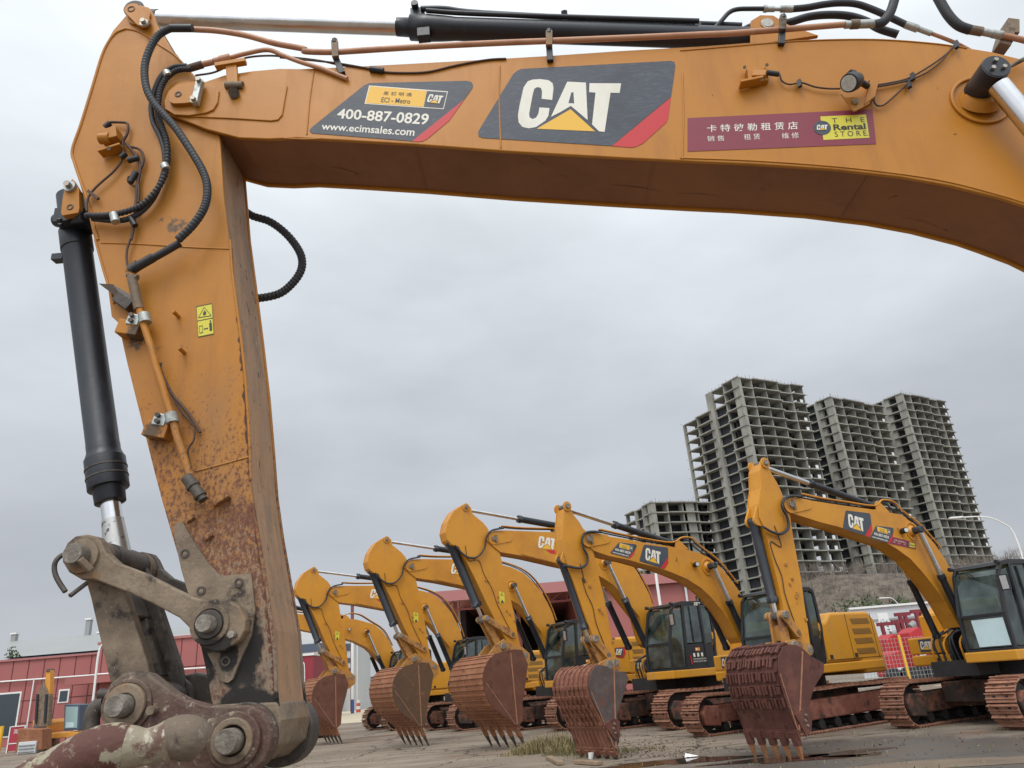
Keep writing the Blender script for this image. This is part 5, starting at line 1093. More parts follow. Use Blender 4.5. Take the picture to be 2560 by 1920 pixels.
# ---- type A (three alike): traced once
lk = .22
def A_(pts, l=lk): return tr(PA, pts, l, c1)
A_spec = dict(bw=.24, sw=.20, rb=.095,
    boom=tr(PA, [c1(1190, 345), c1(1205, 305), c1(1235, 292), c1(1300, 290), c1(1500, 298), c1(1600, 300), c2(205, 310), c2(320, 325), c2(400, 335), c2(480, 358), c2(560, 400), c2(620, 460), c2(670, 520), c2(715, 600), c2(745, 660), c2(765, 720), c2(780, 900), c2(760, 960), c2(735, 940), c2(712, 870), c2(690, 790), c2(635, 720), c2(590, 660), c2(540, 605), c2(480, 565), c2(420, 535), c2(320, 505), c2(205, 480), c2(0, 425), c1(1500, 455), c1(1400, 437), c1(1270, 415), c1(1215, 370)], .24),
    stick=A_([(1055, 140), (1080, 140), (1100, 158), (1110, 195), (1140, 220), (1170, 245), (1198, 280), (1210, 310), (1225, 370), (1262, 400), (1290, 520), (1320, 640), (1350, 780), (1372, 900), (1390, 975), (1428, 1000), (1420, 1040), (1370, 1020), (1330, 960), (1290, 900), (1258, 845), (1190, 710), (1135, 590), (1075, 470), (1030, 385), (990, 372), (965, 345), (953, 300), (965, 240), (1000, 180)], .20),
    bs=A_([(1232, 337)], .26)[0], bp=tr(PA, [c2(488, 478)], .26)[0], top=A_([(1070, 158)], .2)[0], left=A_([(985, 362)], .05)[0], ul=A_([(1190, 797)], .22)[0], ls=A_([(1340, 893)], .22)[0], bl=A_([(1285, 957)], .3)[0], bsb=A_([(1410, 1010)], .26)[0],
    aclug=tr(PA, [c2(330, 285)], 0)[0], ackb=.46, bckb=.16, foot=tr(PA, [c2(725, 950)], .41)[0], bmkb=.44, lamp=tr(PA, [c2(330, 430)], .25)[0],
    ears=A_([(1200, 1005), (1240, 950), (1290, 915), (1340, 950), (1400, 965), (1440, 1000), (1440, 1060), (1400, 1100), (1300, 1090), (1220, 1060)], .3),
    hose=tr(PA, [c1(1290, 275), c1(1220, 290), c1(1190, 330), c1(1180, 390), c1(1140, 440), c1(1090, 445), c1(1050, 420), c1(1010, 375)], .26), pipe=tr(PA, [c1(1280, 275), c1(1400, 285), c1(1590, 290), c2(205, 300), c2(400, 325), c2(560, 390), c2(660, 495), c2(730, 620), c2(770, 720)], .1),
    wsticker=A_([(1262, 640), (1292, 650), (1295, 705), (1265, 712)], .205),
    bucket=(A_([(1242, 1000), (1205, 1030), (1178, 1080), (1167, 1140), (1174, 1200), (1192, 1255), (1225, 1310), (1275, 1352), (1322, 1386), (1368, 1425)], .97), A_([(1400, 1385), (1398, 1280), (1418, 1150), (1428, 1060), (1395, 978), (1350, 975), (1290, 985)], .97), .97, A_([(1428, 1552)], .93)[0], 'h', M['bucket_a'], M['bucket_side'], M['tooth']))
A3 = empty('excavator', PA.p, PA.rz)
tag(A3, 'yellow excavator with the number 352 on its cab and a wide ribbed brown bucket', 'excavator', 'yellow excavators parked in the yard')
bm3, st3 = make_arm(A3, PA, A_spec)
q = [Vector((p[0], .243, p[1])) for p in tr(PA, [c1(1484, 322), c1(1592, 332), c1(1588, 402), c1(1487, 398)], .24)]
piece('emblem_decal', bm3, lambda b: emblem(b, q, (0, .003, 0), letters_only=True) or b.face([Vector((p[0], .242, p[1])) for p in tr(PA, [c1(1530, 404), c1(1592, 404), c1(1610, 404), c1(1605, 430), c1(1560, 424)], .24)], M['decal_red']))
SCA = 1.09
make_house(A3, -4.80, SCA, dict(door_decal=True))
def num(b): put_text(b, '352', [(A3x, 1.45 * SCA, z) for A3x, z in tr(PA, [c2(1000, 703), c2(1036, 705), c2(1035, 724), c2(999, 722)], 1.57)], M['decal_white'], .03)
o = piece('number_decal', [c for c in A3.children if c.name.startswith('cab')][0], num); o['skipcopy'] = 1
def sidemb(b):
    p = tr(PA, [c2(1185, 888), c2(1240, 884), c2(1250, 925), c2(1240, 955), c2(1190, 950)], 1.58); yy = 1.45 * SCA
    b.face([(u, yy + .004, v) for u, v in p], M['decal_red']); p = tr(PA, [c2(1180, 893), c2(1228, 888), c2(1236, 925), c2(1226, 948), c2(1183, 945)], 1.58); b.face([(u, yy + .008, v) for u, v in p], M['decal_grey'])
    p = tr(PA, [c2(1188, 897), c2(1226, 893), c2(1226, 938), c2(1188, 940)], 1.58); emblem(b, [(u, yy + .01, v) for u, v in p], (0, .003, 0), letters_only=True)
piece('emblem_decal', [c for c in A3.children if c.name.startswith('engine_hood')][0], sidemb)
make_track(A3, -4.35, 1.27, SCA, M['track'], M['mud']); make_track(A3, -4.35, -1.27, SCA, M['track'], M['mud'])
A2 = copy_tree(A3); A2.location = (-3.99, 24.89, 0); A2['label'] = 'yellow excavator whose bucket has an olive brown side and orange ribbed back'
A1 = copy_tree(A3); A1.location = (-7.73, 29.73, 0); A1['label'] = 'yellow excavator whose brown bucket hangs farthest left, partly behind the near stick'
# the middle one has an olive grey bucket side
for ch in A2.children:
    if ch.name.startswith('bucket') and 'link' not in ch.name and 'cyl' not in ch.name:
        for sp in ch.children:
            if sp.name.startswith('side_plate'):
                sp.data = sp.data.copy(); sp.data.materials[0] = M['bucket_olive']
# ---- B4
P = PB4
B4 = empty('excavator', P.p, P.rz)
tag(B4, 'yellow excavator with grey sided bucket of vertical ribs resting in the dry grass', 'excavator', 'yellow excavators parked in the yard')
def T4(pts, l): return tr(P, pts, l, c4)
B4_spec = dict(bw=.19, sw=.16, rb=.075,
    boom=T4([(468, 430), (475, 400), (500, 382), (560, 375), (600, 385), (720, 410), (880, 435), (1060, 470), (1300, 505), (1420, 530), (1600, 570), (1700, 620), (1800, 700), (1900, 810), (1980, 920), (2035, 1010), (2070, 1150), (2075, 1400), (2040, 1480), (1990, 1420), (1920, 1290), (1830, 1150), (1720, 1020), (1620, 925), (1480, 835), (1330, 772), (1200, 725), (1020, 680), (880, 640), (700, 605), (620, 580), (540, 550), (480, 490)], .19),
    stick=T4([(258, 78), (275, 80), (300, 105), (318, 150), (345, 195), (395, 260), (430, 320), (455, 370), (480, 450), (530, 530), (560, 650), (590, 800), (640, 1000), (680, 1200), (720, 1400), (750, 1550), (775, 1650), (790, 1760), (770, 1800), (730, 1760), (660, 1655), (600, 1545), (540, 1420), (480, 1270), (420, 1100), (350, 890), (290, 730), (262, 650), (240, 560), (226, 430), (228, 290), (240, 160)], .16),
    bs=T4([(490, 435)], .22)[0], bp=T4([(1690, 712)], .2)[0], top=T4([(268, 105)], .16)[0], left=T4([(232, 640)], .05)[0], ul=T4([(510, 1440)], .05)[0], ls=T4([(690, 1600)], .2)[0], bsb=tr(P, [c2(543, 1052)], .2)[0], bl=tr(P, [c2(500, 1065)], .2)[0],
    aclug=T4([(1355, 485)], 0)[0], ackb=.43, bckb=.13, foot=T4([(2100, 1500)], .36)[0], bmkb=.44, lamp=T4([(1555, 695)], .2)[0],
    ears=tr(P, [c2(420, 1090), c2(460, 1050), c2(500, 1030), c2(545, 1020), c2(575, 1040), c2(575, 1090), c2(540, 1120), c2(450, 1120)], .24),
    hose=T4([(620, 360), (520, 355), (450, 375), (425, 440), (440, 520), (480, 600), (470, 680), (400, 720), (300, 705), (240, 695)], .22), pipe=T4([(600, 360), (800, 405), (1060, 455), (1320, 490), (1420, 440), (1530, 450), (1600, 520), (1800, 680), (1980, 900)], .08),
    bucket=(tr(P, [c2(458, 1064), c2(425, 1082), c2(402, 1120), c2(395, 1185), c2(408, 1245), c2(440, 1315), c2(475, 1375), c2(500, 1430), c2(528, 1500), c2(552, 1565)], .65), tr(P, [c2(572, 1500), c2(562, 1390), c2(556, 1350), c2(590, 1260), c2(626, 1140), c2(605, 1104), c2(545, 1100), c2(505, 1075)], .65), .65, tr(P, [c2(572, 1625)], .6)[0], 'v', M['bucket_brown'], M['bucket_grey'], M['tooth']))
bm4, st4 = make_arm(B4, P, B4_spec)
def Q3(pts, l): return [Vector((p[0], l, p[1])) for p in pts]
q = Q3(T4(affq([(1240, 372), (2062, 330), (1034, 705)], [(1045, 493), (1285, 525), (1000, 648)], EMC), .19), .194)
piece('emblem_decal', bm4, lambda b: emblem(b, q, (0, .002, 0)))
q = Q3(T4(affq([(470, 434), (1000, 430), (155, 688)], [(797, 466), (968, 492), (708, 572)], PHC), .19), .194)
piece('phone_decal', bm4, lambda b: rental_phone(b, q, (0, .002, 0)))
make_house(B4, -4.03, 1.0, dict())
make_track(B4, -3.6, 1.17, 1.0, M['track'], M['mudred'], 5.2); make_track(B4, -3.6, -1.17, 1.0, M['track'], M['mudred'], 5.2)
# side cutter plates on the bucket
def cutter(Bx, pts, w):
    bk = [c for c in Bx.children if c.name.split('.')[0] == 'bucket'][0]
    for sg in (1, -1): piece('side_cutter', bk, lambda b: (b.prism(pts, sg * w, sg * (w + .035), M['bucket_maroon']), [b.pin((sum(p[0] for p in pts) / len(pts) + dx, sum(p[1] for p in pts) / len(pts) + dz), sg * (w + .03), sg * (w + .06), .022, M['pin'], 8) for dx, dz in ((0, .08), (.03, 0), (0, -.08))]), .006)
cutter(B4, tr(P, [c2(480, 1412), c2(530, 1370), c2(570, 1388), c2(572, 1480), c2(548, 1502)], .66), .656)
# ---- B5
P = PB5
B5 = empty('excavator', P.p, P.rz)
tag(B5, 'yellow excavator at the right edge with a maroon bucket covered in rows of blocks', 'excavator', 'yellow excavators parked in the yard')
def T5(pts, l): return tr(P, pts, l, c5)
B5_spec = dict(bw=.19, sw=.16, rb=.072,
    boom=T5([(368, 440), (372, 405), (397, 385), (430, 385), (520, 400), (560, 410), (820, 450), (1060, 482), (1260, 520), (1330, 575), (1430, 650), (1520, 750), (1600, 870), (1665, 990), (1690, 1100), (1735, 1300), (1750, 1380), (1715, 1400), (1690, 1355), (1600, 1200), (1500, 1065), (1420, 965), (1330, 865), (1220, 785), (1140, 738), (1000, 692), (760, 612), (620, 577), (480, 532), (400, 507), (372, 470)], .19),
    stick=T5([(175, 92), (195, 98), (215, 130), (240, 190), (290, 270), (325, 345), (345, 420), (385, 470), (400, 600), (420, 720), (450, 880), (480, 1040), (500, 1200), (530, 1400), (550, 1545), (540, 1600), (500, 1590), (440, 1480), (390, 1350), (345, 1260), (310, 1100), (262, 900), (212, 700), (180, 600), (152, 540), (146, 430), (160, 310), (155, 170)], .16),
    bs=T5([(395, 440)], .22)[0], bp=T5([(1340, 648)], .2)[0], top=T5([(190, 118)], .16)[0], left=T5([(118, 570)], .05)[0], ul=T5([(300, 1305)], .05)[0], ls=T5([(455, 1440)], .2)[0], bsb=T5([(535, 1570)], .22)[0], bl=T5([(395, 1545)], .2)[0],
    aclug=T5([(1040, 455)], 0)[0], ackb=.42, bckb=.13, foot=T5([(1780, 1440)], .36)[0], bmkb=.44, lamp=T5([(1258, 650)], .2)[0],
    ears=T5([(300, 1560), (360, 1500), (420, 1490), (520, 1520), (560, 1560), (555, 1610), (500, 1640), (330, 1620)], .24),
    hose=T5([(480, 375), (400, 370), (345, 395), (330, 460), (370, 540), (375, 620), (320, 665), (250, 650), (180, 610)], .22), pipe=T5([(480, 378), (620, 410), (820, 440), (1040, 470), (1100, 425), (1190, 440), (1260, 510), (1400, 620), (1560, 800)], .08),
    bucket=(tr(P, [c3(352, 1034), c3(318, 1048), c3(295, 1090), c3(291, 1150), c3(303, 1220), c3(325, 1300), c3(350, 1370), c3(378, 1440), c3(398, 1488)], .62), tr(P, [c3(440, 1480), c3(452, 1340), c3(472, 1260), c3(527, 1170), c3(525, 1130), c3(462, 1095), c3(425, 1060), c3(392, 1038)], .62), .62, tr(P, [c3(432, 1628)], .58)[0], 'b', M['bucket_maroon'], M['bucket_maroon'], M['tooth_tan']))
bm5, st5 = make_arm(B5, P, B5_spec)
q = Q3(T5(affq([(1240, 372), (2062, 330), (1034, 705)], [(822, 490), (1012, 515), (802, 622)], EMC), .19), .194)
piece('emblem_decal', bm5, lambda b: emblem(b, q, (0, .002, 0)))
q = Q3(T5(affq([(470, 434), (1000, 430), (155, 688)], [(1062, 605), (1190, 625), (1012, 698)], PHC), .19), .196)
piece('phone_decal', bm5, lambda b: rental_phone(b, q, (0, .002, 0)))
q = Q3(T5([(1180, 690), (1370, 740), (1368, 790), (1163, 745)], .19), .1935)
piece('rental_decal', bm5, lambda b: rental_store(b, q, (0, .002, 0)))
make_house(B5, -4.03, 1.0, dict(paper=True))
make_track(B5, -3.5, 1.17, 1.0, M['track'], M['mud']); make_track(B5, -3.5, -1.17, 1.0, M['track'], M['mud'])
cutter(B5, tr(P, [c3(375, 1390), c3(425, 1352), c3(462, 1378), c3(456, 1470), c3(432, 1502)], .63), .626)

# ---- A0, farthest along the row: low arm, mostly behind the near stick
P = Pose(-11.2, 34.6, 32)
A0 = empty('excavator', P.p, P.rz)
tag(A0, 'farthest yellow excavator, only its lowered boom, tracks and cab corner showing', 'excavator', 'yellow excavators parked in the yard')
def T0(pts, l): return tr(P, pts, l, c1)
A0_spec = dict(bw=.24, sw=.20, rb=.09,
    boom=T0([(5, 830), (0, 780), (30, 755), (95, 770), (150, 775), (340, 798), (440, 803), (540, 830), (590, 870), (630, 930), (665, 1000), (700, 1090), (705, 1180), (670, 1200), (640, 1150), (600, 1065), (550, 1010), (500, 965), (430, 930), (345, 905), (150, 868), (95, 855), (40, 850)], .24),
    stick=T0([(-60, 700), (-40, 690), (0, 720), (35, 780), (60, 850), (80, 950), (100, 1050), (110, 1130), (80, 1150), (40, 1080), (-10, 960), (-50, 850), (-80, 760)], .20),
    bs=T0([(20, 795)], .26)[0], bp=T0([(497, 875)], .26)[0], top=T0([(-45, 705)], .2)[0], left=T0([(-75, 790)], .05)[0], ul=T0([(-20, 1040)], .22)[0], ls=T0([(60, 1070)], .22)[0], bl=T0([(30, 1120)], .3)[0], bsb=T0([(92, 1125)], .26)[0],
    aclug=T0([(370, 790)], 0)[0], ackb=.3, bckb=.2, foot=T0([(640, 1190)], .41)[0], bmkb=.44, lamp=T0([(400, 862)], .25)[0],
    ears=T0([(10, 1140), (30, 1090), (90, 1090), (120, 1130), (120, 1180), (20, 1180)], .3),
    hose=T0([(90, 765), (40, 770), (20, 800), (20, 860), (-20, 900), (-60, 860)], .26), pipe=T0([(60, 760), (200, 775), (340, 790), (400, 775), (460, 780), (520, 815), (600, 870), (650, 960)], .1),
    bucket=(T0([(20, 1170), (-20, 1210), (-30, 1280), (0, 1350), (60, 1400), (140, 1440), (220, 1470), (280, 1480)], .9), T0([(320, 1440), (300, 1360), (262, 1290), (200, 1210), (130, 1160)], .9), .9, T0([(330, 1475)], .86)[0], 'h', M['bucket_a'], M['bucket_side'], M['tooth']))
make_arm(A0, P, A0_spec); make_house(A0, -4.8, SCA, dict(door_decal=True))
make_track(A0, -4.35, 1.27, SCA, M['track_b'], M['mud']); make_track(A0, -4.35, -1.27, SCA, M['track_b'], M['mud'])

# ================================================================== the setting
def gmat():
    m, n, l, p = mat_new('ground'); tcn = n.new('ShaderNodeTexCoord')
    def noi(sc, det=8, rough=.6, st=(1, 1, 1), w=0):
        mp_ = n.new('ShaderNodeMapping'); mp_.inputs['Scale'].default_value = st; mp_.inputs['Rotation'].default_value = (0, 0, R(18)); mp_.inputs['Location'].default_value = (w, w, 0); l.new(tcn.outputs['Object'], mp_.inputs[0])
        t = n.new('ShaderNodeTexNoise'); t.inputs['Scale'].default_value = sc; t.inputs['Detail'].default_value = det; t.inputs['Roughness'].default_value = rough; l.new(mp_.outputs[0], t.inputs['Vector']); return t.outputs['Fac']
    def rng(o, a, c):
        r = n.new('ShaderNodeMapRange'); r.inputs['From Min'].default_value = a; r.inputs['From Max'].default_value = c; l.new(o, r.inputs['Value']); return r.outputs[0]
    def mix(f, a, c):
        x = n.new('ShaderNodeMix'); x.data_type = 'RGBA'; l.new(f, x.inputs[0])
        if isinstance(a, tuple): x.inputs[6].default_value = (*a, 1)
        else: l.new(a, x.inputs[6])
        x.inputs[7].default_value = (*c, 1); return x.outputs[2]
    c = mix(rng(noi(.25), .4, .65), (.225, .182, .138), (.165, .135, .105))
    c = mix(rng(noi(.9, st=(.25, 1, 1), w=5), .5, .7), c, (.29, .245, .19))
    c = mix(rng(noi(.55, st=(.4, 1, 1), w=11), .56, .66), c, (.16, .085, .055))
    c = mix(rng(noi(2.4, st=(.5, 1, 1), w=3), .6, .75), c, (.075, .062, .052))
    sp = n.new('ShaderNodeSeparateXYZ'); l.new(tcn.outputs['Object'], sp.inputs[0])
    # wet mud round the excavator on the right
    vd = n.new('ShaderNodeVectorMath'); vd.operation = 'DISTANCE'; l.new(tcn.outputs['Object'], vd.inputs[0]); vd.inputs[1].default_value = (5.5, 12.8, 0)
    ma = n.new('ShaderNodeMath'); ma.operation = 'MULTIPLY_ADD'; l.new(noi(.7, w=8), ma.inputs[0]); ma.inputs[1].default_value = 6; l.new(vd.outputs['Value'], ma.inputs[2])
    wet = n.new('ShaderNodeMapRange'); wet.inputs['From Min'].default_value = 7.6; wet.inputs['From Max'].default_value = 6.0; l.new(ma.outputs[0], wet.inputs['Value'])
    c = mix(wet.outputs[0], c, (.095, .085, .075))
    vo = n.new('ShaderNodeTexVoronoi'); vo.feature = 'DISTANCE_TO_EDGE'; vo.inputs['Scale'].default_value = .21
    wv = n.new('ShaderNodeVectorMath'); wv.operation = 'SCALE'; nn_ = n.new('ShaderNodeTexNoise'); nn_.inputs['Scale'].default_value = 1.3; nn_.inputs['Detail'].default_value = 6; l.new(tcn.outputs['Object'], nn_.inputs['Vector']); l.new(nn_.outputs['Color'], wv.inputs[0]); wv.inputs['Scale'].default_value = 1.1
    av = n.new('ShaderNodeVectorMath'); l.new(tcn.outputs['Object'], av.inputs[0]); l.new(wv.outputs[0], av.inputs[1]); l.new(av.outputs[0], vo.inputs['Vector'])
    ck = n.new('ShaderNodeMapRange'); ck.inputs['From Min'].default_value = .009; ck.inputs['From Max'].default_value = .004; l.new(vo.outputs['Distance'], ck.inputs['Value'])
    c = mix(ck.outputs[0], c, (.06, .048, .038))
    wvn = n.new('ShaderNodeTexWave'); wvn.inputs['Scale'].default_value = .55; wvn.inputs['Distortion'].default_value = 5; wvn.inputs['Detail'].default_value = 4; wvn.inputs['Detail Scale'].default_value = .6
    mw = n.new('ShaderNodeMapping'); mw.inputs['Rotation'].default_value = (0, 0, R(72)); l.new(tcn.outputs['Object'], mw.inputs[0]); l.new(mw.outputs[0], wvn.inputs['Vector'])
    mm = n.new('ShaderNodeMath'); mm.operation = 'MULTIPLY'; l.new(rng(wvn.outputs['Fac'], .62, .8), mm.inputs[0]); l.new(rng(noi(.35, w=21), .5, .62), mm.inputs[1])
    c = mix(mm.outputs[0], c, (.115, .085, .062))
    l.new(c, p.inputs['Base Color'])
    r = n.new('ShaderNodeMapRange'); r.inputs['To Min'].default_value = .9; r.inputs['To Max'].default_value = .42; l.new(wet.outputs[0], r.inputs['Value']); l.new(r.outputs[0], p.inputs['Roughness'])
    p.inputs['Specular IOR Level'].default_value = .3
    b_ = n.new('ShaderNodeBump'); b_.inputs['Strength'].default_value = .5; b_.inputs['Distance'].default_value = .04; l.new(noi(3.5, 10, .7), b_.inputs['Height']); l.new(b_.outputs[0], p.inputs['Normal'])
    return m
b = MB(); b.face([(-1500, -200, 0), (1500, -200, 0), (1500, 2500, 0), (-1500, 2500, 0)], gmat()); tag(b.build('ground'), kind='structure')
def blob(c, rx, ry, z, mat, name, n=26, seed=1, jag=.25):
    random.seed(seed); ph = [random.uniform(0, 6.28) for _ in range(4)]
    pts = []
    for k in range(n * 2):
        t = 2 * PI * k / (n * 2); r = 1 + jag * (.5 * math.sin(2 * t + ph[0]) + .3 * math.sin(3 * t + ph[1]) + .25 * math.sin(5 * t + ph[2]) + .15 * math.sin(9 * t + ph[3])); pts.append((c[0] + rx * r * math.cos(t), c[1] + ry * r * math.sin(t), z))
    b = MB(); b.face(pts, mat); return tag(b.build(name), kind='structure')
def watermat():
    m, n, l, p = mat_new('puddle_water'); p.inputs['Base Color'].default_value = (.035, .03, .024, 1); p.inputs['Roughness'].default_value = .06; p.inputs['Specular IOR Level'].default_value = .6
    tcn = n.new('ShaderNodeTexCoord'); t = n.new('ShaderNodeTexNoise'); t.inputs['Scale'].default_value = 5; l.new(tcn.outputs['Object'], t.inputs['Vector']); bb = n.new('ShaderNodeBump'); bb.inputs['Strength'].default_value = .06; l.new(t.outputs['Fac'], bb.inputs['Height']); l.new(bb.outputs[0], p.inputs['Normal']); return m
M['water'] = watermat(); M['wetmud'] = plain('wet_mud', (.055, .043, .035), .3, var=.4, vs=3, bump=.6, bs=6)
g = hpt(1690, 1905, 0); blob(g, 1.1, .55, .005, M['water'], 'puddle', seed=3, jag=.5)
g = hpt(1960, 1899, 0); blob(g, 1.2, .35, .005, M['water'], 'puddle', seed=5, jag=.6)
g = hpt(2110, 1885, 0); blob(g, .9, .3, .005, M['wetmud'], 'mud', seed=6, jag=.9)
g = hpt(2350, 1912, 0); blob(g, 2.4, .5, .005, plain('dry_mud_strip', (.15, .11, .075), .9, var=.2, vs=2, bump=.5, bs=5), 'mud', seed=9, jag=.4)
M['sand'] = plain('sand', (.46, .40, .29), .9, var=.12, vs=.5, bump=.3, bs=3)
b = MB(); b.face([(hpt(1950, 1712, 0).x, 36, .004), (60, 36, .004), (90, 72, .004), (hpt(2000, 1672, 0).x, 66, .004)], M['sand']); tag(b.build('sand_strip'), kind='structure')
b = MB(); b.face([(-34, 62, .004), (4, 44, .004), (10, 105, .004), (-30, 110, .004)], M['sand']); tag(b.build('pale_yard_ground'), kind='structure')

# hillside
def hill(name, x0, x1, y0, y1, f, mat, n=60):
    b = MB(); vs = []
    for j in range(n + 1):
        for i in range(n + 1):
            x = x0 + (x1 - x0) * i / n; y = y0 + (y1 - y0) * j / n; vs.append((x, y, f(x, y)))
    b.add(vs, [[j * (n + 1) + i, j * (n + 1) + i + 1, (j + 1) * (n + 1) + i + 1, (j + 1) * (n + 1) + i] for j in range(n) for i in range(n)], mat, True); return tag(b.build(name), kind='structure')
M['scrubsoil'] = layered('hillside_scrub', (.15, .122, .095), [((.065, .055, .042), .5, .45, .6, I3, None, .9), ((.17, .14, .11), .9, .55, .7, I3, None, .9), ((.04, .04, .03), 2, .56, .66, I3, None, .9)], rough=.95, bump=.8, bs=1.5)
def hf(x, y):
    e = max(0, min(1, (x - 40) / 14)); s_ = max(0, min(1, (y - 112) / 40)); s_ = s_ * s_ * (3 - 2 * s_)
    return 16.5 * e * s_ + 1.2 * e * s_ * noise.noise(Vector((x * .07, y * .07, 0))) - .3
hill('hillside', 40, 300, 108, 320, hf, M['scrubsoil'])
b = MB(); random.seed(4)
twig = plain('bare_twigs', (.17, .14, .115), .9, var=.3, vs=1)
for k in range(1500):
    x = random.uniform(48, 150); y = random.uniform(110, 175); z = hf(x, y); h = random.uniform(1.5, 4.2)
    for j in range(9):
        a = random.uniform(0, 6.28); s_ = random.uniform(.15, .5) * h; z0 = z + random.uniform(0, .4) * h
        b.add([(x, y, z0 - .3), (x + .05, y + .05, z0 - .3), (x + s_ * math.cos(a), y + s_ * math.sin(a), z0 + h * random.uniform(.4, .7))], [[0, 1, 2]], twig); 
        b.add([(x + s_ * .5 * math.cos(a), y + s_ * .5 * math.sin(a), z0 + h * .25), (x + s_ * .5 * math.cos(a) + .06, y + s_ * .5 * math.sin(a), z0 + h * .25), (x + s_ * .9 * math.cos(a + .8), y + s_ * .9 * math.sin(a + .8), z0 + h * .6)], [[0, 1, 2]], twig)
tag(b.build('bare_scrub'), kind='stuff')
M['farhill'] = plain('hazy_far_hill', (.13, .17, .22), .95, var=.15, vs=.01)  # blue haze of distance painted into the hill colour
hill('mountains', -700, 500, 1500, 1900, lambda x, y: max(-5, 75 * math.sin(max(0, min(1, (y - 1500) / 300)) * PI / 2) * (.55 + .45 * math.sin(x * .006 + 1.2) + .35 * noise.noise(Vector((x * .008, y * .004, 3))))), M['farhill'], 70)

# ---- unfinished towers
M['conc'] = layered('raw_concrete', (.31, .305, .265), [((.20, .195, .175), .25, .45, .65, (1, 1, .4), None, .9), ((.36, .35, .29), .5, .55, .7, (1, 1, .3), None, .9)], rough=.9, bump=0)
M['concd'] = plain('shaded_concrete', (.028, .030, .034), .9, var=.2, vs=.3)  # interior shade painted in: concrete blackened so the open floors look dark
def tower(c, rdir, wR, wL, floors, base, label, low=0, rebar=True, seed=1, solid=()):
    random.seed(seed); r = Vector((rdir[0], rdir[1], 0)).normalized(); l_ = Vector((-r.y, r.x, 0)); t = empty('unfinished_tower', (c[0], c[1], 0), math.atan2(r.y, r.x))
    tag(t, label, 'building', 'unfinished concrete tower blocks on the hillside')
    H = 3.1; nb = max(3, round(wR / 5.6)); nl = max(2, round(wL / 7))
    ys = [wL * j / nl for j in range(nl + 1)]; xs = [wR * i / nb for i in range(nb + 1)]
    half = int(nl / 2)
    for k in range(base, floors + 1):
        z = k * H; full = k <= floors - low; D_ = wL if full else ys[half]
        jx = [.5 if (i % 3) else -.2 for i in range(nb)]; pts = []
        for i in range(nb): pts += [(xs[i], -jx[i] + random.uniform(-.12, .12)), (xs[i + 1], -jx[i] + random.uniform(-.12, .12))]
        pts += [(wR + .3, .1), (wR + .3, D_)]
        m_ = [y for y in ys if y <= D_ + .1]
        for j in range(len(m_) - 1, 0, -1):
            o = .8 if j % 2 else -.3; pts += [(-o + random.uniform(-.12, .12), m_[j]), (-o + random.uniform(-.12, .12), m_[j - 1])]
        b = MB(); b.prismz(pts, z - .36, z, M['conc']); b.build('floor_slab', t)
        if k == floors or k == floors - low:
            pass
    zt = floors * H; zl = (floors - low) * H; zb = base * H
    for i, x in enumerate(xs):
        for j, y in enumerate(ys):
            edge = i in (0, nb) or j in (0, nl)
            if not edge and (i + j) % 2: continue
            top = zt if y <= ys[half] + .1 else zl; b = MB()
            if j == 0: b.box((x + (.25 if i == 0 else 0), 1.9 if i % 2 else 1.5, (top + zb) / 2 - .15), (.32 if i else 1.5, 3.0 if i % 2 else 2.4, top - zb - .2), M['conc'])
            elif i == 0: b.box((.5, y, (top + zb) / 2 - .15), (1.2, .5 if j != half else 2.6, top - zb - .2), M['conc'])
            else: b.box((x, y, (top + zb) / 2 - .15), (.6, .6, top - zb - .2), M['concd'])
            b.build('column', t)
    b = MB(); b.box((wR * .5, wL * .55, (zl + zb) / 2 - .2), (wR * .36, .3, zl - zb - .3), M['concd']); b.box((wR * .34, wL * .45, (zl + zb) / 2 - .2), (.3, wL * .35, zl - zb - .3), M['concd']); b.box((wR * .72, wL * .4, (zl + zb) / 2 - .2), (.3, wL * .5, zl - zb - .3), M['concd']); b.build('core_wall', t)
    b = MB(); b.box((wR * .42, wL * .52, (zl + zb) / 2 - .2), (wR * .74, wL * .56, zl - zb - .5), M['concd']); b.build('dark_filler_core', t)  # dark box added to fill the inside and stand in for shade
    b = MB()
    for i in range(nb):
        for k in range(base, floors):
            if random.random() < .4:
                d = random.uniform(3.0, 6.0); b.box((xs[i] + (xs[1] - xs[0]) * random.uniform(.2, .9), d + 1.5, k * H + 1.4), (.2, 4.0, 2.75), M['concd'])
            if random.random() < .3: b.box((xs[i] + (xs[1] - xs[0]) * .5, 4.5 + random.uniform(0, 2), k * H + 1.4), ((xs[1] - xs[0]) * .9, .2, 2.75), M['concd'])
            if (i == nb - 1 and random.random() < .5) or random.random() < .02: b.box((xs[i] + (xs[1] - xs[0]) * .6, -.1, k * H + .6), (1.2, .1, 1.1), M['white'])
    for i in solid:
        for k in range(base, floors): b.box((xs[i] + (xs[1] - xs[0]) * .5, .5, k * H + 1.4), ((xs[1] - xs[0]) * .55, .2, 2.75), M['conc'])
    b.build('partition_wall', t)
    b = MB()
    for k in range(26):
        s_ = k / 25 * (wR + ys[half]); p = (s_, .3) if s_ < wR else (.3, s_ - wR)
        b.bar((p[0], p[1], zt - .1), (p[0] + random.uniform(-.1, .1), p[1], zt + random.uniform(.4, 1.3)), .06, .06, M['wire'], (1, 0, 0))
    for k in range(base, floors):
        for p in ((wR + .3, .1), (-.6, wL), (-.6, 0)):
            if random.random() < .7: b.bar((p[0] - .2, p[1], k * H - .1), (p[0] + (.9 if p[0] > 1 else -.7), p[1] - .2, k * H - .1), .09, .09, M['concd'])
    b.build('rebar', t)
    return t
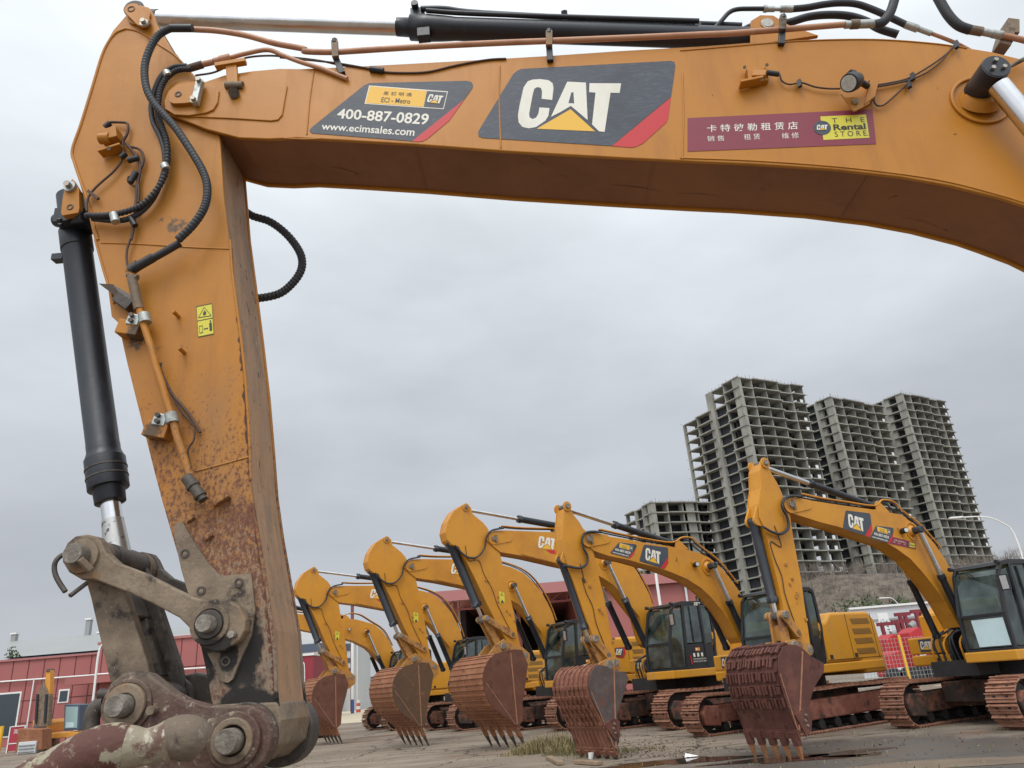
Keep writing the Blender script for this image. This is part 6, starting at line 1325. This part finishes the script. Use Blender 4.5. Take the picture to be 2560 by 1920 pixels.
tower((69.5, 213.4), (24.2, 13.3), 27.6, 28, 27, 3, 'tallest unfinished concrete tower block, left of three', low=2, seed=2)
tower((107.8, 239.5), (25.1, 16.3), 29.5, 18, 27, 3, 'unfinished concrete tower block between the tallest one and the one at the right', seed=3)
tower((143.1, 260.2), (23.4, 14.6), 27.6, 22, 29, 3, 'unfinished concrete tower block at the right end of the group', seed=4)
g = hpt(*crop(1500, 900, 2.087)(270, 715), 51)
tower((g.x, g.y), (25, 9), 26, 18, 16, 2, 'low unfinished concrete block left of the tall towers', rebar=False, seed=5, solid=(2, 4))

# ---- buildings
M['redclad'] = plain('red_cladding', (.33, .105, .095), .55, var=.06, vs=.3)
M['redfascia'] = plain('red_fascia', (.36, .14, .135), .55)
M['groove'] = plain('cladding_joint', (.10, .025, .025), .8)
M['roofgrey'] = plain('grey_roof', (.27, .28, .275), .6, var=.06, vs=.2)
M['bluedark'] = plain('blue_grey_cladding', (.07, .09, .13), .6)
M['wallwhite'] = plain('white_cladding', (.55, .57, .58), .6, var=.05, vs=.2)
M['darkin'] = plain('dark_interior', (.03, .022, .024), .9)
W = 62
xa, xm, xb = ypt(-120, 1660, W).x, ypt(263, 1637, W).x, ypt(600, 1600, W).x
zL, zR = ypt(130, 1645, W).z, ypt(380, 1604, W).z
rb_ = empty('red_building', ((xa + xb) / 2, W, 0)); tag(rb_, 'low red clad workshop building behind the near bucket at the left', 'building'); ox = rb_.location
def bxw(b, x0, x1, y0, y1, z0, z1, mat): b.box(((x0 + x1) / 2 - ox.x, (y0 + y1) / 2 - ox.y, (z0 + z1) / 2), (x1 - x0, y1 - y0, z1 - z0), mat)
piece('wall', rb_, lambda b: (bxw(b, xa, xm, W, W + 14, 0, zL, M['redclad']), bxw(b, xm, xb, W - .8, W + 14.01, 0, zR, M['redclad'])))
def grv(b):
    x = xa
    while x < xb:
        yy = W if x < xm - .1 else W - .8; bxw(b, x - .03, x + .03, yy - .02, yy + .05, 0, (zL if x < xm - .1 else zR) - .02, M['groove']); x += 1.25
    for z in (1.6, 3.2, 4.7):
        bxw(b, xa, xm - .02, W - .017, W + .05, z - .03, z + .03, M['groove']); bxw(b, xm, xb, W - .817, W, z - .03, z + .03, M['groove'])
piece('cladding_joint', rb_, grv)
piece('roof_edge', rb_, lambda b: (bxw(b, xa, xm, W - .15, W + .3, zL, zL + .15, M['redfascia']), bxw(b, xm - .2, xb, W - .95, W + .3, zR, zR + .2, M['redfascia'])))
def cpipe(b):
    p0 = ypt(-100, 1712, W - .2); p1 = ypt(255, 1686, W - .2); b.cyl((p0.x - ox.x, -.2, p0.z), (p1.x - ox.x, -.2, p1.z), .06, M['white'], 8); p2 = ypt(600, 1664, W - 1); b.cyl((p1.x - ox.x, -1, p1.z), (p2.x - ox.x, -1, p2.z), .06, M['white'], 8)
    q0 = ypt(85, 1700, W - .2); b.cyl((q0.x - ox.x, -.2, q0.z), (q0.x - ox.x, -.2, 0), .05, M['white'], 8)
piece('drain_pipe', rb_, cpipe)
piece('canopy', rb_, lambda b: bxw(b, ypt(205, 1690, W).x, ypt(420, 1690, W).x, W - 2.2, W - .8, ypt(240, 1700, W).z - .3, ypt(240, 1700, W).z + .2, M['redclad']))
def win(nm, x0, x1, y0, y1):
    a = ypt(x0, y0, W); c = ypt(x1, y1, W)
    w_ = piece(nm, rb_, lambda b: bxw(b, a.x, c.x, W - .06, W + .1, c.z, a.z, M['white']))
    piece('pane', w_, lambda b: bxw(b, a.x + .12, c.x - .12, W - .09, W + .1, c.z + .1, a.z - .12, M['glass_dark']))
win('door', -60, 38, 1738, 1842); win('window', 149, 171, 1724, 1756); win('window', 330, 372, 1724, 1770)
# factory hall with the long grey roof
W = 105
fh = empty('factory_hall', ((ypt(150, 1640, W)).x, W, 0)); ox = fh.location; tag(fh, 'grey roofed factory hall with blue grey wall behind the red building', 'building')
a0, a1 = ypt(14, 1640, W), ypt(275, 1625, W); r0 = ypt(22, 1598, W + 14)
zt_, ze_ = ypt(150, 1593, W + 14).z, ypt(150, 1634, W).z
piece('roof', fh, lambda b: (b.add([(a0.x - ox.x, -.5, ze_), (a1.x + 12 - ox.x, -.5, ze_), (a1.x + 12 - ox.x, 14, zt_), (r0.x - ox.x, 14, zt_), (a0.x - ox.x, 28, ze_), (a1.x + 12 - ox.x, 28, ze_)], [[0, 1, 2, 3], [3, 2, 5, 4], [0, 3, 4], [1, 5, 2]], M['roofgrey'])))
piece('wall', fh, lambda b: (bxw(b, a0.x + .5, a1.x + 11.5, W, W + 27, 0, ze_ - .1, M['bluedark']), bxw(b, a0.x + 1.5, a1.x + 11.5, W - .1, W, ze_ - 2.6, ze_ - 1.5, M['wallwhite'])))
for px, w_, y_ in ((218, .7, 1550), (248, .5, 1583), (36, .7, 1586)):
    p = ypt(px, 1595, W + 14); z1 = ypt(px, y_, W + 14).z; piece('chimney', fh, lambda b: (b.box((p.x - ox.x, 14, (p.z - 1 + z1) / 2), (w_, w_, z1 - p.z + 1), M['roofgrey']), b.box((p.x - ox.x, 14, z1 + .1), (w_ * 1.35, w_ * 1.35, .25), M['white'])))
# striped office block
W = 95
so = empty('office_block', (ypt(650, 1640, W).x, W, 0)); ox = so.location; tag(so, 'white office block with dark blue window bands behind the near stick', 'building')
x0, x1 = ypt(425, 1600, W).x, ypt(866, 1650, W).x; zt_ = ypt(700, 1566, W).z; zs = ypt(860, 1600, W).z; xs_ = ypt(838, 1600, W).x
piece('wall', so, lambda b: (bxw(b, x0, xs_, W, W + 16, 0, zt_, M['wallwhite']), bxw(b, xs_, x1, W + 3, W + 14, 0, zs, M['wallwhite'])))
for y_, h_ in ((1622, 19), (1656, 12), (1684, 16)):
    zc = ypt(750, y_, W).z; piece('window_band', so, lambda b: bxw(b, x0 + .5, xs_ - 1.2, W - .08, W + .1, zc - h_ * .025, zc + h_ * .025, M['bluedark']))
    zc = ypt(858, y_ - 7, W).z; piece('window_band', so, lambda b: bxw(b, xs_ + .2, x1 + .08, W + 2.9, W + 3.3, zc - h_ * .022, zc + h_ * .022, M['bluedark']))
W = 72
rh = empty('red_hut', (ypt(740, 1700, W).x, W, 0)); ox = rh.location; tag(rh, 'red flat roofed building with a white curved pipe beside the near stick', 'building')
x0, x1 = ypt(640, 1640, W).x, ypt(783, 1640, W).x; zt_ = ypt(760, 1640, W).z
piece('wall', rh, lambda b: bxw(b, x0, x1, W, W + 8, 0, zt_, plain('crimson_cladding', (.27, .03, .045), .5))); piece('roof_edge', rh, lambda b: bxw(b, x0 - .1, x1 + .1, W - .1, W + 8.1, zt_, zt_ + .2, M['white']))
piece('drain_pipe', rh, lambda b: (b.tube(spline([(ypt(752, 1662, W).x - ox.x, -.1, ypt(752, 1660, W).z), (ypt(762, 1668, W).x - ox.x, -.1, ypt(762, 1668, W).z), (ypt(764, 1690, W).x - ox.x, -.1, 0)], 6), .05, M['white'], 8)))
# big open warehouse
W = 58
wh = empty('warehouse', (ypt(1400, 1500, W).x, W, 0)); ox = wh.location; tag(wh, 'pinkish red warehouse with a dark open bay behind the machines in the middle', 'building')
x0, x1, x2 = ypt(1062, 1480, W).x, ypt(1440, 1458, W).x, ypt(1742, 1462, W).x; zt_ = ypt(1400, 1455, W).z
piece('roof', wh, lambda b: (bxw(b, x0, x2, W, W + 30, zt_ - .12, zt_, M['redfascia']), bxw(b, x0, x2, W - .25, W - .02, zt_ - .75, zt_ + .02, M['redfascia'])))
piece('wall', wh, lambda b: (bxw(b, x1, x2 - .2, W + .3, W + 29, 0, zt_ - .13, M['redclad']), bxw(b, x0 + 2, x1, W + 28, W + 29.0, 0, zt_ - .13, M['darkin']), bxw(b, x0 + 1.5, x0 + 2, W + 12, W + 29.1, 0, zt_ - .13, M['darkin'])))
def cols(b):
    for k in range(5): bxw(b, x0 + 1.5 + k * 2.6, x0 + 1.8 + k * 2.6, W + 6, W + 6.3, 0, zt_ - .2, M['redclad'])
    for k in range(8): b.bar((x0 + 1 - ox.x + k * 1.4, 2, zt_ - 1.2), (x0 + 2.4 - ox.x + k * 1.4, 2, zt_ - .25), .1, .1, M['redclad']); b.bar((x0 + 1 - ox.x + k * 1.4, 2, zt_ - .25), (x0 + 1 - ox.x + k * 1.4, 2, zt_ - 1.2), .08, .08, M['redclad'])
    b.bar((x0 + 1 - ox.x, 2, zt_ - 1.2), (x0 + 12.4 - ox.x, 2, zt_ - 1.2), .15, .15, M['redclad'])
piece('column', wh, cols)
piece('drain_pipe', wh, lambda b: b.cyl((ypt(1716, 1480, W).x - ox.x, .1, zt_ - .8), (ypt(1722, 1540, W).x - ox.x, .1, 0), .09, M['wallwhite'], 8))

# ---- lamps and poles
def street_lamp(base, h, arm, rdir, label, r=.065):
    t = empty('street_lamp', base); tag(t, label, 'street lamp', 'white street lamps'); d = Vector((math.cos(rdir), math.sin(rdir), 0))
    piece('pole', t, lambda b: b.tube(spline([(0, 0, 0), (0, 0, h * .5), (0, 0, h * .86), tuple(d * arm * .18 + Vector((0, 0, h * .95))), tuple(d * arm * .5 + Vector((0, 0, h))), tuple(d * arm + Vector((0, 0, h * 1.01)))], 5), [r] * 11 + [r * .7] * 15, M['white'], 10))
    piece('lamp_head', t, lambda b: b.box(tuple(d * (arm + .3) + Vector((0, 0, h * 1.01))), (.7, .26, .10), M['white'], Matrix.Rotation(rdir, 3, 'Z')), .03)
    return t
g = ypt(224, 1818, 45); street_lamp((g.x, 45, 0), ypt(262, 1592, 45).z, 1.6, R(5), 'white street lamp with curved arm in front of the red building')
g = ypt(2590, 1500, 42); street_lamp((g.x, 42, 0), ypt(2500, 1289, 42).z, 2.6, R(180), 'white street lamp whose curved arm reaches in from the right edge', .05)
g = ypt(2246, 1512, 75); street_lamp((g.x, 75, 0), ypt(2232, 1495, 75).z, 1.0, R(180), 'small far street lamp above the white hoarding', .06)
g = ypt(1652, 1520, 52); street_lamp((g.x, 52, 0), ypt(1648, 1392, 52).z, .8, R(0), 'white lamp post standing before the pinkish warehouse behind the machines', .10)
g = hpt(881, 1784, 0); t = empty('pole', g); tag(t, 'thick white pole with a blue foot beside the red and white marker', 'pole'); piece('shaft', t, lambda b: b.cyl((0, 0, 1.3), (0, 0, 8.2), .16, M['white'], 12)); piece('foot', t, lambda b: b.cyl((0, 0, 0), (0, 0, 1.3), .17, plain('blue_band', (.06, .09, .25), .6), 12))
g = ypt(880, 1750, 92); t = tag(piece('steel_column', None, lambda b: (b.box((g.x, 92, 6), (.32, .32, 12.2), plain('red_brown_steel', (.16, .055, .05), .6)), b.bar((g.x - .3, 92, 12), (g.x - .1, 92, 12.8), .1, .1, M['wire']))), 'tall red brown steel column rising behind the white pole', 'column')
g = hpt(896, 1781, 0)
def mk_(b):
    for k in range(4): b.tube([(g.x, g.y, .3 * k), (g.x, g.y, .3 * k + .3)], .24 - .02 * k, M['white'] if k % 2 else plain('marker_red', (.5, .1, .07), .6), 14)
tag(piece('marker_drum', None, mk_), 'striped red and white traffic marker by the poles', 'traffic marker')
g = ypt(893, 1700, 85); tag(piece('pole', None, lambda b: b.cyl((g.x, 85, 0), (g.x, 85, 7.6), .05, M['white'], 8)), 'thin white pole right of the thick white one', 'pole')
g = hpt(845, 1806, 0); tag(piece('pole', None, lambda b: b.cyl((g.x, g.y, 0), (g.x, g.y, 2.2), .04, M['decal_yellow'], 8)), 'short thin yellow post behind the leftmost bucket', 'pole')
# parked cars far off
def car(x, y, rz, mat, label):
    t = empty('parked_car', (x, y, 0), rz); tag(t, label, 'car', 'cars parked far off')
    body = [(-2.1, .3), (-2.15, .75), (-1.9, .95), (-1.2, 1.0), (-.6, 1.45), (.7, 1.48), (1.4, 1.0), (2.1, .85), (2.2, .5), (2.1, .3)]
    piece('body', t, lambda b: b.prism(body, -.85, .85, mat), .08, 3)
    piece('side_window', t, lambda b: (b.prism([(-1.05, 1.0), (-.55, 1.38), (.65, 1.4), (1.2, 1.0)], -.87, .87, M['glass_dark'])))
    for x_ in (-1.35, 1.35):
        for s_ in (-1, 1): piece('wheel', t, lambda b: b.tube([(x_, s_ * .7, .33), (x_, s_ * .9, .33)], .33, M['rubber'], 16))
g = hpt(828, 1774, 0); car(g.x, g.y, .4, M['white'], 'white car parked farthest left behind the yellow post'); g = hpt(858, 1770, 0); car(g.x, g.y, .5, M['galv'], 'silver car parked right of the white car')
# ---- trees far off
M['leaf'] = plain('foliage', (.05, .075, .025), .8, var=.5, vs=1.2)
def tree(x, y, z, h, rad, label, name='broadleaf_tree'):
    t = empty(name, (x, y, z)); tag(t, label, 'tree', 'trees behind the yard'); piece('trunk', t, lambda b: (b.tube([(0, 0, 0), (.1, 0, h * .4), (0, .1, h * .7)], [h * .03, h * .022, h * .01], twig, 8), [b.tube([(.05, 0, h * .35), (rad * .6 * math.cos(k * 1.3), rad * .6 * math.sin(k * 1.3), h * .7)], [h * .014, h * .005], twig, 6) for k in range(5)]))
    def cr(b):
        for k in range(26):
            a = random.uniform(0, 6.28); e = random.uniform(-.8, 1); rr = random.uniform(.3, .85); c = Vector((math.cos(a) * rad * rr, math.sin(a) * rad * rr, h * .62 + e * h * .3)); cr_ = rad * random.uniform(.18, .34)
            for j in range(44):
                v = Vector((random.gauss(0, 1), random.gauss(0, 1), random.gauss(0, .8))).normalized() * cr_ * random.uniform(.6, 1.1); s_ = random.uniform(.12, .24) * rad * .35
                u = Vector((random.gauss(0, 1), random.gauss(0, 1), random.gauss(0, 1))).normalized(); w_ = u.orthogonal().normalized(); p = c + v
                b.add([p - u * s_, p + w_ * s_ * .7, p + u * s_, p - w_ * s_ * .7], [[0, 1, 2, 3]], M['leaf'])
    piece('crown', t, cr)
random.seed(21)
for px, py, Y, h, rd, lb in ((2185, 1512, 80, 0, 3.4, 'dark green round tree just above the white hoarding'), (2150, 1520, 84, 0, 2.6, 'low green tree left of the round one above the hoarding'), (862, 1700, 118, 0, 3.2, 'green tree left of the white pole in the distance'), (905, 1715, 112, 0, 2.4, 'small green tree right of the white pole'), (14, 1625, 88, 0, 1.6, 'dark conifer like tree at the left edge beside the factory hall')):
    p = ypt(px, py, Y); tree(p.x, Y, 0, max(2.5, p.z + 1.0), rd, lb)
# ---- right side: fence, hoarding, red drilling frames
W = 37; xs0, xs1 = ypt(2030, 1700, W).x, 34.0
t = empty('mesh_fence', (xs0, W, 0)); tag(t, 'wire mesh fence with yellow posts behind the excavators at the right', 'fence')
def mesh(b):
    x = 0
    while x < xs1 - xs0: b.bar((x, 0, .1), (x, 0, 2.15), .012, .012, M['galv'], (1, 0, 0)); x += .16
    for k in range(12): b.bar((0, .006, .12 + k * .18), (xs1 - xs0, .006, .12 + k * .18), .012, .012, M['galv'])
piece('mesh_panel', t, mesh)
for k in range(6): piece('post', t, lambda b: b.box((ypt(2057, 1700, W).x - xs0 + k * 3.9, -.03, 1.1), (.10, .08, 2.3), M['decal_yellow']), .01)
W = 56; x0, x1 = ypt(2120, 1520, W).x, ypt(2460, 1500, W).x; z1 = ypt(2250, 1512, W).z
t = empty('hoarding', (x0, W, 0)); tag(t, 'long white site hoarding behind the red machines', 'hoarding')
piece('panel', t, lambda b: (b.box(((x1 - x0) / 2, 0, z1 / 2), (x1 - x0, .12, z1), M['wallwhite']), b.box(((x1 - x0) / 2, -.08, z1 - .9), (x1 - x0, .06, .12), M['roofgrey']), b.box(((x1 - x0) / 2, -.08, z1), (x1 - x0, .3, .14), M['white'])))
c6 = crop(2150, 1380, 5.185)
W = 50; a = [ypt(*c6(*p), W) for p in ((215, 795), (350, 790), (410, 1025), (245, 1055))]; zt_, zb_ = a[0].z, a[2].z; xl, xr = a[0].x, a[2].x
t = empty('sign_board', ((xl + xr) / 2, W, 0)); tag(t, 'white sign board with blue characters in front of the hoarding', 'sign'); hw = (xr - xl) / 2
piece('board', t, lambda b: (b.box((0, 0, (zt_ + zb_) / 2), (hw * 2, .08, zt_ - zb_), M['white']), [b.box((s_ * (hw - .1), .06, zb_ / 2 + .2), (.08, .06, zb_ + .4), M['galv']) for s_ in (-1, 1)]))
blu = plain('sign_blue', (.10, .17, .24), .6)
piece('lettering', t, lambda b: (put_text(b, '氢', [(-hw * .75, -.05, zt_ - .5), (-hw * .15, -.05, zt_ - .5), (-hw * .15, -.05, zt_ - 1.25), (-hw * .75, -.05, zt_ - 1.25)], blu), put_text(b, '车', [(hw * .2, -.05, zt_ - .45), (hw * .75, -.05, zt_ - .45), (hw * .75, -.05, zt_ - 1.2), (hw * .2, -.05, zt_ - 1.2)], blu), put_text(b, 'H  Truck', [(-hw * .75, -.05, zb_ + .75), (hw * .75, -.05, zb_ + .75), (hw * .75, -.05, zb_ + .35), (-hw * .75, -.05, zb_ + .35)], blu)))
M['bred'] = plain('bright_red_paint', (.42, .02, .025), .5, var=.15, vs=1); M['dred'] = plain('dark_red_paint', (.20, .025, .035), .6, var=.2, vs=1)
def rig(px0, px1, ytop, ybot, Y, label, mat, kind):
    p0 = ypt(px0, ytop, Y); p1 = ypt(px1, ybot, Y); w_ = p1.x - p0.x; z1_ = p0.z
    t = empty('steel_frame' if kind else 'red_machine', (p0.x + w_ / 2, Y, 0)); tag(t, label, 'frame' if kind else 'machine')
    if kind:
        def fr(b):
            for sx in (-1, 1):
                for sy in (0, 2.0): b.box((sx * w_ / 2, sy, z1_ / 2), (.18, .18, z1_), mat)
            for sy in (0, 2.0):
                for z in (z1_ - .1, z1_ * .62): b.bar((-w_ / 2 - .3, sy, z), (w_ / 2 + .3, sy, z), .16, .2, mat)
            for k in range(3): b.bar((-w_ / 2 + w_ * k / 3, 0, z1_ * .62), (-w_ / 2 + w_ * (k + 1) / 3, 0, z1_ - .2), .08, .08, mat)
        piece('frame', t, fr); piece('rail', t, lambda b: b.tube([(-w_ / 2, 1, z1_ * .75), (w_ / 2, 1, z1_ * .8)], .25, M['roofgrey'], 10))
    else:
        piece('body', t, lambda b: (b.prism([(-w_ / 2, .4), (w_ / 2, .4), (w_ / 2, z1_ * .8), (w_ / 4, z1_), (-w_ / 3, z1_ * .9), (-w_ / 2, z1_ * .6)], 0, 1.6, mat)), .06)
        for k in (-1, 1): piece('wheel', t, lambda b: b.tube([(k * w_ * .33, -.15, .4), (k * w_ * .33, .2, .4)], .4, M['rubber'], 14))
        piece('white_marking', t, lambda b: (b.face([(-.1, -.012, z1_ * .5), (.25, -.012, z1_ * .5), (.2, -.012, z1_ * .35), (.02, -.012, z1_ * .3)], M['white']), b.face([(-w_ * .4, -.012, z1_ * .45), (-w_ * .25, -.012, z1_ * .48), (-w_ * .25, -.012, z1_ * .42), (-w_ * .4, -.012, z1_ * .4)], M['white'])))
rig(2240, 2296, 1550, 1600, 46, 'lower dark red steel frame behind the fence', M['dred'], 1)
rig(2288, 2322, 1524, 1600, 44, 'taller dark red steel frame between fence and hoarding', M['dred'], 1)
rig(2205, 2262, 1585, 1650, 43, 'red machine behind the mesh fence under the sign board', M['bred'], 0)
rig(2262, 2330, 1568, 1650, 42, 'bright red machine right of the fence post', M['bred'], 0)
rig(2212, 2268, 1628, 1655, 40, 'low red machine with white marks close behind the fence', M['bred'], 0)
p0 = ypt(2330, 1530, 50); p1 = ypt(2420, 1580, 50); t = tag(piece('shipping_container', None, lambda b: ([b.box((p0.x + 3, 51.2, 1.3), (6.0, 2.4, 2.6), M['dred'])] + [b.box((p0.x + .2 + k * .4, 49.98, 1.3), (.2, .06, 2.4), M['dred']) for k in range(15)])), 'dark red corrugated container behind the right excavator', 'container')
tag(piece('barrel', None, lambda b: b.tube([(p0.x + 2.4, 47, 0), (p0.x + 2.4, 47, 2.6)], .9, M['bluedark'], 20)), 'dark blue grey tank in front of the dark red container', 'tank')
# ---- small digger and clutter at the left
W = 46; q_ = lambda px, py: ypt(px, py, W)
o3 = q_(120, 1800); t = empty('small_digger', (o3.x, W, 0)); tag(t, 'small orange digger facing forward in front of the red building', 'excavator'); K = lambda px, py: (q_(px, py).x - o3.x, q_(px, py).z)
def PL(b, pts, y0, y1, mat): b.prism([K(*p) for p in pts], y0, y1, mat)
YB = plain('small_digger_orange', (.62, .27, .04), .5, var=.1)
piece('body', t, lambda b: (PL(b, [(67, 1834), (104, 1832), (108, 1808), (104, 1800), (68, 1803)], .5, 2.2, YB), PL(b, [(66, 1852), (190, 1842), (190, 1830), (67, 1836)], .2, 2.2, YB), PL(b, [(70, 1822), (104, 1819), (103, 1800), (76, 1801)], .42, .6, M['bluedark'])), .03)
piece('guard_rail', t, lambda b: ([b.cyl((K(*a)[0], .8, K(*a)[1]), (K(*c)[0], .8, K(*c)[1]), .03, M['wire'], 6) for a, c in (((76, 1803), (80, 1770)), ((80, 1770), (98, 1769)), ((98, 1769), (107, 1800)), ((88, 1770), (89, 1800)), ((80, 1783), (102, 1781)))]))
cb = piece('cab', t, lambda b: PL(b, [(150, 1828), (188, 1826), (191, 1762), (152, 1761)], .35, 1.8, M['bluedark']), .03)
piece('windshield', cb, lambda b: PL(b, [(153, 1822), (184, 1820), (187, 1767), (156, 1767)], .33, .40, plain('pale_glass', (.30, .42, .42), .15)))
piece('paper_sheet', cb, lambda b: PL(b, [(156, 1820), (176, 1819), (176, 1806), (157, 1807)], .32, .35, M['paper']))
piece('stick', t, lambda b: (PL(b, [(113, 1815), (145, 1813), (149, 1740), (133, 1700), (122, 1730)], -1.0, -.6, M['steel']), PL(b, [(133, 1735), (148, 1735), (149, 1676), (139, 1674)], -.9, -.5, YB), PL(b, [(139, 1680), (149, 1680), (148, 1672), (141, 1672)], -.95, -.45, M['redrust'])), .02)
piece('hydraulic_cylinder', t, lambda b: [b.cyl((K(x, 1805)[0], -1.05, K(x, 1805)[1]), (K(x + 4, 1735)[0], -1.05, K(x + 4, 1735)[1]), .07, M['cylblack'], 10) for x in (118, 140)])
piece('bucket', t, lambda b: PL(b, [(92, 1872), (156, 1868), (157, 1818), (99, 1817)], -1.9, -1.0, M['bucket_a']), .03)
for s_ in (72, 168): piece('track', t, lambda b: b.box((K(s_, 1860)[0], 1.4, .35), (.5, 2.6, .7), M['track']), .15)
W = 48; 
g = q_ = ypt(42, 1870, W); a, c = ypt(28, 1817, W), ypt(57, 1868, W)
t = empty('fire_cabinet', ((a.x + c.x) / 2, W, 0)); tag(t, 'red fire point board in a white frame by the red building', 'fire cabinet'); w_ = c.x - a.x
piece('board', t, lambda b: b.box((0, 0, a.z / 2 + .05), (w_, .1, a.z - .1), plain('fire_red', (.35, .03, .05), .6))); piece('frame', t, lambda b: ([b.box((s_ * w_ / 2, -.02, a.z / 2), (.06, .12, a.z), M['white']) for s_ in (-1, 1)] + [b.box((0, -.02, z), (w_, .12, .05), M['white']) for z in (a.z, a.z * .35)]))
piece('lettering', t, lambda b: put_text(b, '消防', [(-.22, -.056, a.z - .15), (.22, -.056, a.z - .15), (.22, -.056, a.z - .4), (-.22, -.056, a.z - .4)], M['white']))
a, c = ypt(48, 1846, 44), ypt(88, 1872, 44); tag(piece('crate', None, lambda b: (b.box(((a.x + c.x) / 2, 44.4, .32), (c.x - a.x, .8, .6), M['wallwhite']), [b.box(((a.x + c.x) / 2, 43.97, .12 + k * .16), (c.x - a.x - .1, .06, .07), M['roofgrey']) for k in range(3)]), .02), 'white ribbed plastic crate in front of the small digger', 'crate')
a, c = ypt(200, 1768, 50), ypt(238, 1832, 50); tag(piece('white_cabinet', None, lambda b: (b.box(((a.x + c.x) / 2, 50, a.z / 2), (c.x - a.x, .8, a.z), M['wallwhite']), [b.box(((a.x + c.x) / 2 - .1, 49.58, a.z * (.25 + .17 * k)), (.45, .03, .06), M['groove']) for k in range(4)]), .02), 'white cabinet beside the lamp post left of the bucket linkage', 'cabinet')
a = ypt(6, 1815, 44); tag(piece('pole', None, lambda b: b.cyl((a.x, 44, 0), (a.x, 44, a.z), .10, M['decal_yellow'], 10)), 'yellow post at the far left edge', 'pole')
# ---- litter, planks and grass near the middle bucket
M['wood'] = plain('weathered_wood', (.25, .18, .115), .85, var=.25, vs=8)
for (p, q2_, lb) in (((1372, 1893), (1402, 1908), 'short weathered plank lying left of the white cup'), ((1440, 1904), (1500, 1908), 'longer plank lying right of the white cup')):
    a = hpt(*p, .04); c = hpt(*q2_, .04); tag(piece('plank', None, lambda b: b.bar(a, c, .14, .06, M['wood']), .005), lb, 'plank', 'planks on the ground')
a = hpt(1477, 1898, 0); tag(piece('cup', None, lambda b: b.tube([(a.x, a.y, 0.0), (a.x + .02, a.y, .10), (a.x + .02, a.y, .12)], [.045, .06, .06], M['white'], 14)), 'crumpled white cup by the planks', 'cup')
a = hpt(1712, 1895, 0); tag(piece('paper_scrap', None, lambda b: (b.add([(a.x, a.y, .01), (a.x + .26, a.y - .03, .02), (a.x + .03, a.y + .05, .075), (a.x - .01, a.y - .06, .015)], [[0, 1, 2], [0, 3, 1]], M['white']))), 'folded white paper scrap at the edge of the puddle', 'paper')
gr = [plain('dry_grass', (.26, .205, .10), .9, var=.2, vs=5), plain('green_grass', (.085, .10, .03), .9, var=.3, vs=5)]
b = MB(); random.seed(9)
def tuft(cx, cy, sp, n, hmax, pg):
    for k in range(n):
        a = random.uniform(0, 6.28); rr = sp * math.sqrt(random.random()); x = cx + rr * math.cos(a) * 1.5; y = cy + rr * math.sin(a); h = hmax * random.uniform(.35, 1) * (1 - .5 * rr / sp); le = random.uniform(.2, .9) * h; d = random.uniform(0, 6.28); w_ = random.uniform(.004, .008)
        px_, py_ = math.cos(d + 1.57) * w_, math.sin(d + 1.57) * w_; dx, dy = math.cos(d) * le, math.sin(d) * le
        b.add([(x - px_, y - py_, 0), (x + px_, y + py_, 0), (x + dx * .4 + px_ * .8, y + dy * .4 + py_ * .8, h * .7), (x + dx * .4 - px_ * .8, y + dy * .4 - py_ * .8, h * .7), (x + dx, y + dy, h * (.95 if le < h * .6 else .7))], [[0, 1, 2, 3], [3, 2, 4]], gr[0] if random.random() > pg else gr[1])
for px, py, sp, n, h, pg in ((1345, 1882, .42, 700, .50, .12), (1390, 1874, .45, 800, .58, .15), (1430, 1885, .45, 500, .40, .3), (1500, 1888, .5, 260, .22, .3), (1580, 1878, .5, 160, .14, .3), (1300, 1888, .35, 140, .22, .2), (1720, 1752, .3, 60, .2, .6)):
    g = hpt(px, py, 0); tuft(g.x, g.y, sp, n, h, pg)
for k in range(420):
    x = random.uniform(-8, 9); y = random.uniform(8, 26); tuft(x, y, .12, 4, .08, .4)
tag(b.build('grass'), kind='stuff')
b = MB(); clod = [plain('dark_red_clod', (.085, .035, .025), .95, var=.4, vs=4), M['mud'], M['wood']]
for k in range(900):
    if k < 500: g = hpt(random.gauss(1600, 90), random.uniform(1850, 1895), 0); x, y = g.x, g.y
    elif k < 650: x = random.uniform(3, 9); y = random.uniform(12, 16)
    else: x = random.uniform(-6, 8); y = random.uniform(8, 30)
    s_ = random.uniform(.008, .03) if k < 650 else random.uniform(.008, .03); vs = [Vector((random.uniform(-1, 1), random.uniform(-1, 1), random.uniform(-.4, .9))) * s_ + Vector((x, y, s_ * .4)) for _ in range(6)]
    b.add(vs, [[0, 1, 2], [0, 2, 3], [0, 3, 4], [0, 4, 5], [0, 5, 1], [1, 2, 5], [2, 3, 4], [2, 4, 5]], clod[k % 3 if k > 500 else 0])
tag(b.build('dirt_clods'), kind='stuff')
